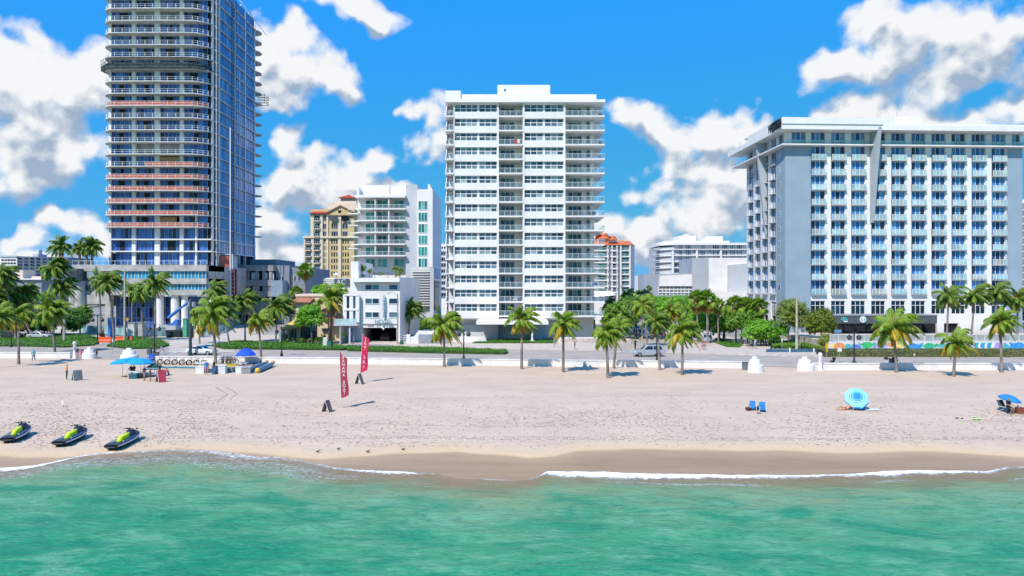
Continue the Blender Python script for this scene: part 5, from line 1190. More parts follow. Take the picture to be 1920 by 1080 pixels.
def tree(name,label,base,blobs_px,lm,seed,D=None,n=9000,size=.13,trunks=1,bark=None,group=None,cat='tree',ysq=.8):
    b=GP(*base) if D is None else Vector((PX(base[0],D),D,0)); Y=b.y; root=thing(name,label,cat,tuple(b),group)
    bl=[(PX(px,Y),Y+dy,PZ(py,Y),rx/F*Y,rx/F*Y*ysq,ry/F*Y) for px,py,rx,ry,dy in blobs_px]
    leafcloud(bl,n,size,seed).build('crown',[lm],root)
    t=MB(); rr=random.Random(seed)
    for i in range(trunks):
        x0=b.x+(i-(trunks-1)/2)*.5; fork=Vector((x0+rr.uniform(-.3,.3),b.y,b.z+(bl[0][2]-bl[0][5]-b.z)*.8+.5)); t.tube([(x0,b.y,b.z-.1),fork],[.17,.11],7)
        for q in bl: t.tube([fork,(fork.x*.4+q[0]*.6,q[1],fork.z*.4+q[2]*.6),(q[0],q[1],q[2]+q[5]*.3)],[.09,.06,.02],5)
    t.build('trunk',[bark or BARKD],root); return root
g='sea grape trees at the left'
tree('sea_grape','dark sea grape tree at the left edge of its row',(30,632),[(28,600,28,24,0),(50,606,22,20,1),(0,602,22,22,0)],TGD,1,group=g,n=11000,size=.2,trunks=2)
tree('sea_grape','dark sea grape tree in the middle of its row by the left road',(84,629),[(85,602,28,22,0),(66,604,20,18,1),(100,590,18,16,2)],TGD,2,group=g,n=11000,size=.2,trunks=2)
tree('sea_grape','round dark sea grape tree at the right end of its row',(118,628),[(136,601,25,20,0),(118,596,20,18,2)],TGD,3,group=g,n=9000,size=.2,trunks=2)
tree('cafe_tree','bright green round tree in front of the cafe conservatory',(585,632),D=127,blobs_px=[(583,585,24,14,0),(590,600,24,12,-.5),(565,602,14,12,-.5),(573,592,16,14,0)],lm=TG,seed=4,n=11000,size=.15)
tree('street_tree','dark dense street tree beside the tower balconies',(1190,630),[(1178,582,32,26,0),(1160,600,24,20,0),(1200,570,22,16,2)],TGM,5,D=140,n=12000,size=.2)
tree('street_tree','wide bright street tree behind the crossing palms',(1265,630),[(1255,577,36,22,0),(1285,570,22,16,3),(1230,566,22,12,3),(1300,592,22,20,0)],TG,6,D=140,n=14000,size=.2)
tree('street_tree','lower dark tree left of the parked cars at the side street',(1155,630),[(1150,585,18,16,2),(1140,600,14,14,1)],TGM,16,D=138,n=5000,size=.2)
tree('tall_street_tree','narrow green tree against the grey windowless block',(1216,640),[(1215,550,9,16,0),(1203,552,12,10,2),(1214,575,12,16,0)],TGM,7,D=185,n=5000,size=.24)
tree('round_tree','round bright green tree on the grass island by the silver car',(1355,641),[(1352,598,33,20,0),(1340,612,26,15,-1),(1372,608,24,17,1)],TG,8,n=13000,size=.16,trunks=3)
tree('sea_grape_bush','spreading bright tree before the hotel corner, dark underneath',(1432,650),[(1428,618,34,20,0),(1455,622,24,17,0),(1402,628,18,12,-1)],TG,9,n=12000,size=.17,trunks=3)
tree('willowy_tree','tall willowy olive-green tree against the grey hotel wall',(1478,640),[(1472,592,18,28,0),(1500,592,24,28,1),(1485,575,20,16,0)],TGO,10,n=14000,size=.14,D=122)
tree('yellow_green_tree','yellow-green tree at the left end of the shop canopy',(1540,642),[(1540,600,27,22,0),(1525,612,20,14,0),(1552,610,16,16,-.5)],leafmat('tree_leaf_yellowish',[(.05,.11,.012),(.09,.16,.02),(.14,.21,.03),(.2,.25,.04)]),11,n=11000,size=.15,D=120)
def shrub(name,label,base,rx,ry,lm,seed,n=900,size=.09,group=None,cat='shrub',D=None):
    b=GP(*base) if D is None else Vector((PX(base[0],D),D,PZ(base[1],D))); Y=b.y; o=leafcloud([(0,0,ry/F*Y*.9,rx/F*Y,rx/F*Y*.7,ry/F*Y)],n,size,seed,.4).build(name,[lm],None,loc=tuple(b)); return tag(o,label,cat,group)
g='shrubs along the cafe front'
for i,(px,py,rx,ry,lm,lb) in enumerate(((538,637,7,5,TGM,'low shrub under the left post of the cafe awning'),(553,638,6,5,TGO,'olive shrub between the cafe awning posts'),(566,639,6,5,TGM,'dark low shrub just left of the cafe trellis'),(580,640,8,5,TGO,'pale shrub below the cafe trellis'),(595,640,8,6,TGM,'rounded shrub right of the pale one at the cafe'),(606,637,7,9,TG,'bright leafy shrub beside the cafe doorway'),(645,636,4,12,TGM,'tall narrow shrub between cafe and hotel terrace'),(620,640,5,4,TGO,'small shrub beside the green news box'))): shrub('shrub',lb,(px,643),rx,ry,lm,20+i,800,.1,g,D=127.8)
shrub('roof_shrub','leafy planting at the left end of the roof terrace',(681,520),8,3,TG,40,500,.08,None,D=133.5); shrub('roof_shrub','rounded shrub between the roof terrace canopies',(713,518),6,5,TGM,41,500,.08,None,D=133.5); shrub('roof_shrub','leafy clump under the right roof terrace palms',(745,520),9,5,TGO,42,500,.08,None,D=133.5)
shrub('clipped_shrub','clipped round green shrub beside the white ramp wall',(771.5,638),6,6,TGM,43,1500,.06)
shrub('planter_bush','small potted bush at the foot of the lamp pole by the garage',(753,645),4,4,TGM,44,500,.06)
shrub('hedge_mass','dark green hedge beside the ramp right of the corner hotel',(797,626),22,16,TGM,45,6000,.14,None,'hedge')
shrub('agave_plant','spiky grey plant on the white terrace wall left of the entrance',(890,628),3,3,TGO,46,200,.1); shrub('agave_plant','smaller spiky plant nearest the tower entrance column',(908,628),2.5,2.5,TGO,47,160,.1)
shrub('palm_shrub','feathery yellow-green shrub at the left end of the mural',(1549,656),17,16,TGO,48,4500,.12,None,D=112); shrub('terrace_shrub','yellowish bush on the hotel terrace near the shop',(1735,640),20,5,leafmat('tree_leaf_yellowish',[]) if False else MATS['tree_leaf_yellowish'],49,2500,.12)
for i,(px,w_,lb) in enumerate(((1770,22,'green terrace bush behind the mural, between palms'),(1815,18,'low green terrace bush at the middle of the palms'),(1853,20,'green terrace bush right of the middle palms'),(1900,24,'green terrace bush by the right edge'))): shrub('terrace_shrub',lb,(px,641),w_,5,TGM,50+i,2200,.13)
tree('leafy_tree','bright leafy tree at the kerb between the silver parked car and the shaggy palms',(1312,634),[(1312,604,20,18,0),(1330,600,16,14,1)],TG,12,D=132,n=7000,size=.16)
tree('leafy_tree','leafy tree behind the spreading tree, under the shaggy trio',(1392,640),[(1390,600,24,18,0),(1412,596,18,14,1),(1370,606,14,12,0)],TGM,13,D=126,n=8000,size=.16)
tree('leafy_tree','light green tree right of the concrete pole at the side street',(1232,632),[(1228,600,20,16,0),(1245,608,16,12,0)],TG,14,D=146,n=7000,size=.17)
tree('background_tree','green tree crown behind the low grey building at the left',(20,640),[(20,560,34,26,0),(60,566,30,24,1),(-15,566,20,24,0)],TGM,15,D=150,n=9000,size=.24)
tree('background_tree','green tree crown between the podium columns and the sea grapes',(150,640),[(158,590,16,18,0)],TGM,17,D=156,n=3500,size=.2)
tree('background_tree','green tree behind the cafe roof, right of the fan palm',(612,600),[(606,548,26,14,0),(632,546,20,14,1)],TG,18,D=146,n=6000,size=.18)
tree('dark_tree','dark leafy tree at the very right edge beside the grey hotel end wall',(1921,640),[(1924,585,12,30,0),(1940,575,22,30,2),(1965,590,24,26,1)],TGM,19,D=138,n=8000,size=.2)
tree('dark_tree','second leafy tree past the right edge of the hotel',(2040,640),[(2035,590,34,24,0),(2075,596,30,20,2)],TGM,20,D=140,n=6000,size=.22)
# ---- hedges and ground cover (grown areas nobody could count leaf by leaf)
GC=leafmat('ground_cover_leaf',[(0.026,0.098,0.010),(0.046,0.156,0.016),(0.065,0.208,0.023),(0.104,0.260,0.039)]); GRY=leafmat('grey_hedge_leaf',[(0.052,0.078,0.052),(0.104,0.143,0.091),(0.156,0.195,0.130),(0.221,0.260,0.182)])
def polycover(name,poly,h,lm,seed,n,size,under=(.05,.09,.02)):
    "ground cover filling a polygon of photo points on the ground"
    w=PL(*poly); rr=random.Random(seed); m=MB(); xs=[p[0] for p in w]; ys=[p[1] for p in w]
    def inside(x,y):
        c=False; j=len(w)-1
        for i in range(len(w)):
            if (w[i][1]>y)!=(w[j][1]>y) and x<(w[j][0]-w[i][0])*(y-w[i][1])/(w[j][1]-w[i][1])+w[i][0]: c=not c
            j=i
        return c
    m.prism(w if sum((w[i][0]*w[(i+1)%len(w)][1]-w[(i+1)%len(w)][0]*w[i][1]) for i in range(len(w)))>0 else list(reversed(w)),-.05,h*.55,1)
    k=0
    while k<n:
        x=rr.uniform(min(xs),max(xs)); y=rr.uniform(min(ys),max(ys))
        if not inside(x,y): continue
        k+=1; z=h*(.5+.5*rr.random())*(1+.35*noise.noise((x*.5,y*.5,seed))); p=Vector((x,y,z)); nn=Vector((rr.gauss(0,.5),rr.gauss(0,.5)-.2,1)).normalized(); a=nn.cross(Vector((rr.random()-.5,rr.random()-.5,.3))).normalized(); bb=nn.cross(a); s=size*rr.uniform(.6,1.3)
        m.add([p-a*s,p-bb*s*.6,p+a*s,p+bb*s*.6],[(0,1,2,3)])
    o=m.build(name,[lm,mat('hedge_under_'+name,under,.9,var=.3)],None); o['kind']='stuff'; return o
polycover('grass_verge',[(-300,650),(-300,629),(100,627),(165,630),(188,637),(176,648),(120,652),(40,650)],.35,GC,1,26000,.15)
polycover('island_ground_cover',[(200,650),(236,636),(262,634),(300,639),(317,648),(300,654),(240,655)],.45,GC,2,9000,.14)
polycover('median_ground_cover',[(398,650),(440,642),(560,647),(640,650.5),(652,656),(640,657.5),(520,656),(420,655)],.5,GC,3,14000,.14)
polycover('median_hedge',[(652,658.8),(648,652),(840,655.5),(948,659.5),(953,662),(946,665),(820,663)],.5,GC,4,14000,.11)
polycover('entrance_ground_cover',[(885,645),(910,639.5),(1040,640),(1043,645)],.35,GC,5,6000,.12)
polycover('corner_ground_cover',[(1338,643),(1352,638),(1392,648),(1386,653),(1362,652)],.3,GC,6,5000,.12)
polycover('grassy_bank',[(1450,655),(1440,645),(1560,646),(1555,657)],.8,TGM,7,9000,.14)
# ================================================================ SEA WALL, STREET FURNITURE, MURAL
WW=mat('sea_wall_white',(.80,.77,.74),.65,var=.07,scale=1.,streak=.18)
def wall_run(label,pts,h=.78):
    r=None; w=[GP(*p) for p in pts]; root=thing('sea_wall',label,'wall',tuple(w[0]),'low white walls along the beach'); m=MB(); c=MB()
    for a,b in zip(w,w[1:]):
        d=(b-a).normalized(); n=Vector((-d.y,d.x,0)); n=n if n.y>0 else -n; q=a+n*.45; s=b+n*.45
        m.add([(a.x,a.y,-.4),(b.x,b.y,-.4),(s.x,s.y,-.4),(q.x,q.y,-.4),(a.x+n.x*.06,a.y+n.y*.06,h),(b.x+n.x*.06,b.y+n.y*.06,h),(s.x,s.y,h),(q.x,q.y,h)],[(0,1,5,4),(1,2,6,5),(2,3,7,6),(3,0,4,7)])
        a2=a-n*.0;b2=b-n*.0
        c.add([(a2.x,a2.y,h),(b2.x,b2.y,h),(s.x+n.x*.05,s.y+n.y*.05,h),(q.x+n.x*.05,q.y+n.y*.05,h),(a2.x,a2.y,h+.1),(b2.x,b2.y,h+.1),(s.x+n.x*.05,s.y+n.y*.05,h+.1),(q.x+n.x*.05,q.y+n.y*.05,h+.1)],[(0,1,5,4),(1,2,6,5),(2,3,7,6),(3,0,4,7),(4,5,6,7),(3,2,1,0)])
    m.build('wall_face',[WW],root); c.build('coping',[WW],root); return root
wall_run('low white sea wall at the far left, broken off at the white gate pier',[(-330,663),(0,671.5),(60,671.8),(131,671.6)])
wall_run('longest low white sea wall, running from the bicycles to the middle gate pier',[(290,679.5),(640,682.5),(1000,686.5),(1350,690),(1404,691)])
wall_run('low white sea wall on the right below the mural, beside the parked motorcycle',[(1524,694),(1640,694),(1920,694),(2500,694)])
def pier(px,py,w,h,label,stepdir=0):
    b=GP(px,py); D=b.y; s=w/F*D/2; H=h/F*D; root=thing('gate_pier',label,'gate pier',tuple(b),'stepped white gate piers at the beach entrances'); m=MB()
    m.lathe(b,[(s*1.08,-.3),(s*.98,H*.45)],20,sy=.8); m.lathe(b,[(s*.98,H*.45),(s*.93,H*.50),(s*.80,H*.51)],20,sy=.8); m.build('curved_base',[WW],root)
    m=MB(); c=(b.x-s*.1,b.y+.1,b.z); m.lathe(c,[(s*.74,H*.45),(s*.68,H*.80),(s*.62,H*.83)],18,sy=.8); m.build('middle_step',[WW],root)
    m=MB(); m.lathe(c,[(s*.34,H*.8),(s*.30,H*1.0),(s*.12,H*1.02)],14,sy=.9); m.build('top_cap',[WW],root); return root
pier(168,672,26,20,'white gate pier beside the walkers in dark and pink at the far left'); pier(243,677,32,24,'white gate pier beside the blue bin')
pier(1417,698,29,29,'white gate pier with the mesh bin at its side'); pier(1511,695,32,25,'white gate pier right of the road entrance, beside a white post')
def post(px,py,h,label):
    b=GP(px,py); H=h/F*b.y; r=thing('beach_shower',label,'post',tuple(b)); m=MB(); m.lathe(b,[(.3,-.2),(.27,.3),(.2,.35),(.19,H*.78)],14); m.build('column',[WW],r); m=MB(); m.lathe(b,[(.19,H*.78),(.26,H*.82),(.26,H*.94),(.1,H)],14); m.build('cap',[WW],r); m=MB(); m.cbox((b.x,b.y-.22,b.z+H*.6),(.16,.06,.4)); m.build('panel',[GREYL],r)
post(140,672,32,'white shower column with a domed cap at the left beach entrance'); post(1538,695,34,'white shower column with a domed cap at the right beach entrance')
BK=mat('black_lamp_metal',(.022,.027,.03),.45,var=.2,spec=.5); LGL=mat('lantern_glass',(.45,.45,.40),.3); DGM=mat('dark_green_metal',(.02,.06,.07),.45,var=.2)
def lamp(px,py,topy,label,sides=(-1,1),arm=9):
    b=GP(px,py); D=b.y; H=(py-topy)/F*D+0; r=thing('street_lamp',label,'street lamp',tuple(b),'black lantern street lamps along the promenade'); m=MB()
    m.lathe(b,[(.24,0),(.24,.35),(.15,.5),(.10,.9),(.075,H*.9),(.10,H*.92),(.12,H*.95),(.04,H),(.01,H+.25)],10); m.build('pole',[BK],r)
    for s in sides:
        a=arm/F*D*s; m=MB(); m.tube([(b.x,b.y,b.z+H*.93),(b.x+a*.5,b.y,b.z+H*1.0),(b.x+a,b.y,b.z+H*.98),(b.x+a,b.y,b.z+H*.90)],.035,6); m.build('arm',[BK],r)
        c=(b.x+a,b.y,b.z+H*.80); m=MB(); m.lathe(c,[(.05,H*.10),(.12,.42),(.36,.2),(.38,.14)],10); l=m.build('lantern',[BK],r); g=MB(); g.lathe(c,[(.33,.13),(.26,-.16),(.08,-.24)],10); g.build('lantern_glass',[mat('smoked_lantern_glass',(.10,.12,.12),.2,spec=.6)],l)
lamp(289.5,664,607,'black twin-lantern lamp behind the row of bicycles'); lamp(528,668,612,'black twin-lantern lamp in front of the cafe awnings'); lamp(869.5,676,616,'black twin-lantern lamp left of the white tower entrance')
lamp(1231.5,681,622,'black twin-lantern lamp at the side street, beside a palm trunk'); lamp(1601.5,683,622,'black twin-lantern lamp in front of the round coffee badge'); lamp(183,646,590,'black lamp at the left end of the orange barriers')
lamp(21,651,598,'dark lamp on the grass verge at the far left'); lamp(621.5,657,575,'tall black lamp on the hedge strip left of the corner hotel'); lamp(1446,658,600,'dark lamp under the spreading tree by the hotel corner',(1,))
def mast(px,py,topy,w,label,box=None,m_=None):
    b=GP(px,py); D=b.y; r=thing('traffic_mast',label,'traffic mast',tuple(b),'thick dark traffic masts'); m=MB(); H=(py-topy)/F*D; R_=w/F*D/2; m.lathe(b,[(R_*1.5,0),(R_*1.5,.3),(R_*1.05,.45),(R_,H),(R_*.5,H+.1)],12); m.build('mast_pole',[m_ or DGM],r)
    if box:
        x,y0,y1,w2=box; q=MB(); q.cbox((PX(x,D),D-.3,PZ((y0+y1)/2,D)),(w2/F*D,.35,(y1-y0)/F*D)); s=q.build('signal_box',[BK],r); l=MB()
        for i in range(3): l.ball((PX(x,D),D-.5,PZ(y0+(y1-y0)*(.2+.3*i),D)),.12,0,8,5)
        l.build('signal_lens',[mat('dark_lens',(.05,.03,.03),.3)],s)
mast(357,667,562,5.2,'thick dark traffic mast in front of the blue boom lift',(361.5,611,633,5)); mast(1192,636,556,5,'thick dark traffic mast before the white pickup',(1191.5,618,628,4))
def cpole(px,py,topy,label,arm=None,w=.2,m_=None):
    b=GP(px,py); D=b.y; r=thing('utility_pole',label,'pole',tuple(b)); H=(py-topy)/F*D; m=MB(); m.tube([(b.x,b.y,b.z-.1),(b.x,b.y,b.z+H)],[w,w*.6],10); m.build('pole_shaft',[m_ or mat('pole_concrete',(.50,.44,.36),.85,var=.12,streak=.1)],r)
    if arm:
        m=MB(); a=arm/F*D; m.tube([(b.x,b.y,b.z+H*.97),(b.x+a*.5,b.y,b.z+H+.25),(b.x+a,b.y,b.z+H+.2)],.05,6); m.build('lamp_arm',[RAILG],r); m=MB(); m.ball((b.x+a,b.y,b.z+H+.15),.28,0,8,5,(1.3,.6,.35)); m.build('lamp_head',[RAILG],r)
cpole(121,640,552,'bare concrete pole on the grass verge among the left palms',w=.24); cpole(234,641,505,'tallest bare concrete pole, in front of the tower podium',w=.26); cpole(745.5,646,551,'thin street light pole in front of the blue-lettered hotel',-17,.15,mat('pole_bronze',(.34,.30,.27),.7))
cpole(1494,658,558,'concrete street light pole in front of the grey hotel wall',13,.25); cpole(1204,648,553,'concrete street light pole at the side street by the pickup',12,.2); cpole(1039,652,612,'short grey signpost on the pavement right of the tower entrance',None,.10,RAILG); cpole(1325,650,590,'thin pole behind the silver parked car',None,.06,RAILG)
def sign(px,py,topy,label,w,h,col,shape='rect',txt=None,sz=.2):
    b=GP(px,py); D=b.y; r=thing('road_sign',label,'sign',tuple(b)); m=MB(); H=(py-topy)/F*D; m.tube([(b.x,b.y,b.z),(b.x,b.y,b.z+H)],.035,6); m.build('post',[RAILG],r); W=w/F*D/2; Hh=h/F*D; m=MB(); z1=b.z+H; z0=z1-Hh
    if shape=='diamond': m.extr([(b.x,z0),(b.x+W,(z0+z1)/2),(b.x,z1),(b.x-W,(z0+z1)/2)],'y',b.y-.06,b.y-.035)
    elif shape=='stack': m.extr([(b.x-W,z0+Hh*.3),(b.x+W,z0+Hh*.3),(b.x+W,z1-Hh*.2),(b.x,z1),(b.x-W,z1-Hh*.2)],'y',b.y-.06,b.y-.035); m.box(b.x-W*.5,b.x+W*.5,b.y-.06,b.y-.035,z0,z0+Hh*.25)
    else: m.box(b.x-W,b.x+W,b.y-.06,b.y-.035,z0,z1)
    m.build('sign_plate',[col],r); return r
YS=mat('yellow_sign',(.68,.42,.03),.5,var=.1); WS=mat('white_sign',(.75,.75,.73),.5); BS=mat('blue_sign_plate',(.12,.27,.45),.5); OS=mat('orange_sign',(.75,.30,.03),.5,var=.1)
sign(239,640,595,'yellow diamond sign beside the tallest concrete pole',7,8,YS,'diamond'); sign(1550,683,641,'yellow-orange sign on a thin post at the left end of the mural',5,19,YS,'stack'); sign(1571,683,618,'street post with a blue name plate in front of the shop canopy',13,6,BS); sign(1574,683.4,652,'small white sign facing the road before the mural',8,7,WS)
sign(211,664,635,'thin road sign post on the left road before the orange barriers',1.5,6,WS); sign(1466,662,635,'small white and green sign post in front of the dark hedge',2,7,WS); sign(1500,657,620,'pale road sign beside the concrete light pole',4,7,WS,'diamond'); sign(1714,683,663,'thin sign post by the hedge right of the motorcycle',2.5,4,WS); sign(412,640,596,'orange sign behind the broad windswept palm',8,8,OS,'diamond'); sign(1201,664,632,'brownish sign beside the concrete pole at the crossing',5,7,mat('tan_sign',(.45,.33,.15),.6)); sign(613,655,636,'thin signpost before the green news box',2,4,WS)
def hydrant_etc():
    for px,py,lb in ((1481,663,'small pale post with a chain by the road entrance'),(1526,664,'small white post at the kerb before the mural')):
        b=GP(px,py); r=thing('kerb_post',lb,'bollard',tuple(b)); m=MB(); m.lathe(b,[(.12,0),(.11,.85),(.05,.95)],8); m.build('shaft',[WS],r); m=MB(); m.lathe(b,[(.3,0),(.26,.12),(.1,.14)],8); m.build('foot',[mat('brown_mound',(.18,.14,.10),.9)],r)
hydrant_etc()
# ---- orange water barriers
def barrier(px,py,w,label):
    b=GP(px,py); D=b.y; W=w/F*D; r=thing('plastic_barrier',label,'barrier',tuple(b),'orange plastic road barriers'); m=MB(); m.extr([(-.3,0),(.3,0),(.28,.3),(.12,.55),(.09,1.05),(-.09,1.05),(-.12,.55),(-.28,.3)],'x',-W/2,W/2); m.build('barrier_body',[mat('orange_plastic',(.80,.12,.04),.5,var=.08)],r,loc=tuple(b)); m=MB()
    for i in range(3): m.box(-W/2+W*(i+.35)/3,-W/2+W*(i+.65)/3,-.32,.32,.02,.14)
    m.build('fork_slot',[mat('orange_plastic_dark',(.30,.04,.02),.6)],r,loc=tuple(b))
barrier(197,642,23,'wide orange barrier nearest the sea grape trees'); barrier(226,641,18,'shorter orange barrier beside the tallest concrete pole'); barrier(191,634.5,10,'small orange barrier behind the wide one'); barrier(244,640.5,8,'short orange barrier right of the concrete pole')
# ---- building-site fence with printed cloth
def site_fence():
    pts=[(140,622),(196,628),(262,632),(345,629),(392,629),(416,624),(440,610),(470,606)]; w=[GP(p[0],p[1]) for p in pts]; r=thing('site_fence','building-site fence wrapped in pale blue and green printed cloth','fence',tuple(w[0])); f=MB(); c=MB()
    for a,b in zip(w,w[1:]):
        n=max(1,int((b-a).length/3)); 
        for i in range(n):
            p=a.lerp(b,i/n); q=a.lerp(b,(i+1)/n); f.tube([(p.x,p.y,0),(p.x,p.y,2.1)],.04,5); h=1.85+.05*math.sin(p.x*3); c.add([(p.x,p.y-.05,.12),(q.x,q.y-.05,.12),(q.x,q.y-.05,h),(p.x,p.y-.05,h)],[(0,1,2,3)],i%3)
        f.tube([(a.x,a.y,2.05),(b.x,b.y,2.05)],.03,4,cap=False)
    f.build('fence_frame',[RAILG],r); c.build('fence_cloth',[mat('fence_cloth_blue',(.20,.42,.48),.7,col2=(.45,.56,.58),scale=.7,mot=.55),mat('fence_cloth_teal',(.08,.30,.33),.7,col2=(.40,.50,.52),scale=.8),mat('fence_cloth_pale',(.40,.52,.55),.7,col2=(.16,.38,.42),scale=.9)],r)
site_fence()
def boom_lift():
    D=150.; b=Vector((PX(318,D),D,0)); r=thing('boom_lift','blue boom lift with its arm raised to the right in front of the podium','boom lift',tuple(b)); BLU=mat('machine_blue',(.06,.22,.62),.4,var=.08); m=MB(); m.cbox((b.x,D,1.9),(3.6,2,1.1)); m.build('turret',[mat('machine_grey',(.5,.52,.53),.5)],r); m=MB(); m.cbox((b.x,D,.95),(3.0,2,.5)); m.build('chassis',[BK],r)
    m=MB(); a=Vector((PX(318,D),D-.6,PZ(596,D))); e=Vector((PX(356,D),D-.6,PZ(566,D))); mid=a.lerp(e,.5); m.tube([a,mid],.36,4); m.tube([mid,e],.24,4); m.build('arm',[BLU],r); m=MB(); m.cbox((e.x+.7,D-.6,e.z-.5),(1.3,1,1.)); m.build('basket',[RAILG],r)
    for i,(sx_,sy) in enumerate(((-1,-1),(1,-1),(-1,1),(1,1))): m=MB(); m.tube([(b.x+sx_*1.1,D+sy*.95-.2,.55),(b.x+sx_*1.1,D+sy*.95+.2,.55)],.55,14); m.build('wheel',[BK],r)
    b=Vector((PX(346,D),D-4,0)); r=thing('blue_digger','low blue machine with a bent arm behind the fence, right of the boom lift','digger',tuple(b)); m=MB(); m.extr([(PX(335,D),PZ(608,D)),(PX(353,D),PZ(608,D)),(PX(354,D),PZ(598,D)),(PX(349,D),PZ(597,D)),(PX(344,D),PZ(603,D)),(PX(335,D),PZ(605.5,D))],'y',D-5,D-3.2); m.build('body',[BLU],r); m=MB(); m.cbox((b.x,D-4,.7),(3,2,1.3)); m.build('tracks',[BK],r)
boom_lift()
def site_things():
    D=146.
    for i,(px,w,h,y,c,nm,lb) in enumerate(((209,5,20,606,(.10,.25,.55),'site_toilet','tall blue site cabinet left of the concrete pole'),(250,12,9,610,(.6,.6,.58),'site_container','pale container behind the fence'),(268,10,10,610,(.45,.48,.45),'material_stack','grey stack of sheets behind the fence'),(350,7,9,602,(.10,.40,.25),'green_cabinet','green cabinet behind the blue digger'),(364,8,14,607,(.42,.60,.66),'site_cabin','pale blue cabin right of the thick dark mast'),(372,7,5,612,(.8,.62,.4),'timber_crate','sand-coloured crate right of the thick dark mast'))):
        x=PX(px,D); z1=PZ(y-h/2,D); r=thing(nm,lb,nm.split('_')[-1],(x,D,0)); W=w/F*D; m=MB(); m.cbox((x,D,z1/2),(W,1.8,z1)); m.build('box',[mat('site_col_%d'%i,c,.6,var=.15,streak=.1)],r); m=MB(); m.cbox((x,D,z1+.06),(W+.2,2.0,.12)); m.build('lid',[RAILG],r)
site_things()
# ---- street boxes, pots, statue, parasols at the hotel front
def nbox():
    b=GP(615,652); r=thing('news_box','green and white street box on the pavement before the cafe','street box',tuple(b)); m=MB(); m.cbox((b.x-.45,b.y,.9),(.7,.6,1.8)); m.build('white_panel',[WS],r); m=MB(); m.cbox((b.x+.35,b.y,.65),(.8,.6,1.0)); m.build('green_bin',[mat('bin_green',(.03,.22,.16),.5)],r)
    b=GP(753,647); r=thing('round_pot','dark round pot holding a small bush by the garage','plant pot',tuple(b)); m=MB(); m.lathe(b,[(.25,0),(.42,.35),(.36,.5)],12); m.build('bowl',[mat('pot_green',(.03,.12,.10),.5)],r); m=MB(); m.lathe(b,[(.3,-.02),(.3,.05)],12); m.build('foot',[BK],r)
    b=GP(998,642); r=thing('statue','small white statue of a standing figure on the tower lawn','statue',tuple(b)); m=MB(); m.lathe(b,[(.55,0),(.5,.3),(.28,.4),(.25,.6)],8); m.build('plinth',[WW],r); m=MB(); m.lathe((b.x,b.y,b.z+.6),[(.2,0),(.24,.3),(.14,.5),(.22,.75),(.20,.9),(.07,.98),(.12,1.1),(.1,1.22),(.02,1.28)],12); m.build('figure',[WW],r)
    for px,lb in ((655,'closed white parasol left of its pair at the hotel door'),(663,'closed white parasol right of its pair at the hotel door'),(643.5,'short white post at the left of the hotel terrace')):
        b=GP(px,643); r=thing('closed_parasol' if px>650 else 'white_post',lb,'parasol' if px>650 else 'post',tuple(b)); m=MB(); m.lathe(b,[(.3,0),(.3,.15),(.05,.2)],8); m.build('foot',[WW],r); m=MB(); m.lathe(b,[(.05,.2),(.3 if px>650 else .12,.5),(.16 if px>650 else .12,1.3),(.03,1.75)],8); m.build('folded_canopy' if px>650 else 'shaft',[WW],r)
nbox()
def roof_parasols():
    D=134.
    for px,w,c,lb in ((702,20,(.12,.10,.10),'dark flat parasol at the left of the roof terrace'),(727,24,(.16,.12,.13),'dark flat parasol at the middle of the roof terrace')):
        b=Vector((PX(px,D),D,PZ(521,D))); r=thing('terrace_parasol',lb,'parasol',tuple(b)); m=MB(); W=w/F*D/2; m.lathe((b.x,b.y,b.z+.75),[(W,0),(W*.5,.2),(.05,.4)],8); m.build('canopy',[mat('parasol_%d'%px,c,.8)],r); m=MB(); m.cyl(b.x,b.y,b.z,b.z+.9,.04,6); m.build('pole',[RAILG],r)
    D=165.; b=Vector((PX(626.5,D),D+2,PZ(521,D))); r=thing('terrace_parasol','white parasol on the roof above the dark letter sign','parasol',tuple(b)); m=MB(); m.lathe((b.x,b.y,b.z+.7),[(.95,0),(.5,.35),(.03,.7)],10); m.build('canopy',[WW],r); m=MB(); m.cyl(b.x,b.y,b.z,b.z+.8,.04,6); m.build('pole',[RAILG],r)
    for px,lb in ((645,'left blue chair on the corner hotel terrace'),(664,'right blue chair on the corner hotel terrace')):
        D=129.; b=Vector((PX(px,D),D,PZ(607,D)+.02)); r=thing('terrace_chair',lb,'chair',tuple(b)); m=MB(); m.cbox((b.x,b.y,b.z+.35),(.8,.6,.12)); m.build('seat',[BLUC],r); m=MB(); m.cbox((b.x,b.y+.3,b.z+.62),(.8,.08,.55)); m.build('backrest',[BLUC],r)
        for s in (-1,1): m=MB(); m.cbox((b.x+s*.33,b.y,b.z+.15),(.07,.6,.3)); m.build('leg',[WW],r)
BLUC=mat('bright_blue_plastic',(.04,.22,.62),.5,var=.06)
roof_parasols()
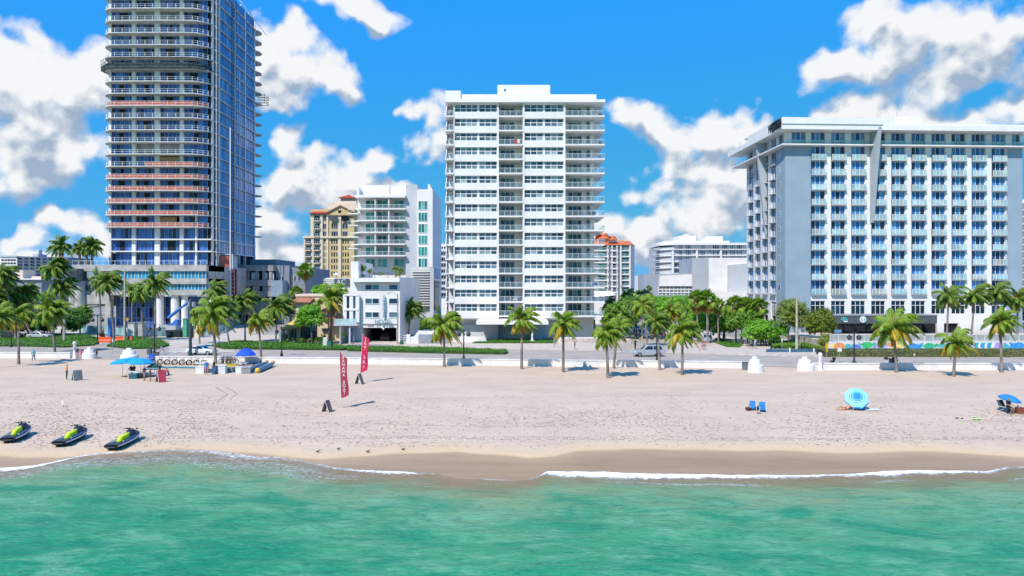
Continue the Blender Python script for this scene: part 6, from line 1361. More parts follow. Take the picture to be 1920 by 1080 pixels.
# ---- mural wall, terrace railing, clipped hedge
def mural():
    D=110.; x=lambda p:PX(p,D); z=lambda p:PZ(p,D); r=thing('mural_wall','long white terrace wall painted with bright sea animals, below the hotel','wall',(x(1700),D,0)); m=MB(); m.box(x(1555),x(2300),D,D+.4,0,z(640.8)); m.build('wall_face',[WW],r)
    t=MB(); t.box(x(1566),x(2300),D+.4,D+24,0,z(640.8)-.1); t.build('terrace_floor',[PAVE],r)
    cols=dict(o=(.80,.25,.08),t=(.05,.38,.38),b=(.08,.16,.62),g=(.03,.42,.13),p=(.36,.26,.62),y=(.85,.55,.18),s=(.02,.24,.60),d=(.02,.38,.20),w=(.75,.78,.72))
    ks=list(cols); ms=[mat('mural_'+k,cols[k],.6,var=.2,scale=2.5,col2=tuple(min(1,c*1.5+.08) for c in cols[k])) for k in ks]; k=0; q=MB(); rr=random.Random(5); n=[0]
    def blob(pts,c): # px,py outline smoothed
        o=[]; L_=len(pts)
        for i in range(L_):
            p0,p1,p2,p3=[pts[(i+j-1)%L_] for j in range(4)]
            for t_ in (0,.33,.66): o.append(tuple(.5*((2*p1[a])+(-p0[a]+p2[a])*t_+(2*p0[a]-5*p1[a]+4*p2[a]-p3[a])*t_*t_+(-p0[a]+3*p1[a]-3*p2[a]+p3[a])*t_**3) for a in (0,1)))
        e=D-.012-.004*(n[0]%5); n[0]+=1; vs=[(x(a),e,z(min(655.5,max(641.2,b)))) for a,b in o]; c0=(sum(v[0] for v in vs)/len(vs),e,sum(v[2] for v in vs)/len(vs)); q.add(vs+[c0],[(i,(i+1)%len(vs),len(vs)) for i in range(len(vs))],ks.index(c))
    def turtle(cx,cy,s,c,c2,f=1):
        blob([(cx-9*s*f,cy),(cx-5*s*f,cy-4*s),(cx+3*s*f,cy-5*s),(cx+9*s*f,cy-1*s),(cx+6*s*f,cy+4*s),(cx-4*s*f,cy+4.5*s)],c); blob([(cx+8*s*f,cy-2*s),(cx+13*s*f,cy-4*s),(cx+14*s*f,cy),(cx+9*s*f,cy+2*s)],c2); blob([(cx-2*s*f,cy+3*s),(cx+1*s*f,cy+4*s),(cx-3*s*f,cy+9*s),(cx-6*s*f,cy+8*s)],c2); blob([(cx-8*s*f,cy-1*s),(cx-13*s*f,cy-5*s),(cx-11*s*f,cy)],c2)
    def fish(cx,cy,s,c,f=1): blob([(cx-10*s*f,cy),(cx-3*s*f,cy-5*s),(cx+6*s*f,cy-3*s),(cx+12*s*f,cy-6*s),(cx+10*s*f,cy),(cx+13*s*f,cy+5*s),(cx+5*s*f,cy+3*s),(cx-4*s*f,cy+4.5*s)],c)
    turtle(1574,649,1.25,'o','y',-1); fish(1591,649,.8,'t'); fish(1604,651,1.1,'b',-1); turtle(1625,647,1.25,'g','d'); fish(1651,648,1.3,'p',-1); turtle(1682,647.5,1.3,'y','o',-1); fish(1714,650,1.4,'s'); turtle(1742,649,1.2,'d','g'); fish(1766,648,.9,'t'); turtle(1790,648,1.1,'o','p'); fish(1812,650,1.0,'s',-1)
    for i in range(9): blob([(1828+i*4,643),(1834+i*4,644),(1831+i*4,652),(1826+i*4,651)],('s','d','w')[i%3])
    fish(1872,648,1.2,'p'); blob([(1880,650),(1886,644),(1893,650),(1886,655)],'t'); fish(1908,648,1.4,'s',-1); turtle(1940,648,1.2,'g','y'); fish(1975,648,1.2,'o')
    q.build('sea_animal_painting',ms,r)
    rl=rail_proto(x(2300)-x(1557),1.12,46,RAILW,mat('grey_rail_infill',(.42,.43,.42),.6,var=.1),.07,name='terrace_railing'); place(rl,r,(x(1557),D+.2,z(640.8)))
    b=MB(); b.box(x(1440),x(1553),D+.5,D+.8,0,z(655.5)); o=b.build('low_blue_wall',[mat('dark_blue_wall',(.05,.14,.24),.7,var=.15)],None); tag(o,'low dark blue wall between the spreading tree and the mural','wall')
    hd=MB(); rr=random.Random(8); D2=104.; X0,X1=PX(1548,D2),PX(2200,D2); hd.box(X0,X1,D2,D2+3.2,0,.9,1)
    for i in range(30000):
        a=rr.uniform(X0-.1,X1); top=rr.random()<.55; p=Vector((a,rr.uniform(D2-.1,D2+3.3),.95+rr.uniform(-.08,.12))) if top else Vector((a,D2-.06+rr.uniform(-.1,.05),rr.uniform(.02,1.)))
        nn=Vector((rr.gauss(0,.6),-.8 if not top else rr.gauss(0,.5),.2 if not top else 1)).normalized(); u=nn.cross(Vector((rr.random()-.5,.2,rr.random()))).normalized(); v=nn.cross(u); s=.10*rr.uniform(.6,1.4); hd.add([p-u*s,p-v*s*.6,p+u*s,p+v*s*.6],[(0,1,2,3)])
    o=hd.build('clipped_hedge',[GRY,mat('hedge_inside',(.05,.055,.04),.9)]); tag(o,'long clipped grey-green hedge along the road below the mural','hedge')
mural()
def right_bits():
    D=1281*10.5/(646-540); m=MB(); x=lambda p:PX(p,D)
    n=12; vs=[]; 
    for i in range(n+1): px=1472+62*i/n; y=D+1.5*math.sin(i/n*math.pi); m.add([(x(px),y,0),(x(px+62/n),D+1.5*math.sin((i+1)/n*math.pi),0),(x(px+62/n),D+1.5*math.sin((i+1)/n*math.pi),.75+.25*math.sin((i+1)/n*3.1)),(x(px),y,.75+.25*math.sin(i/n*3.1))],[(0,1,2,3)]); m.add([(x(px),y,.75+.25*math.sin(i/n*3.1)),(x(px+62/n),D+1.5*math.sin((i+1)/n*math.pi),.75+.25*math.sin((i+1)/n*3.1)),(x(px+62/n),D+1.8+1.5*math.sin((i+1)/n*math.pi),.75+.25*math.sin((i+1)/n*3.1)),(x(px),y+.3,.75+.25*math.sin(i/n*3.1))],[(0,1,2,3)])
    tag(m.build('curved_white_wall',[WW]),'curved white planter wall under the willowy tree','wall')
    a=GP(1340,640); b=GP(1400,644); m=MB(); d=(b-a); 
    m.add([(a.x,a.y,0),(b.x,b.y,0),(b.x,b.y,.7),(a.x,a.y,.7),(a.x,a.y+.3,.7),(b.x,b.y+.3,.7)],[(0,1,2,3),(3,2,5,4)]); tag(m.build('white_boundary_wall',[WW]),'low white wall behind the round bright tree','wall')
    r=thing('pale_railing','pale grey railing right of the round bright tree','railing',tuple(GP(1384,646))); m=MB(); 
    for i in range(11): p=GP(1384,645.5).lerp(GP(1423,648),i/10); m.tube([(p.x,p.y,0),(p.x,p.y,1.0)],.03,4)
    m.build('railing_post',[RAILW],r)['kind']='stuff'; a=GP(1384,645.5);b=GP(1423,648); m=MB(); m.tube([(a.x,a.y,1.0),(b.x,b.y,1.0)],.04,5); m.build('top_rail',[RAILW],r)
    # ramp beside the corner hotel
    D=128.; m=MB(); x=lambda p:PX(p,D); z=lambda p:PZ(p,D); m.extr([(x(769),0),(x(777),0),(x(777),z(626)),(x(786),z(604)),(x(790),z(604)),(x(790),z(622)),(x(800),z(622)),(x(800),0),(x(845),0),(x(845),z(620)),(x(782),z(620)),(x(775),z(634)),(x(769),z(634))][:0] or [(x(766),0),(x(846),0),(x(846),z(620)),(x(784),z(620)),(x(777),z(630)),(x(766),z(633))],'y',D,D+.3); r=thing('ramp_wall','white and grey ramp wall between the corner hotel and the central tower','wall',(x(800),D,0)); m.build('wall_face',[WW],r); g=MB(); g.box(x(785),x(845),D-.1,D-.02,.2,z(627)); g.build('metal_gate',[mat('gate_grey',(.30,.32,.36),.6)],r); c=MB(); c.box(x(762),x(769),D-.1,D+.4,0,z(627)); c.build('gate_post',[WW],r); c=MB(); 
    for i in range(4): c.box(x(753),x(763),D,D+.05,z(640)+i*.35,z(640)+i*.35+.1)
    c.build('slatted_gate',[RAILW],r)
right_bits()
# ================================================================ VEHICLES
TYRE=mat('tyre_rubber',(.02,.02,.022),.8); RIM=mat('wheel_rim',(.45,.46,.48),.35,metal=.6); CGL=mat('car_glass',(.02,.03,.04),.05,spec=.6); HLT=mat('headlight_glass',(.75,.75,.72),.2); TLT=mat('tail_light_red',(.4,.02,.02),.3)
def car(base,label,col,heading,kind='suv',name='parked_car',scale=1.,group=None,D=None):
    b=GP(*base) if D is None else Vector((PX(base[0],D),D,0)); paint=mat('paint_%s'%'_'.join('%d'%int(c*100) for c in col),col,.28,var=.02,spec=.6,metal=.2)
    L_,Wd,H={'suv':(4.7,1.9,1.72),'sedan':(4.6,1.8,1.42),'pickup':(5.6,2.0,1.85)}[kind]
    r=thing(name,label,'car' if kind!='pickup' else 'pickup',(b.x,b.y,b.z+.02),group,heading)
    h=L_/2; prof={'suv':[(-h,.35),(-h,.95),(-h+.15,1.05),(h-1.2,1.05),(h-.1,.85),(h,.55),(h,.35)],'sedan':[(-h,.35),(-h,.85),(-h+.2,.95),(h-1.3,.95),(h-.1,.75),(h,.5),(h,.35)],'pickup':[(-h,.45),(-h,1.1),(h-1.4,1.15),(h-.05,1.05),(h,.6),(h,.45)]}[kind]
    cab={'suv':[(-h+.12,1.05),(-h+.45,H),(h-2.1,H),(h-1.25,1.05)],'sedan':[(-h+.7,.95),(-h+1.35,H),(h-2.2,H),(h-1.35,.95)],'pickup':[(-h+2.0,1.12),(-h+2.15,H),(h-2.3,H),(h-1.5,1.12)]}[kind]
    def loft(pr,w0,w1,zs): # tapered extrusion: narrower towards the top
        m=MB(); zmin=min(p[1] for p in pr); zmax=max(p[1] for p in pr); n=len(pr)
        wv=lambda z:(w0+(w1-w0)*(z-zmin)/(zmax-zmin+1e-6))/2
        vs=[(p[0],-wv(p[1]),p[1]) for p in pr]+[(p[0],wv(p[1]),p[1]) for p in pr]; m.add(vs,[(i,(i+1)%n,n+(i+1)%n,n+i) for i in range(n)]+[tuple(reversed(range(n))),tuple(range(n,2*n))]); return m
    m=loft(prof,Wd,Wd*.95,0); bd=m.build('body',[paint],r,loc=(b.x,b.y,b.z+.02)); bv=bd.modifiers.new('b','BEVEL'); bv.width=.07; bv.segments=2
    m=loft(cab,Wd*.9,Wd*.74,0); rf=m.build('cabin',[paint],r,loc=(b.x,b.y,b.z+.02)); bv=rf.modifiers.new('b','BEVEL'); bv.width=.06; bv.segments=2
    g=MB(); c=cab; zb=c[0][1]+.05; 
    def wv(z): return (Wd*.9+(Wd*.74-Wd*.9)*(z-c[0][1])/(H-c[0][1]))/2+.012
    z1=H-.12
    def lerpx(a,bq,z): t=(z-a[1])/(bq[1]-a[1]); return a[0]+(bq[0]-a[0])*t
    xr0,xr1=lerpx(c[0],c[1],zb)+.15,lerpx(c[0],c[1],z1)+.15; xf0,xf1=lerpx(c[3],c[2],zb)-.2,lerpx(c[3],c[2],z1)-.12; xm=(xr0+xf0)/2
    for s in (-1,1):
        for (a0,a1,b0,b1) in ((xr0,xr1,xm-.06,xm-.06),(xm+.06,xm+.06,xf0,xf1)): g.add([(a0,s*wv(zb),zb),(b0,s*wv(zb),zb),(b1,s*wv(z1),z1),(a1,s*wv(z1),z1)],[(0,1,2,3)])
    for (p,q,o) in ((c[3],c[2],.015),(c[0],c[1],-.015)):
        x0=lerpx(p,q,zb)+o; x1=lerpx(p,q,z1)+o; g.add([(x0,-wv(zb)+.1,zb),(x0,wv(zb)-.1,zb),(x1,wv(z1)-.12,z1),(x1,-wv(z1)+.12,z1)],[(0,1,2,3)])
    g.build('window',[CGL],r,loc=(b.x,b.y,b.z+.02))
    for sx_ in (-1,1):
        for sy in (-1,1):
            w=MB(); w.tube([(0,-.11,0),(0,.11,0)],.34,16,sm=False); wo=w.build('wheel',[TYRE],r,loc=(0,0,0)); wo.location=(sx_*(h-.85),sy*(Wd/2-.1),.34); q=MB(); q.tube([(0,-.115*1.02,0),(0,.115*1.02,0)],.2,12,sm=False); ro=q.build('rim',[RIM]); ro.parent=wo
    for s in (-1,1):
        q=MB(); q.box(h-.12,h+.01,s*Wd*.36-.16,s*Wd*.36+.16,.62,.76); q.build('headlight',[HLT],r,loc=(b.x,b.y,b.z+.02)); q=MB(); q.box(-h-.015,-h+.1,s*Wd*.4-.1,s*Wd*.4+.1,.72,.96); q.build('tail_light',[TLT],r,loc=(b.x,b.y,b.z+.02))
    return r
car((1215,668),'large silver car driving past the side street',(.40,.44,.47),R(180+3),'suv','moving_car',1.); car((378,665),'white car driving on the road behind the bicycles',(.78,.80,.80),R(-4),'sedan','moving_car')
car((1326,642),'silver parked car with its back turned, beside the round bright tree',(.40,.45,.52),R(75),'suv'); car((1197,633),'white pickup waiting at the side street mouth',(.75,.76,.76),R(-65),'pickup','white_pickup')
car((1182,607),'white parked van under the street trees, farther back',(.72,.72,.72),R(-75),'suv',D=168); car((1190,612),'white parked car in front of the parked van',(.70,.72,.74),R(-75),'suv',D=158); car((1229,618),'dark parked car in the shade at the side street',(.03,.03,.035),R(-80),'suv',D=150); car((1205,622),'grey parked car beside the concrete light pole',(.3,.32,.34),R(-75),'sedan',D=152)
car((75,628),'pale car glimpsed under the sea grape trees',(.5,.52,.55),R(0),'sedan',D=142); car((20,628),'dark car under the sea grape trees at the far left',(.05,.05,.06),R(0),'suv',D=142); car((802,605),'white car on the ramp beside the corner hotel',(.6,.62,.64),R(80),'sedan',D=150)
car((725,634),'dark car standing deep inside the open hotel garage',(.03,.035,.045),R(90),'suv',D=136)
def motorcycle(px,py,label):
    b=GP(px,py); r=thing('motorcycle',label,'motorcycle',tuple(b)); l=tuple(b)
    for s,nm in ((-.75,'wheel'),(.75,'wheel')):
        m=MB(); m.lathe((0,0,0),[(.20,-.06),(.33,-.06),(.33,.06),(.20,.06)],16,sm=False); o=m.build(nm,[TYRE],r); o.rotation_euler=(R(90),0,0); o.location=(s,0,.33); q=MB(); q.lathe((0,0,0),[(.02,-.03),(.2,-.03),(.2,.03),(.02,.03)],12); p=q.build('rim',[RIM]); p.parent=o
    m=MB(); m.extr([(-.5,.35),(.45,.35),(.55,.75),(.35,.95),(-.1,.85),(-.5,.75)],'y',-.17,.17); m.build('engine_frame',[BK],r,loc=l); m=MB(); m.ball((.2,0,.92),.28,0,10,7,(1.2,.6,.6)); m.build('fuel_tank',[mat('dark_red_tank',(.18,.02,.02),.3)],r,loc=l); m=MB(); m.extr([(-.9,.8),(-.15,.78),(-.1,.9),(-.8,.98),(-.95,.95)],'y',-.14,.14); m.build('saddle',[mat('black_leather',(.015,.015,.015),.6)],r,loc=l)
    m=MB(); m.tube([(.75,0,.33),(.48,0,1.05)],.05,6); m.tube([(.42,-.38,1.12),(.5,0,1.08),(.42,.38,1.12)],.025,6); m.build('handlebar',[RAILG],r,loc=l); m=MB(); m.cbox((-1.0,0,.95),(.35,.4,.3)); m.build('top_box',[BK],r,loc=l)
motorcycle(1675,685,'dark motorcycle parked on the promenade behind the large palm')
# ================================================================ PEOPLE
SKIN=mat('skin_light',(.52,.31,.21),.5,var=.05); SKIND=mat('skin_tan',(.34,.19,.12),.5,var=.05)
def cloth(n,c): return mat('cloth_'+n,c,.85,var=.12,scale=6)
def body_mesh(pose):
    J={}; E=[]
    def j(n,p,r_,par=None):
        J[n]=(len(J),p,r_); 
        if par: E.append((J[par][0],J[n][0],n))
    st=pose in('stand','walk','lean'); 
    if pose=='lie': pass
    hz=.93 if st else (.48 if pose=='sit' else .62); 
    j('pelvis',(0,0,hz),.125); ty=.05 if pose=='lean' else (-.10 if pose=='sit' else 0)
    j('waist',(0,ty*.4,hz+.16),.115,'pelvis'); j('chest',(0,ty,hz+.36),.135,'waist'); j('upper_chest',(0,ty,hz+.47),.11,'chest'); j('neck',(0,ty+.01,hz+.56),.05,'upper_chest'); j('head',(0,ty+.02,hz+.67),.088,'neck'); j('crown',(0,ty+.015,hz+.76),.075,'head'); j('nose',(0,ty+.115,hz+.68),.016,'head')
    for s,S in ((-1,'l'),(1,'r')):
        sw=.12*s if pose=='walk' else 0
        j('sh'+S,(s*.18,ty,hz+.46),.055,'upper_chest'); j('el'+S,(s*.25,ty-sw*.6+(.02 if st else .1),hz+.20),.042,'sh'+S)
        wr=(s*.24,ty-sw*1.2+.10,hz-.02) if st else (s*.2,ty+.33,hz+.12); j('wr'+S,wr,.028,'el'+S); pm=(wr[0],wr[1]+.02,wr[2]-.07) if st else (wr[0],wr[1]+.07,wr[2]-.02); j('pm'+S,pm,.034,'wr'+S)
        for f in range(5):
            off=(f-2)*.017; ln=(.05,.075,.085,.08,.06)[f]; tip=(pm[0]+(0 if f else -s*.035),pm[1]+off,pm[2]-ln) if st else (pm[0]+off,pm[1]+ln,pm[2]-.02); j('f%d%s'%(f,S),tip,.009,'pm'+S)
        j('hp'+S,(s*.09,0,hz-.06),.09,'pelvis')
        if st: j('kn'+S,(s*.10,sw*1.3+.02,.49),.062,'hp'+S); j('an'+S,(s*.10,sw*2.2-.02,.09),.038,'kn'+S); j('to'+S,(s*.11,sw*2.2+.13,.035),.032,'an'+S)
        elif pose=='sit': j('kn'+S,(s*.12,.42,hz+.02),.062,'hp'+S); j('an'+S,(s*.12,.46,.09),.038,'kn'+S); j('to'+S,(s*.12,.61,.035),.032,'an'+S)
        else: j('kn'+S,(s*.15,.45,.5),.062,'hp'+S); j('an'+S,(s*.15,.28,.09),.038,'kn'+S); j('to'+S,(s*.15,.43,.035),.032,'an'+S)
    me=bpy.data.meshes.new('body'); me.from_pydata([J[k][1] for k in J],[(a,b) for a,b,_ in E],[]); o=bpy.data.objects.new('tmp',me); COL.objects.link(o); md=o.modifiers.new('s','SKIN')
    for k,(i,p,r_) in J.items(): v=me.skin_vertices[0].data[i]; v.radius=(r_,r_*.85 if k in('chest','waist','pelvis') else r_); v.use_root=(k=='pelvis')
    md.use_smooth_shade=True; sb=o.modifiers.new('u','SUBSURF'); sb.levels=1; sb.render_levels=1
    dg=bpy.context.evaluated_depsgraph_get(); res=bpy.data.meshes.new_from_object(o.evaluated_get(dg)); bpy.data.objects.remove(o)
    bones=[(J[a_][1],J[b_][1],b_) for a_,b_ in ((next(k for k in J if J[k][0]==a),n) for a,b,n in E)]
    return res,bones
def seg(p,a,b): 
    a=Vector(a);b=Vector(b);d=b-a;t=max(0,min(1,(p-a).dot(d)/max(d.length_squared,1e-9))); return (a+d*t-p).length
PB={}
def person(base,h,pose,heading,label,skin,hair,top,bot,long=False,D=None,z=None,group=None,sleeve=True,hat=None,tilt=None,cat='person'):
    if pose not in PB:
        res,bones=body_mesh(pose); tags=[]
        for p in res.polygons:
            c=p.center; best=min(bones,key=lambda q:seg(c,q[0],q[1])); tags.append((best[2],c.z))
        PB[pose]=(res,tags)
    res,tags=PB[pose]; b=GP(*base) if D is None else Vector((PX(base[0],D),D,0)); 
    if z is not None: b.z=z
    s=h/1.72; r=thing('person',label,'person',tuple(b),group,heading)
    if tilt: r.rotation_euler=(tilt,0,heading)
    r.scale=(s,s,s); bm=res.copy(); bm.materials.clear(); bm.materials.append(skin); o=bpy.data.objects.new('body',bm); COL.objects.link(o); o.parent=r
    hz=.93 if pose in('stand','walk','lean') else (.48 if pose=='sit' else .62)
    def sub(name,test,infl,m):
        v={};vs=[];fs=[]
        for p,t in zip(res.polygons,tags):
            if not test(t[0],p.center): continue
            f=[]
            for i in p.vertices:
                if i not in v: w=res.vertices[i]; v[i]=len(vs); vs.append(tuple(w.co+w.normal*infl))
                f.append(v[i])
            fs.append(f)
        me=bpy.data.meshes.new(name); me.from_pydata(vs,[],fs); me.materials.append(m); me.polygons.foreach_set('use_smooth',[True]*len(fs)); q=bpy.data.objects.new(name,me); COL.objects.link(q); q.parent=r
    if top: sub('shirt',lambda n,c:n in('waist','chest','upper_chest','shl','shr') or (sleeve and n in('ell','elr') and c.z>hz+.27) or(n=='pelvis'and c.z>hz),.016,top)
    if bot: sub('trousers' if long else 'shorts',lambda n,c:(n in('hpl','hpr','waist','pelvis') and c.z<hz+.06) or (n in('knl','knr')and (long or (c-Vector((0,0,hz))).length<.36)) or(long and n in('anl','anr') and c.z>.1),.014,bot)
    sub('hair',lambda n,c:n in('head','crown') and (c.z>hz+.70 and not(c.y>.06 and c.z<hz+.74)),.012,hair)
    if hat: m=MB(); m.lathe((0,0,hz+.76),[(.17,-.01),(.17,.01),(.1,.03),(.09,.1),(.02,.12)],12); q=m.build('hat',[hat]); q.parent=r
    return r
HD=mat('hair_dark',(.03,.02,.015),.7); HB=mat('hair_brown',(.12,.07,.04),.7); HG=mat('hair_grey',(.4,.38,.35),.7)
Tq=cloth('turquoise',(.10,.42,.62)); Or=cloth('orange',(.85,.30,.10)); Dk=cloth('dark_navy',(.02,.03,.06)); Pk=cloth('pink',(.62,.22,.32)); Bl=cloth('blue',(.05,.22,.60)); Gr=cloth('dark_green',(.02,.09,.07)); Wh=cloth('white',(.7,.7,.7)); Bk=cloth('black',(.02,.02,.02)); Br=cloth('brown_pattern',(.30,.14,.07)); Gy=cloth('grey',(.28,.3,.33)); Rd=cloth('red',(.55,.08,.07))
person((63,677.5),1.75,'walk',R(200),'person in a turquoise shirt walking on the sand, far left',SKIN,HD,Tq,Gy,True); person((146,672),1.7,'stand',R(150),'person in dark top and pink shorts beside the white shower column',SKIN,HD,Dk,Pk); person((152,672),1.6,'walk',R(60),'person in pink standing close behind the one in the dark top',SKIN,HB,Pk,Pk); person((181,672),1.6,'walk',R(90),'person in tan and dark clothes right of the first gate pier',SKIND,HB,Br,Dk)
person((125,711.5),1.78,'stand',R(-60),'person in an orange shirt and dark trousers on the sand by a board sign',SKIN,HD,Or,Gr,True)
person((271,714),1.72,'stand',R(140),'person in dark blue standing at the rental table',SKIND,HD,Dk,Gy); person((282,716),1.65,'lean',R(110),'person in a brown patterned outfit at the rental table',SKIND,HB,Br,Br,sleeve=False); person((300,711),1.8,'lean',R(120),'person dressed in black bending over the rental table',SKIND,HD,Bk,Bk,True)
person((246,706),1.7,'crouch',R(180),'seated person in dark blue under the light blue umbrellas',SKIND,HD,Dk,Dk); person((251.5,705),1.7,'crouch',R(160),'seated person in red under the light blue umbrellas',SKIN,HB,Rd,Dk)
person((387,703.5),1.8,'stand',R(20),'person in a blue shirt and pink shorts at the white table',SKIN,HD,Bl,Pk); person((402,701),1.7,'lean',R(90),'person in navy beside the windswept palm trunk',SKIN,HB,Dk,Dk)
person((1078,657),1.7,'stand',R(90),'person on the pavement in front of the pink planter, dark clothes',SKIND,HD,Dk,Gy); person((1317,657),1.7,'walk',R(-90),'person in pink walking over the crossing',SKIN,HB,Pk,Pk); person((1321,657.5),1.75,'walk',R(-90),'person in pale red walking a step behind at the crossing',SKIN,HG,Rd,Gy)
person((1408,655),1.7,'walk',R(90),'person in grey at the edge of the spreading tree shade',SKIN,HD,Gy,Dk); person((1416,655),1.7,'walk',R(90),'person in white and grey beside the walker in grey',SKIN,HG,Wh,Gy)
person((1676,691),1.72,'lean',R(-20),'person in dark green leaning at the low wall by the motorcycle',SKIND,HD,Gr,Gr,True); person((1563,690),1.7,'sit',R(10),'person in black sitting on the low white wall, back turned',SKIND,HB,Bk,Bk,True,z=.42)
person((193,634),1.7,'stand',R(0),'person in red behind the orange barriers',SKIND,HD,Rd,Dk,D=150); person((281,640),1.75,'walk',R(90),'worker in tan under the double lantern lamp',SKIN,HD,cloth('tan',(.45,.28,.15)),Gy,True); person((1247,640),1.7,'walk',R(0),'dark-clothed person crossing the side street',SKIND,HD,Bk,Bk,True)
person((1191,655),1.75,'walk',R(0),'person in black at the foot of the thick mast by the pickup',SKIND,HD,Bk,Bk,True)
# ================================================================ BEACH THINGS
UB=mat('canopy_light_blue',(.02,.36,.72),.7,var=.08); UR=mat('canopy_royal_blue',(.02,.10,.75),.6,var=.08); UG=mat('canopy_dark_green',(.02,.10,.08),.7)
POLE=mat('white_pole',(.75,.75,.75),.4)
def umbrella(base,label,wpx,col,polez,tilt=(0,0),ribs=8,peak=.32,group=None,bands=None,name='beach_umbrella',rot=0.):
    b=GP(*base); D=b.y; W=wpx/F*D/2; r=thing(name,label,'umbrella',tuple(b),group); M=Matrix.Rotation(tilt[0],4,'X')@Matrix.Rotation(tilt[1],4,'Y')@Matrix.Rotation(rot,4,'Z')
    m=MB(); n=ribs; rings=[(0,peak*W*1.0),(.25,peak*W*.93),(.5,peak*W*.74),(.75,peak*W*.42),(1.,0)] if not bands else [(q,peak*W*(1-q**1.7)) for q in (0,.12,.33,.45,.5,.62,.66,.84,.88,1.)]
    def P_(k,j,dz=0): q,zz=rings[k]; a=2*math.pi*j/n; return M@Vector((q*W*math.cos(a),q*W*math.sin(a),zz+dz))+Vector((0,0,polez))
    for k in range(len(rings)-1):
        for j in range(n):
            mi=bands[k] if bands else 0
            if k==0: m.add([P_(0,j),P_(1,j),P_(1,j+1)],[(0,1,2)],mi)
            else:
                m.add([P_(k,j),P_(k+1,j),P_(k+1,j+1),P_(k,j+1)],[(0,1,2,3)],mi)
    for j in range(n): 
        a=P_(len(rings)-1,j);c=P_(len(rings)-1,j+1); m.add([a,c,c-Vector((0,0,.12)),a-Vector((0,0,.12))],[(0,1,2,3)],0)
    m.build('canopy',col if isinstance(col,list) else [col],r,loc=tuple(b))
    m=MB(); t=M@Vector((0,0,peak*W*.95)); m.tube([(0,0,-.1),(t.x*.3,t.y*.3,polez*.5),(t.x,t.y,polez+t.z)],.025,6); m.build('pole',[POLE],r,loc=tuple(b))
    m=MB()
    for j in range(n): m.tube([M@Vector((0,0,peak*W*.88))+Vector((0,0,polez)),P_(len(rings)-1,j,-.02)],.012,3,cap=False)
    m.build('ribs',[POLE],r,loc=tuple(b)); return r
g='light blue umbrellas over the rental tables'
umbrella((230,707),'light blue umbrella at the left end of the rental tables',44,UB,1.75,(0,R(-3)),group=g); umbrella((263,707),'light blue umbrella at the right end of the rental tables',48,UB,1.75,(0,R(3)),group=g); umbrella((247,703),'light blue umbrella in the middle behind the other two',40,UB,1.72,group=g)
umbrella((290,706),'dark green low canopy at the right of the rental tables',26,UG,1.25); umbrella((461,683),'royal blue umbrella over the tilted picnic table',38,UR,1.35,peak=.62)
WHT=mat('bleached_canvas',(.35,.85,.90),.7); B1=mat('striped_mid_blue',(.04,.24,.75),.7); B2=mat('striped_aqua',(.10,.55,.80),.7); B3=mat('striped_pale',(.35,.78,.85),.7); B4=mat('striped_navy',(.02,.16,.30),.7)
umbrella((1606,768),'aqua and blue striped umbrella tilted towards the sea',43,[B1,B2,B3,B4],1.05,(R(52),R(-12)),bands=[0,0,1,3,2,3,2,1,2],peak=.36,rot=.2)
umbrella((1893,771),'plain blue umbrella near the right edge, dark chair beneath',37,mat('canopy_mid_blue',(.03,.24,.62),.7,var=.1),1.1,(R(12),R(8)),peak=.35)
def aframe(base,label,h,col,w=.6,name='board_sign',rot=0.,col2=None,spread=.33):
    b=GP(*base); r=thing(name,label,'board sign',tuple(b),'folding board signs on the beach',rot); 
    for s in (-1,1):
        m=MB(); sp=spread*h; m.add([(s*sp,-w/2,0),(s*sp,w/2,0),(0.02*s,w/2,h),(.02*s,-w/2,h),(s*sp-s*.05,-w/2,0),(s*sp-s*.05,w/2,0),(-.03*s,w/2,h),(-.03*s,-w/2,h)],[(0,1,2,3),(5,4,7,6),(0,3,7,4),(1,5,6,2),(0,4,5,1),(3,2,6,7)]); m.build('panel',[col if s<0 else (col2 or col)],r,loc=tuple(b))
    m=MB()
    for s in (-1,1): m.tube([(s*spread*h,-w/2-.03,0),(0,-w/2-.03,h+.02)],.03,4)
    m.build('frame_edge',[WS],r,loc=tuple(b)); return r
SGY=mat('board_grey_green',(.16,.20,.20),.7,var=.2); SBR=mat('board_brown',(.20,.14,.13),.7,var=.15); SRD=mat('board_red',(.60,.07,.10),.6,var=.15); SWT=mat('board_white_blue',(.55,.60,.66),.6,var=.15)
aframe((145,713),'grey board sign beside the person in orange',1.15,SGY,rot=-.7,w=.9); aframe((302,716),'red board sign in front of the rental tables',1.35,SRD,rot=-.7,w=.8); aframe((313,703),'small tilted red board behind the red board sign',.8,SRD,rot=.8,w=.5)
aframe((303,665.5),'white and blue board sign on the promenade beside the lamp',1.3,WS,rot=.3,col2=SWT,spread=.4); aframe((395,668),'white and blue board sign on the promenade left of the palm trunk',1.35,WS,rot=.3,col2=SWT,spread=.4)
aframe((613.5,772),'brown board sign left of the banana boat banner',1.0,SBR,rot=-.45,spread=.42,w=.5); aframe((674,720),'brown board sign at the foot of the jet ski banner',1.15,SBR,rot=-.45,spread=.42,w=.5)
RF=mat('crimson_banner',(.58,.025,.09),.7,var=.05); RF2=mat('faded_red_banner',(.42,.05,.085),.7,var=.1); WL=mat('white_lettering',(.85,.8,.8),.6)
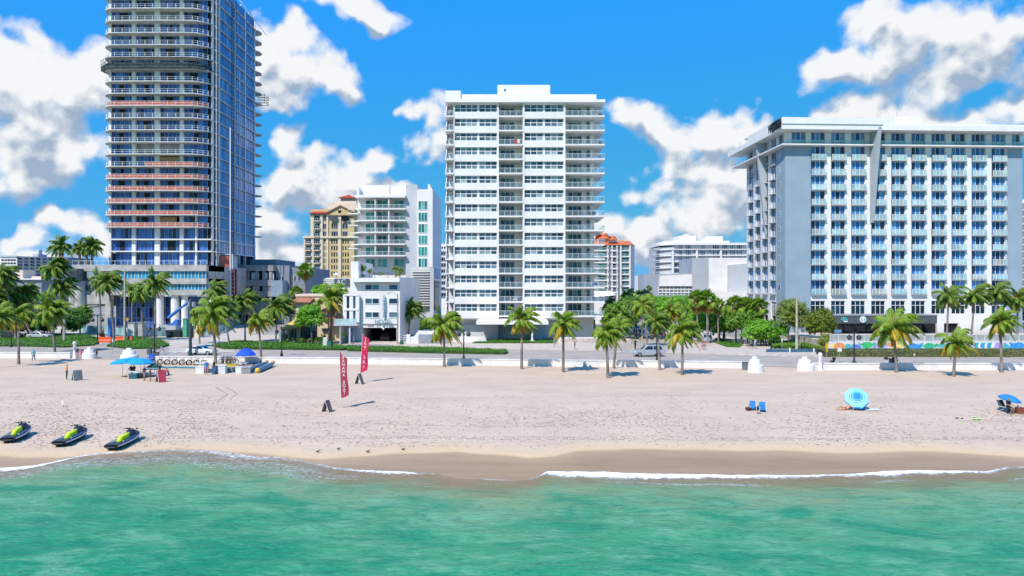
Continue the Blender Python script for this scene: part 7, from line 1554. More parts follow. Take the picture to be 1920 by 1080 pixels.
def banner(base,topx,topy,boty,w,txt,col,label,sz):
    b=GP(*base); D=b.y; H=(base[1]-topy)/F*D; lean=(topx-base[0])/F*D; z0=(base[1]-boty)/F*D; W=w/F*D; r=thing('feather_banner',label,'banner',tuple(b)); px_=lambda z:lean*z/H; m=MB(); m.tube([(0,0,-.1),(lean,0,H)],[.03,.018],6); m.build('banner_pole',[POLE],r,loc=tuple(b))
    m=MB(); n=16; vs=[]
    for i in range(n+1):
        t=i/n; z=z0+(H-z0)*t; ww=W*(1-.75*sm((t-.86)/.14))*(1 if t>.0 else 1); zz=z+(.0 if i else .0)
        wob=.06*math.sin(t*7); vs+=[(px_(z)+.02,0.0,z),(px_(z)+.02+ww*.5,-.05+wob,z+(.06 if i else .10)),(px_(z)+.02+ww+.04*math.sin(t*9),wob*1.3,z+(.0 if i else .28)-(.22*sm((t-.86)/.14)))]
    fs=[]
    for i in range(n):
        for k in range(2): a=i*3+k; fs.append((a,a+1,a+4,a+3))
    m.add(vs,fs,0,True); m.build('banner_cloth',[col],r,loc=tuple(b))
    nl=len(txt); 
    for i,ch in enumerate(txt):
        if ch==' ': continue
        t=.90-(.84)*(i+.3)/nl; z=z0+(H-z0)*t; put_text(ch,sz,(b.x+px_(z)+W*.54,b.y-.13+.0,b.z+z+.05),WL,r,depth=.004,bold=.0,sx=.9,name='banner_letter')
banner((640,765),636.5,661,747,13.5,'BANANA BOAT',RF2,'faded red banner reading banana boat, standing nearest the sea',.38)
banner((674,717),680,626,699,12.5,'JET SKI',RF,'bright red banner reading jet ski, standing nearer the road',.52)
def stake():
    b=GP(119,763); r=thing('stake_sign','small blue and white notice on a stake in the sand above the jet skis','sign',tuple(b)); m=MB(); m.tube([(b.x,b.y,b.z-.1),(b.x,b.y,b.z+.55)],.02,5); m.build('stake_post',[BK],r); m=MB(); m.cbox((b.x-.05,b.y-.03,b.z+.38),(.28,.02,.34)); m.build('notice',[WS],r)
stake()
# ---- jet skis
JG=mat('jet_hull_dark',(.025,.032,.05),.35,spec=.5,var=.1); JL=mat('jet_lime_seat',(.62,.75,.02),.5,var=.06); JW=mat('jet_silver_trim',(.55,.62,.68),.3,spec=.6); JD=mat('jet_deck_mat',(.05,.06,.075),.8,var=.15); JN=mat('jet_navy_deck',(.05,.08,.17),.4,spec=.5)
def jet(sp,label,head):
    b=GP(*sp); r=thing('jet_ski',label,'jet ski',tuple(b),'jet skis beached on the sand',head)
    # stations from stern to bow: y, half width, keel z, chine z, deck z
    S=[(0,.50,.10,.28,.40),(.4,.58,.05,.28,.42),(1.2,.60,.03,.28,.46),(2.0,.56,.03,.32,.52),(2.6,.44,.08,.40,.60),(3.0,.28,.18,.50,.68),(3.25,.08,.34,.62,.70)]
    m=MB(); prof=lambda s:[(0,s[0],s[2]),(s[1]*.7,s[0],s[2]+(s[3]-s[2])*.5),(s[1],s[0],s[3]),(s[1],s[0],s[4]-.04),(s[1]*.9,s[0],s[4]),(-s[1]*.9,s[0],s[4]),(-s[1],s[0],s[4]-.04),(-s[1],s[0],s[3]),(-s[1]*.7,s[0],s[2]+(s[3]-s[2])*.5)]
    vs=[p for s in S for p in prof(s)]; n=9; fs=[(i*n+j,i*n+(j+1)%n,(i+1)*n+(j+1)%n,(i+1)*n+j) for i in range(len(S)-1) for j in range(n)]+[tuple(range(n)),tuple(reversed(range(6*n,7*n)))]
    m.add(vs,fs,0,True); m.build('hull',[JG],r,loc=tuple(b))
    for s in (-1,1):
        m=MB(); m.tube([(s*q[1]*1.02,q[0],q[4]-.05) for q in S],[.035]*6+[.02],5); m.build('silver_bumper',[JW],r,loc=tuple(b))
    m=MB(); m.box(-.44,.44,.04,.95,.405,.425); m.build('rear_mat',[JD],r,loc=tuple(b)); m=MB(); m.tube([(-.40,.75,.44),(-.34,.98,.47),(0,1.08,.49),(.34,.98,.47),(.40,.75,.44)],.028,5); m.build('rear_trim',[JW],r,loc=tuple(b))
    m=MB(); ST=[(.85,.15,.45,.62),(1.1,.19,.45,.78),(1.5,.2,.48,.80),(1.95,.17,.5,.86),(2.1,.13,.5,.84)]
    pf=lambda s:[(-s[1],s[0],s[2]),(-s[1]*.85,s[0],s[3]-.08),(-s[1]*.5,s[0],s[3]),(s[1]*.5,s[0],s[3]),(s[1]*.85,s[0],s[3]-.08),(s[1],s[0],s[2])]
    vs=[p for s in ST for p in pf(s)]; n=6; m.add(vs,[(i*n+j,i*n+j+1,(i+1)*n+j+1,(i+1)*n+j) for i in range(len(ST)-1) for j in range(n-1)]+[tuple(reversed(range(n))),tuple(range(4*n,5*n))],0,True); m.build('seat',[JL],r,loc=tuple(b))
    m=MB(); HD_=[(1.95,.22,.5,.80),(2.2,.27,.52,1.0),(2.5,.30,.55,.98),(2.9,.22,.6,.82),(3.15,.10,.62,.72)]; vs=[p for s in HD_ for p in pf(s)]; m.add(vs,[(i*n+j,i*n+j+1,(i+1)*n+j+1,(i+1)*n+j) for i in range(len(HD_)-1) for j in range(n-1)]+[tuple(reversed(range(n))),tuple(range(4*n,5*n))],0,True); m.build('bow_hood',[JG],r,loc=tuple(b))
    for s in (-1,1): m=MB(); m.add([(s*.22,1.0,.48),(s*.5,1.0,.47),(s*.5,2.1,.55),(s*.24,2.1,.60),(s*.32,2.7,.66),(s*.42,2.6,.62)],[(0,1,2,3),(3,2,5,4)]); m.build('footwell',[JN],r,loc=tuple(b))
    m=MB(); m.tube([(-.36,2.02,1.10),(-.1,2.15,1.12),(.1,2.15,1.12),(.36,2.02,1.10)],.028,6); m.tube([(0,2.25,.95),(0,2.12,1.13)],.06,6); m.build('handlebar',[BK],r,loc=tuple(b)); 
    for s in (-1,1): m=MB(); m.cbox((s*.34,2.5,1.02),(.12,.05,.1)); m.build('mirror',[BK],r,loc=tuple(b))
    m=MB(); m.tube([(-.3,-.05,.25),(.3,-.05,.25)],.05,6); m.build('stern_step',[BK],r,loc=tuple(b))
jet((14,832),'dark jet ski with a lime seat, leftmost on the sand',R(14)); jet((110,839),'dark jet ski with a lime seat, middle of the three',R(3)); jet((208,846),'dark jet ski with a lime seat, rightmost and nearest the water',R(-1))
# ---- bicycles along the wall
def bike_proto():
    W_=[];
    w=MB(); 
    def wheel(m,cx,cz,r_):
        n=16; m.tube([(cx+r_*math.cos(2*math.pi*i/n),0,cz+r_*math.sin(2*math.pi*i/n)) for i in range(n+1)],.055,5,cap=False)
        for i in range(6): a=math.pi*i/6; m.tube([(cx-r_*math.cos(a),0,cz-r_*math.sin(a)),(cx+r_*math.cos(a),0,cz+r_*math.sin(a))],.006,3,cap=False)
    w1=MB(); wheel(w1,0,.34,.33); f=MB(); f.tube([(0,0,.34),(.35,0,.75),(.5,0,.35),(0,0,.34)],.022,5); f.tube([(.35,0,.75),(.85,0,.8),(.5,0,.35)],.022,5); f.tube([(.85,0,.95),(1.02,0,.34)],.022,5); f.tube([(.3,0,.9),(.5,0,.35)],.018,5); h=MB(); h.tube([(.85,-.3,1.0),(.88,0,1.03),(.85,.3,1.0)],.018,5); h.tube([(.85,0,.95),(.88,0,1.03)],.018,5); s=MB(); s.ball((.3,0,.93),.12,0,8,5,(1.3,.8,.4)); return w1.data('wheel',[TYRE]),f.data('frame',[mat('beige_bike_frame',(.45,.38,.28),.5)]),h.data('handlebar',[RAILG]),s.data('saddle',[BK])
BP=bike_proto()
def bike(px,py,rot,label,g='bicycles parked along the low white wall'):
    b=GP(px,py); r=thing('bicycle',label,'bicycle',tuple(b),g,rot)
    for nm,me,loc in (('wheel',BP[0],(0,0,0)),('wheel',BP[0],(1.02,0,0)),('frame',BP[1],(0,0,0)),('handlebar',BP[2],(0,0,0)),('saddle',BP[3],(0,0,0))): o=bpy.data.objects.new(nm,me); COL.objects.link(o); o.parent=r; o.location=loc
ords=['first','second','third','fourth','fifth','sixth','seventh','eighth']
for i in range(8): bike(272+i*13.6,683-.0+i*.3,R(22+14*math.sin(i*2.3)),ords[i]+' bicycle from the left in the row along the white wall')
for i,lb in enumerate(('bicycle right of the windswept palm trunk, left of a close group','bicycle in the middle of the group right of the palm trunk','bicycle nearest the royal blue umbrella')): bike(415+i*6.5,682,R(20-8*i),lb)
# ---- paddle boards, tables, boxes
TB=mat('teal_board',(.04,.22,.30),.5,var=.1); 
for i,(px,py,lb) in enumerate(((296,690,'leftmost teal paddle board lying before the bicycles'),(318,690,'second teal paddle board before the bicycles'),(340,690,'third teal paddle board before the bicycles'),(362,690.5,'rightmost teal paddle board before the bicycles'))):
    b=GP(px,py); r=thing('paddle_board',lb,'paddle board',tuple(b),'teal paddle boards on the sand'); m=MB(); pts=[(1.6*math.cos(t*math.pi/8)*1.0,.38*math.sin(t*math.pi/8)) for t in range(16)]; m.prism(pts,.04,.16); m.build('board',[TB],r,loc=tuple(b),rot=0); m=MB(); m.prism([(p[0]*.7,p[1]*.7) for p in pts],.16,.175); m.build('deck_pad',[mat('pad_pale_teal',(.18,.40,.48),.7)],r,loc=tuple(b))
def table(px,py,label,w=1.8,d=.8,h=.75,col=None,rot=0.,name='folding_table',legs=True):
    b=GP(px,py); r=thing(name,label,'table',tuple(b),None,rot); m=MB(); m.cbox((0,0,h),(w,d,.06)); m.build('table_top',[col or WS],r,loc=tuple(b))
    for sx_ in (-1,1):
        for sy in (-1,1): m=MB(); m.tube([(sx_*(w/2-.1),sy*(d/2-.08),0),(sx_*(w/2-.1),sy*(d/2-.08),h-.03)],.025,5); m.build('leg',[RAILG],r,loc=tuple(b))
def boxy(px,py,label,d,col,name='storage_box',lid=None,rot=0.,cat='box'):
    b=GP(px,py); r=thing(name,label,cat,tuple(b),None,rot); m=MB(); m.cbox((0,0,d[2]/2),d); m.build('box_body',[col],r,loc=tuple(b)); m=MB(); m.cbox((0,0,d[2]+.035),(d[0]+.06,d[1]+.06,.07)); m.build('lid',[lid or col],r,loc=tuple(b))
table(252,709,'white folding table under the light blue umbrellas'); table(283,704,'white folding table behind the standing customers'); boxy(244,709.5,'pink and white box at the left end of the rental table',(.4,.4,.6),mat('pink_box',(.7,.4,.45),.6),lid=WS); boxy(251,710,'dark teal box under the rental table',(.9,.5,.5),mat('teal_box',(.03,.15,.20),.6)); boxy(262,709,'black box under the right end of the rental table',(.8,.5,.45),BK)
boxy(286,676.5,'blue bin beside the second gate pier',(.75,.7,.9),mat('bin_blue',(.03,.12,.60),.5),'recycling_bin',cat='bin'); boxy(293,674,'brown and grey bin right of the blue bin',(.6,.6,1.0),mat('bin_brown_grey',(.24,.20,.20),.7),'litter_bin',BK,cat='bin')
for px,py,lb,h in ((280.5,664.5,'grey ribbed bin behind the wall by the left lamp',1.0),(1397,693.5,'dark mesh bin beside the white gate pier',.95)):
    b=GP(px,py); r=thing('round_bin',lb,'bin',tuple(b)); m=MB(); m.lathe(b,[(.33,0),(.36,h*.5),(.36,h)],14); 
    for i in range(14): a=i*math.pi/7; m.tube([(b.x+.37*math.cos(a),b.y+.37*math.sin(a),b.z),(b.x+.37*math.cos(a),b.y+.37*math.sin(a),b.z+h)],.02,3)
    m.build('drum',[mat('bin_mesh_grey',(.20,.24,.25),.6,var=.2)],r); m=MB(); m.lathe(b,[(.38,h),(.38,h+.06),(.2,h+.07)],14); m.build('rim',[BK],r)
WB=mat('white_box_paint',(.78,.80,.80),.5)
boxy(377,699.5,'white chest at the left of the person in the blue shirt',(1.0,.8,.75),WB); table(377,695,'white table behind the white chest',1.6,.9,.95,WB); boxy(418,700,'white tall box left of the yellow life jackets',(.8,.9,.95),WB,rot=.1); boxy(431,698,'grey and green engine crate below the yellow life jackets',(1.0,.8,.55),mat('crate_grey_green',(.22,.28,.27),.7,var=.3,scale=3)); boxy(391,699,'dark pile of bags beside the person in the blue shirt',(1.1,.6,.4),mat('bag_dark',(.06,.10,.16),.8,var=.3),'bag_pile',cat='bags')
boxy(403,701,'blue-grey drum at the foot of the palm trunk',(.5,.5,.9),mat('drum_blue',(.05,.12,.22),.6)); boxy(435,687,'stack of yellow life jackets on the crate',(1.6,.7,.28),mat('yellow_foam',(.80,.60,.04),.7,var=.2,scale=4),'life_jackets',mat('yellow_foam_dark',(.5,.38,.05),.7),rot=.3,cat='life jackets')
boxy(449,700,'white box in front of the tilted grey board',(.7,.6,.75),WB); table(452,693,'tilted white table by the picnic table',1.6,.8,.85,mat('table_pale_grey',(.5,.53,.55),.6))
boxy(462,700,'curved grey hull beside the tilted table',(1.0,1.2,.7),mat('hull_grey',(.35,.35,.36),.6,var=.1),'upturned_hull',rot=.3,cat='hull')
def picnic():
    b=GP(466,690); r=thing('picnic_table','dark blue picnic table under the royal blue umbrella','picnic table',tuple(b),None,R(8)); DB=mat('picnic_dark_blue',(.02,.06,.13),.6,var=.15); m=MB(); m.cbox((0,0,.76),(2.1,.8,.07)); m.build('table_top',[DB],r,loc=tuple(b))
    for s in (-1,1): m=MB(); m.cbox((0,s*.75,.45),(2.0,.28,.06)); m.build('bench_seat',[DB],r,loc=tuple(b)); m=MB(); m.tube([(s*.7,-.7,0),(s*.7,-.2,.72)],.04,5); m.tube([(s*.7,.7,0),(s*.7,.2,.72)],.04,5); m.tube([(s*.7,-.85,.42),(s*.7,.85,.42)],.03,5); m.build('leg_frame',[DB],r,loc=tuple(b))
picnic()
def banana(px,py,px2,py2,label):
    a=GP(px,py); e=GP(px2,py2); r=thing('banana_boat',label,'inflatable',tuple(a),'blue inflatable tow boats'); d=e-a; n=10; m=MB(); m.tube([a+d*(i/n)+Vector((0,0,.32+.25*max(0,i/n-.7))) for i in range(n+1)],[.28]+[.31]*8+[.27,.15],12); m.build('tube_body',[mat('inflatable_blue',(.05,.20,.34),.45,var=.05)],r); m=MB(); m.ball(a+Vector((0,0,.32)),.33,0,12,8); m.build('yellow_end',[mat('inflatable_yellow',(.85,.50,.06),.5)],r); m=MB(); m.ball(e+Vector((0,0,.55)),.27,0,10,8); m.build('orange_end',[mat('inflatable_orange',(.75,.38,.16),.5)],r)
    m=MB()
    for i in range(1,7): c=a+d*(i/7.2)+Vector((0,0,.6)); m.cbox(c,(.10,.34,.10),0,.3)
    m.build('yellow_handle',[MATS['inflatable_yellow']],r)
banana(467,698,500,686,'blue inflatable boat with a yellow end, farther from the sea'); banana(483,699.5,512,687,'blue inflatable boat with a yellow end, nearer the viewer')
# ---- chairs and sunbathers on the open sand
def beach_chair(px,py,label,col,rot,g=None,s=1.):
    b=GP(px,py); r=thing('beach_chair',label,'beach chair',tuple(b),g,rot); r.scale=(s,s,s); m=MB(); m.add([(-.3,-.35,.22),(.3,-.35,.22),(.3,.22,.14),(-.3,.22,.14)],[(0,1,2,3)]); m.add([(-.3,-.35,.24),(.3,-.35,.24),(.3,.22,.16),(-.3,.22,.16)],[(0,1,2,3)]); m.build('seat',[col],r,loc=tuple(b)); m=MB(); m.add([(-.32,.2,.14),(.32,.2,.14),(.30,.62,.92),(-.30,.62,.92),(-.32,.24,.14),(.32,.24,.14),(.30,.66,.92),(-.30,.66,.92)],[(0,1,2,3),(5,4,7,6),(0,3,7,4),(1,5,6,2),(3,2,6,7)]); m.build('backrest',[col],r,loc=tuple(b))
    for s_ in (-1,1):
        m=MB(); m.tube([(s_*.32,-.35,0),(s_*.32,-.35,.42),(s_*.32,.38,.42)],.02,5); m.tube([(s_*.32,.45,0),(s_*.32,-.1,.25)],.02,5); m.build('side_frame',[RAILW],r,loc=tuple(b)); m=MB(); m.cbox((s_*.32,0,.44),(.06,.5,.03)); m.build('armrest',[WS],r,loc=tuple(b))
BC=mat('chair_blue_fabric',(.03,.20,.52),.8,var=.12,scale=5); DC=mat('chair_dark_blue_fabric',(.02,.06,.16),.8,var=.1); NC=mat('chair_slate_fabric',(.05,.09,.12),.8)
g='blue beach chairs on the open sand'
beach_chair(1412,769,'blue beach chair on the left, beside the dark red bowl',BC,R(-12),g,.8); beach_chair(1430,772,'blue beach chair on the right of its pair, nearer the sea',BC,R(-14),g,.84); beach_chair(1604,768,'dark blue chair in the shade of the striped umbrella',DC,R(0)); beach_chair(1615,767,'second dark chair at the right under the striped umbrella',DC,R(-10)); beach_chair(1886,772,'slate chair under the plain blue umbrella',NC,R(10))
def small(name,label,cat,parts,base,rot=0.):
    b=GP(*base); r=thing(name,label,cat,tuple(b),None,rot)
    for nm,fn,m_ in parts: m=MB(); fn(m); m.build(nm,[m_],r,loc=tuple(b))
MAR=mat('maroon_canvas',(.16,.03,.05),.8); small('round_bag','dark red bowl-shaped bag left of the blue chairs','bag',[('bag_body',lambda m:m.lathe((0,0,0),[(.14,0),(.24,.12),(.26,.24)],12),MAR),('bag_rim',lambda m:m.lathe((0,0,0),[(.27,.24),(.27,.27),(.2,.27)],12),BK)],(1403,770))
small('folded_bag','pile of dark and pale towels at the left blue chair','bag',[('towel_pile',lambda m:m.ball((0,0,.14),.22,0,8,6,(1,.8,.8)),Gy),('pale_towel',lambda m:m.cbox((.3,-.05,.12),(.35,.3,.14)),WS)],(1408,764)); small('dark_bag','dark bag between the two blue chairs','bag',[('bag_body',lambda m:m.cbox((0,0,.16),(.4,.3,.3)),Dk),('handle',lambda m:m.tube([(-.12,0,.3),(0,0,.42),(.12,0,.3)],.02,5),BK)],(1422,769))
small('sandals','brown pair of sandals on the sand before the blue chairs','sandals',[('sole',lambda m:m.cbox((-.1,0,.03),(.12,.3,.05)),SBR),('sole',lambda m:m.cbox((.12,.04,.03),(.12,.3,.05)),SBR)],(1423,775),R(70))
small('towel','white towel spread on the sand right of the striped umbrella','towel',[('cloth',lambda m:m.add([(-.75,-.45,.03),(-.2,-.47,.06),(.75,-.4,.03),(.78,.45,.04),(.1,.42,.07),(-.7,.45,.03)],[(0,1,4,5),(1,2,3,4)]),WS)],(1636,769))
small('rubber_shoes','dark shoes and a white cup left alone on the sand','shoes',[('shoe',lambda m:m.ball((-.15,0,.06),.13,0,8,5,(1.5,.7,.5)),SBR),('shoe',lambda m:m.ball((.22,-.05,.05),.1,0,8,5,(1.2,.7,.5)),SBR),('cup',lambda m:m.cyl(.05,-.02,0,.12,.05,8),WS)],(1798,785))
small('green_bag','pale green bag with a dark top lying on the sand','bag',[('bag_body',lambda m:m.ball((0,0,.09),.24,0,10,6,(1.3,.8,.45)),mat('lime_canvas',(.45,.75,.25),.7)),('dark_flap',lambda m:m.ball((-.05,.02,.15),.16,0,8,5,(1.3,.7,.4)),BK),('strap',lambda m:m.tube([(.3,0,.08),(.45,.05,.12),(.55,-.05,.05)],.03,5),mat('cream_strap',(.75,.75,.55),.7))],(1831,787))
small('cool_box','brown bag at the right edge of the blue umbrella shade','bag',[('bag_body',lambda m:m.cbox((0,0,.25),(.6,.45,.45)),mat('russet_bag',(.25,.07,.05),.8)),('bag_lid',lambda m:m.cbox((0,0,.5),(.5,.4,.06)),SBR)],(1912,775)); small('backpack','dark bags and green bottles in the blue umbrella shade','bag',[('bag_body',lambda m:m.cbox((0,0,.2),(.7,.4,.38)),Dk),('bottle',lambda m:m.cyl(.25,-.05,.2,.68,.05,8),mat('bottle_green',(.05,.18,.10),.3)),('bottle',lambda m:m.cyl(.42,.0,0,.7,.05,8),POLE)],(1902,774)); 
person((1890,776),1.7,'crouch',R(200),'person in black resting under the plain blue umbrella',SKIND,HD,Bk,Bk)
# person lying back under the striped umbrella
def recline(px,py,label,rot):
    b=GP(px,py); r=thing('person',label,'person',tuple(b),None,rot); pts={'pelvis':((0,0,.12),.13),'waist':((.18,0,.18),.11),'chest':((.38,0,.33),.13),'uc':((.47,0,.40),.10),'neck':((.55,0,.48),.05),'head':((.62,0,.58),.09),'top':((.66,0,.67),.07)}
    J=dict(pts); E=[('pelvis','waist'),('waist','chest'),('chest','uc'),('uc','neck'),('neck','head'),('head','top')]
    for s in (-1,1):
        J['sh%d'%s]=((.45,s*.18,.38),.055); J['el%d'%s]=((.62,s*.26,.2),.04); J['wr%d'%s]=((.50,s*.26,.04),.03); J['hp%d'%s]=((-.05,s*.09,.12),.09); J['kn%d'%s]=((-.42,s*.11,.36 if s>0 else .12),.06); J['an%d'%s]=((-.66 if s>0 else -.84,s*.11,.06),.038); J['to%d'%s]=((-.80 if s>0 else -.95,s*.11,.07),.03); E+=[('uc','sh%d'%s),('sh%d'%s,'el%d'%s),('el%d'%s,'wr%d'%s),('pelvis','hp%d'%s),('hp%d'%s,'kn%d'%s),('kn%d'%s,'an%d'%s),('an%d'%s,'to%d'%s)] if False else [('uc','sh%d'%s),('sh%d'%s,'el%d'%s),('el%d'%s,'wr%d'%s),('pelvis','hp%d'%s),('hp%d'%s,'kn%d'%s),('kn%d'%s,'an%d'%s),('an%d'%s,'to%d'%s)] if False else []
        S='%d'%s; E+=[('uc','sh'+S),('sh'+S,'el'+S),('el'+S,'wr'+S),('pelvis','hp'+S),('hp'+S,'kn'+S),('kn'+S,'an'+S),('an'+S,'to'+S)]
        for f in range(5): J['f%d'%f+S]=((.50-.05-.012*(2-abs(f-2)),s*.26+(f-2)*.018,.03),.009); E.append(('wr'+S,'f%d'%f+S))
    ks=list(J); me=bpy.data.meshes.new('b'); me.from_pydata([J[k][0] for k in ks],[(ks.index(a),ks.index(c)) for a,c in E],[]); o=bpy.data.objects.new('t',me); COL.objects.link(o); o.modifiers.new('s','SKIN')
    for i,k in enumerate(ks): v=me.skin_vertices[0].data[i]; v.radius=(J[k][1],)*2; v.use_root=(k=='pelvis')
    sb=o.modifiers.new('u','SUBSURF'); sb.levels=1; res=bpy.data.meshes.new_from_object(o.evaluated_get(bpy.context.evaluated_depsgraph_get())); bpy.data.objects.remove(o); res.materials.append(SKIN); q=bpy.data.objects.new('body',res); COL.objects.link(q); q.parent=r
    m=MB(); m.ball((.66,0,.64),.105,0,10,7); m.build('hair',[HB],r,loc=tuple(b)); m=MB(); m.ball((-.02,0,.13),.17,0,10,6,(1,1.1,.95)); m.build('shorts',[Rd],r,loc=tuple(b))
recline(1585,769,'sunbather lying back at the left edge of the striped umbrella',R(5))
# ---- shore birds
for px,py,lb,rot in ((596,849,'leftmost small shore bird on the wet sand edge',20),(635,844,'second shore bird from the left',-30),(690,849,'third shore bird from the left',40),(756,845,'rightmost small shore bird',-20)):
    b=GP(px,py); r=thing('shore_bird',lb,'bird',tuple(b),'small shore birds near the water',R(rot)); r.scale=(.75,)*3; m=MB(); S=[(-.2,.02,.13),(-.12,.05,.14),(0,.075,.15),(.09,.06,.17),(.13,.035,.21),(.16,.04,.25),(.20,.03,.26),(.26,.008,.25)]
    m.tube([(a,0,c) for a,_,c in S],[q for _,q,_ in S],8); m.build('body',[mat('bird_brown_grey',(.16,.13,.11),.8,var=.3,scale=20)],r,loc=tuple(b)); m=MB(); m.add([(-.22,-.07,.15),(.06,-.085,.19),(.04,.085,.19),(-.22,.07,.15)],[(0,1,2,3)]); m.build('wing',[BK],r,loc=tuple(b))
    for s in (-1,1): m=MB(); m.tube([(0,s*.025,.1),(.01,s*.03,.0)],.008,4); m.build('leg',[BK],r,loc=tuple(b))
# ---- furniture on the central tower's balconies
def lounge():
    x=CTX; spots=[(972,0,'grey chair on the top middle balcony'),(971,4,'dark grill on the fifth middle balcony from the top'),(1125,0,'dark chair on the top right balcony'),(1125,2,'dark folding chair on the third right balcony from the top'),(1124,3,'blue chair on the fourth right balcony from the top'),(842,0,'dark chair on the top left balcony'),(968,7,'grey chair on the eighth middle balcony'),(970,9,'pale lounger on the tenth middle balcony'),(1110,7,'dark sofa on the eighth right balcony'),(1118,12,'blue chair on a low right balcony'),(1113,13,'blue chair on the second lowest right balcony'),(966,13,'white chair on the second lowest middle balcony')]
    for i,(px,k,lb) in enumerate(spots):
        b=Vector((x(px),140.2,CSL[k]+.22)); nm='balcony_lounger' if 'lounger' in lb else 'balcony_chair'; c={'grey':(.3,.32,.34),'dark':(.04,.05,.07),'blue':(.05,.15,.4),'pale':(.6,.58,.55),'whit':(.75,.75,.75)}[lb[:4]]; M_=mat('furn_'+lb[:4],c,.7); r=thing(nm,lb,'chair',tuple(b)); m=MB(); m.cbox((0,0,.42),(.9 if 'sofa' not in lb else 1.7,.55,.12)); m.build('seat',[M_],r,loc=tuple(b)); m=MB(); m.cbox((.1,.28,.72),(.85 if 'sofa' not in lb else 1.7,.08,.55)); m.build('backrest',[M_],r,loc=tuple(b)); m=MB()
        for s in (-1,1): m.cbox((s*.35,0,.18),(.06,.5,.36))
        m.build('leg',[M_],r,loc=tuple(b))
    b=Vector((x(968),139.6,CSL[2]+.22)); r=thing('hanging_towels','red and white towels hung on the third middle balcony','towels',tuple(b)); m=MB(); m.add([(x(964),138.8,b.z+.2),(x(969),138.8,b.z+.2),(x(969),138.8,b.z+1.05),(x(964),138.8,b.z+1.05)],[(0,1,2,3)]); m.build('red_towel',[Rd],r); m=MB(); m.add([(x(970),138.8,b.z+.25),(x(975),138.8,b.z+.25),(x(975),138.8,b.z+1.05),(x(970),138.8,b.z+1.05)],[(0,1,2,3)]); m.build('white_towel',[Wh],r)
lounge()
# rename repeats so that every kind keeps plain Blender suffixes is automatic

def tracks():
    TM=mat('churned_sand',(.46,.35,.25),.95,var=.15,scale=3.,bump=.5,bscale=12); m=MB(); rr=random.Random(9)
    def line(pts,w,off):
        ws=[GP(*p) for p in pts]
        for a,b in zip(ws,ws[1:]):
            d=b-a; n=max(1,int(d.length/.22)); u=d.normalized(); s=Vector((-u.y,u.x,0))
            for i in range(n):
                if rr.random()<.3: continue
                c=a+d*(i/n)+s*(off+rr.uniform(-.02,.02)+.15*noise.noise((a.x+i*.05,off,1))); q=rr.uniform(.5,1)*w/2; l=.08
                P_=[c-s*q-u*l,c+s*q-u*l*rr.uniform(.4,1),c+s*q+u*l,c-s*q+u*l*rr.uniform(.4,1)]; m.add([(p.x,p.y,sandz(p.x,p.y)+.022) for p in P_],[(0,1,2,3)])
    for o in (0,.9): line([(270,838),(300,826),(340,806),(352,796)],.14,o); line([(60,742),(150,738),(260,752),(380,758),(430,750),(445,738),(420,724)],.16,o); line([(120,788),(240,776),(400,770),(620,782)],.12,o)
    for o in (0,.35,.7): line([(250,822),(600,822),(1000,824),(1500,826),(2000,824)],.11,o)
    line([(500,742),(760,748),(1100,744),(1500,738)],.1,0); line([(520,790),(900,800),(1300,798),(1700,806)],.09,0)
    o=m.build('tyre_tracks',[TM]); o['kind']='stuff'
    m=MB(); WD=mat('dry_seaweed',(.10,.07,.04),.9,var=.3)
    for i in range(700):
        px=rr.uniform(-60,1980); py=rr.choice([rr.gauss(799,9),rr.gauss(786,10),rr.uniform(700,835)]); 
        if py>836: continue
        g=GP(px,py); L_=rr.uniform(.03,.13); a=rr.uniform(0,6.3); z=sandz(g.x,g.y)+.015; m.tube([(g.x,g.y,z),(g.x+L_*math.cos(a),g.y+L_*math.sin(a),z+.02),(g.x+2*L_*math.cos(a+.5),g.y+2*L_*math.sin(a+.5),z)],.012,3)
    o=m.build('beach_debris',[WD]); o['kind']='stuff'
    m=MB(); FM=mat('footprint_shade_sand',(.52,.40,.295),.95,var=.12)  # flat patches: shade in trodden dimples painted as darker sand
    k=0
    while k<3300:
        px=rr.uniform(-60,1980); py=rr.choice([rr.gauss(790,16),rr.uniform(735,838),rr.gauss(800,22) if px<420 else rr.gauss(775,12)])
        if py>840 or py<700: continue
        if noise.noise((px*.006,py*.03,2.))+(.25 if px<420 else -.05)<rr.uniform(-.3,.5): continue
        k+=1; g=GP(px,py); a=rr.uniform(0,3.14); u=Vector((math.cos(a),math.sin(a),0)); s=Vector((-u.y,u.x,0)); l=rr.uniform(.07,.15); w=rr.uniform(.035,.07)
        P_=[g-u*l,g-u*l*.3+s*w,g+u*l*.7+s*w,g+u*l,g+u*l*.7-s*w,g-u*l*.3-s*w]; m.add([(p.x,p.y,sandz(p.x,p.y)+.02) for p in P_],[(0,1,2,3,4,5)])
    o=m.build('footprint_shade_marks',[FM]); o['kind']='stuff'
tracks()
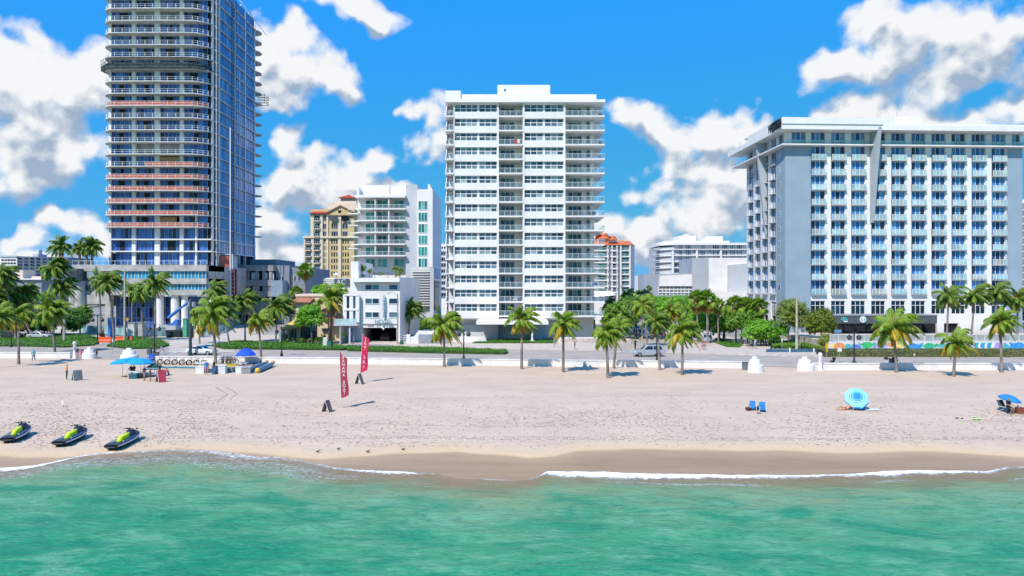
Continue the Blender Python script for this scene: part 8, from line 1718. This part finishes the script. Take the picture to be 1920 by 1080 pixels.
# ================================================================ SKY, SUN, CAMERA
w=bpy.data.worlds.new('World'); SC.world=w; w.use_nodes=True; t=w.node_tree; t.nodes.clear()
out=N(t,'ShaderNodeOutputWorld'); bg=N(t,'ShaderNodeBackground'); L(t,bg.outputs[0],out.inputs[0])
sky=N(t,'ShaderNodeTexSky'); sky.sky_type='NISHITA'; sky.sun_disc=False; sky.sun_elevation=SUN_EL
sky.sun_rotation=math.atan2(-SUN_AZ.x,-SUN_AZ.y); sky.air_density=1.0; sky.dust_density=.4; sky.ozone_density=2.2; sky.altitude=0
CL=[(60,150,150,70),(150,130,80,60),(10,190,140,80),(60,290,120,50),(140,285,65,42),(30,335,110,40),(185,105,50,50),(60,230,80,40),
(40,458,62,22),(112,425,26,20),(172,437,36,24),(60,500,90,14),(200,470,60,20),
(680,8,92,26),(735,30,42,20),(620,-5,60,15),
(535,125,85,50),(600,150,75,45),(510,80,45,45),(640,165,38,26),(540,185,50,26),(470,120,60,60),
(537,262,32,25),(565,318,62,30),(605,335,75,22),(700,290,52,22),(650,300,50,14),(700,350,50,20),(735,345,40,25),(520,335,40,30),(520,400,50,36),(590,365,50,22),
(505,465,60,42),(545,430,40,40),(560,490,60,30),(640,380,60,30),
(810,222,40,40),(818,262,56,30),(785,215,34,14),(835,205,40,40),
(1195,235,78,32),(1160,215,38,24),(1300,250,85,40),(1385,240,55,34),(1320,310,65,42),(1375,350,80,52),(1235,375,46,30),(1300,395,80,44),(1350,425,90,36),(1160,430,40,24),(1210,465,80,26),(1130,420,30,22),(1240,440,60,30),
(1720,60,165,68),(1850,60,130,70),(1560,112,66,34),(1640,25,52,42),(1600,130,90,26),(1790,130,110,26),(1660,85,80,50),
(1655,185,95,40),(1600,205,55,34),(1725,205,60,34),(1790,222,70,22),(1885,200,62,34),(1900,235,60,20),
(-150,300,160,90),(-250,120,180,80),(2100,120,160,80),(2150,300,160,60),(900,500,300,16),(1500,480,300,25)]
# further clouds around the rest of the sky (seen in reflections and from other positions)
rc=random.Random(4)
far_c=[(rc.uniform(1.0,5.2),rc.uniform(.05,.7),rc.uniform(.08,.25),rc.uniform(.03,.09)) for _ in range(14)]
import numpy as np
def clouds():
    na,ne=560,230; a=np.linspace(-1.25,1.25,na+1); e=np.linspace(-.02,.72,ne+1); A,E=np.meshgrid(a,e)
    wa=np.empty(A.shape); we=np.empty(A.shape)
    for j in range(ne+1):
        for i in range(na+1):
            p=Vector((a[i]*9,e[j]*9,.5)); 
            wa[j,i]=sum(noise.noise(p*2.1**o+Vector((0,0,7.*o)))*.55**o for o in range(4)); we[j,i]=sum(noise.noise(p*2.1**o+Vector((31.,5.,3.+7.*o)))*.55**o for o in range(4))
    lst=[]
    for px,py,rx,ry in CL:
        u=(px-960)/F; v=(540-py)/F; aa=math.atan(u); ee=math.atan(v*math.cos(aa))
        lst.append((aa,ee,rx/F*math.cos(aa)**2+.004,ry/F*math.cos(aa)+.003))
    for aa,ee,p,q in far_c:
        if abs(aa-math.pi)>1.9: lst.append((aa if aa<math.pi else aa-2*math.pi,ee,p,q))
    def field(AA,EE):
        acc=np.zeros(AA.shape)
        for aa,ee,p,q in lst:
            l=np.sqrt(((AA-aa)/p)**2+((EE-ee)/q)**2); acc+=np.exp(-5*l)*(.12 if p*q<.00022 else 1)
        return np.minimum(1.08+np.log(acc+1e-9)/5,.75)
    A1=A+wa*.034; E1=E+we*.028
    D=field(A1,E1); D2=field(A1-.014,E1+.034)
    Rr=7000.
    X=Rr*np.sin(A)*np.cos(E); Y=Rr*np.cos(A)*np.cos(E); Z=Rr*np.sin(E)+CH
    vs=np.stack([X,Y,Z],-1).reshape(-1,3); w=na+1
    idx=(np.arange(ne)[:,None]*w+np.arange(na)[None,:]).reshape(-1); fs=np.stack([idx,idx+1,idx+w+1,idx+w],-1)
    keep=np.maximum.reduce([D.reshape(-1)[fs[:,k]] for k in range(4)])>-.55; fs=fs[keep]
    me=bpy.data.meshes.new('sky'); me.from_pydata(vs.tolist(),[],fs.tolist()); me.polygons.foreach_set('use_smooth',[True]*len(fs))
    for n_,q in (('cd',D),('ce',D2),('ca',A),('cel',E)):
        at=me.attributes.new(n_,'FLOAT','POINT'); at.data.foreach_set('value',q.reshape(-1).astype('f'))
    m=bpy.data.materials.new('clouds'); t=nt(m); me.materials.append(m)
    AT=lambda n_: N(t,'ShaderNodeAttribute',attribute_name=n_).outputs['Fac']
    P=N(t,'ShaderNodeCombineXYZ'); L(t,AT('ca'),P.inputs[0]); L(t,AT('cel'),P.inputs[1])
    of=N(t,'ShaderNodeVectorMath',operation='ADD'); L(t,P.outputs[0],of.inputs[0]); of.inputs[1].default_value=(-.006,.014,0)
    def dens(vec,at):
        n1=N(t,'ShaderNodeTexNoise'); n1.inputs['Scale'].default_value=20; n1.inputs['Detail'].default_value=9; n1.inputs['Roughness'].default_value=.62; n1.inputs['Distortion'].default_value=.25; L(t,vec,n1.inputs['Vector'])
        x=N(t,'ShaderNodeMath',operation='MULTIPLY_ADD'); L(t,n1.outputs[0],x.inputs[0]); x.inputs[1].default_value=1.25; x.inputs[2].default_value=-.66
        vo=N(t,'ShaderNodeTexVoronoi'); vo.feature='SMOOTH_F1'; vo.inputs['Scale'].default_value=15; vo.inputs['Detail'].default_value=2; vo.inputs['Roughness'].default_value=.55; vo.inputs['Smoothness'].default_value=.35; L(t,vec,vo.inputs['Vector'])
        y=N(t,'ShaderNodeMath',operation='MULTIPLY_ADD'); L(t,vo.outputs['Distance'],y.inputs[0]); y.inputs[1].default_value=-.85; L(t,x.outputs[0],y.inputs[2]); z=N(t,'ShaderNodeMath',operation='ADD'); L(t,y.outputs[0],z.inputs[0]); z.inputs[1].default_value=.66; x=z
        s=N(t,'ShaderNodeMath',operation='ADD'); L(t,x.outputs[0],s.inputs[0]); L(t,at,s.inputs[1]); return s.outputs[0],x.outputs[0]
    cd_,ce_=AT('cd'),AT('ce'); d0,x0_=dens(P.outputs[0],cd_); d1,x1_=dens(of.outputs[0],ce_)
    def rg(x,a,b,c=0.,d=1.,s='SMOOTHSTEP'):
        r=N(t,'ShaderNodeMapRange'); r.interpolation_type=s; r.inputs[1].default_value=a; r.inputs[2].default_value=b; r.inputs[3].default_value=c; r.inputs[4].default_value=d; L(t,x,r.inputs[0]); return r.outputs[0]
    mask=rg(d0,-.12,.42)
    da=N(t,'ShaderNodeMath',operation='SUBTRACT'); L(t,cd_,da.inputs[0]); L(t,ce_,da.inputs[1]); db=N(t,'ShaderNodeMath',operation='SUBTRACT'); L(t,x0_,db.inputs[0]); L(t,x1_,db.inputs[1]); df=N(t,'ShaderNodeMath',operation='MULTIPLY_ADD'); L(t,db.outputs[0],df.inputs[0]); df.inputs[1].default_value=.8; L(t,da.outputs[0],df.inputs[2])
    lit=rg(df.outputs[0],-.34,.34); thick=rg(d1,.2,1.15)
    q3=N(t,'ShaderNodeMath',operation='MULTIPLY_ADD'); L(t,lit,q3.inputs[0]); q3.inputs[1].default_value=.85; q3.inputs[2].default_value=.36
    q2=N(t,'ShaderNodeMath',operation='MULTIPLY_ADD',use_clamp=True); L(t,thick,q2.inputs[0]); q2.inputs[1].default_value=-.80; L(t,q3.outputs[0],q2.inputs[2])
    c1=N(t,'ShaderNodeMix',data_type='RGBA'); c1.inputs[6].default_value=(.37,.48,.64,1); c1.inputs[7].default_value=(.96,.98,1.0,1); L(t,q2.outputs[0],c1.inputs[0])
    em=N(t,'ShaderNodeEmission'); L(t,c1.outputs[2],em.inputs[0]); em.inputs[1].default_value=CLB
    tr=N(t,'ShaderNodeBsdfTransparent'); mx=N(t,'ShaderNodeMixShader'); L(t,mask,mx.inputs[0]); L(t,tr.outputs[0],mx.inputs[1]); L(t,em.outputs[0],mx.inputs[2])
    o=N(t,'ShaderNodeOutputMaterial'); L(t,mx.outputs[0],o.inputs[0])
    try: m.cycles.emission_sampling='NONE'
    except Exception: pass
    ob=bpy.data.objects.new('sky',me); COL.objects.link(ob); tag(ob,kind='structure')
clouds()
# clear-sky colour from the sky model, saturated as in the photograph
hs=N(t,'ShaderNodeHueSaturation'); hs.inputs['Saturation'].default_value=1.28; hs.inputs['Hue'].default_value=.488; L(t,sky.outputs[0],hs.inputs['Color'])
gm=N(t,'ShaderNodeMix',data_type='RGBA',blend_type='MULTIPLY'); gm.inputs[0].default_value=1; L(t,hs.outputs[0],gm.inputs[6]); gm.inputs[7].default_value=SKT
sp=N(t,'ShaderNodeSeparateColor'); cb=N(t,'ShaderNodeCombineColor'); L(t,gm.outputs[2],sp.inputs[0]); KX=SKB*2**EXPO
for i,(k,g_) in enumerate(SKC):   # photograph's deeper, more even blue
    a=N(t,'ShaderNodeMath',operation='MULTIPLY'); L(t,sp.outputs[i],a.inputs[0]); a.inputs[1].default_value=KX
    b_=N(t,'ShaderNodeMath',operation='MAXIMUM'); L(t,a.outputs[0],b_.inputs[0]); b_.inputs[1].default_value=.02 if i<2 else .6
    p_=N(t,'ShaderNodeMath',operation='POWER'); L(t,b_.outputs[0],p_.inputs[0]); p_.inputs[1].default_value=g_
    m_=N(t,'ShaderNodeMath',operation='MULTIPLY'); L(t,p_.outputs[0],m_.inputs[0]); m_.inputs[1].default_value=k/KX; L(t,m_.outputs[0],cb.inputs[i])
L(t,cb.outputs[0],bg.inputs[0]); bg.inputs[1].default_value=SKB
sun=bpy.data.lights.new('sun','SUN'); sun.energy=SUNE; sun.angle=R(.5); sun.color=(1,.935,.86)
so=bpy.data.objects.new('sun',sun); COL.objects.link(so); so.location=(-30,-40,80)
d=Vector((SUN_AZ.x*math.cos(SUN_EL),SUN_AZ.y*math.cos(SUN_EL),-math.sin(SUN_EL))); so.rotation_euler=d.to_track_quat('-Z','Y').to_euler()
cam=bpy.data.cameras.new('camera'); co=bpy.data.objects.new('camera',cam); COL.objects.link(co); co.location=(0,0,CH); co.rotation_euler=(R(90),0,0)
cam.sensor_width=36; cam.lens=F/1920*36; cam.clip_end=12000; cam.clip_start=.5; SC.camera=co
SC.view_settings.view_transform='Standard'; SC.view_settings.look='None'; SC.view_settings.exposure=EXPO; SC.view_settings.gamma=1; SC.view_settings.use_curve_mapping=False
SC.cycles.max_bounces=6; SC.cycles.diffuse_bounces=2; SC.cycles.glossy_bounces=2; SC.cycles.transparent_max_bounces=8; SC.cycles.transmission_bounces=2
SC.cycles.caustics_reflective=False; SC.cycles.caustics_refractive=False
SC.render.resolution_x=1024; SC.render.resolution_y=576
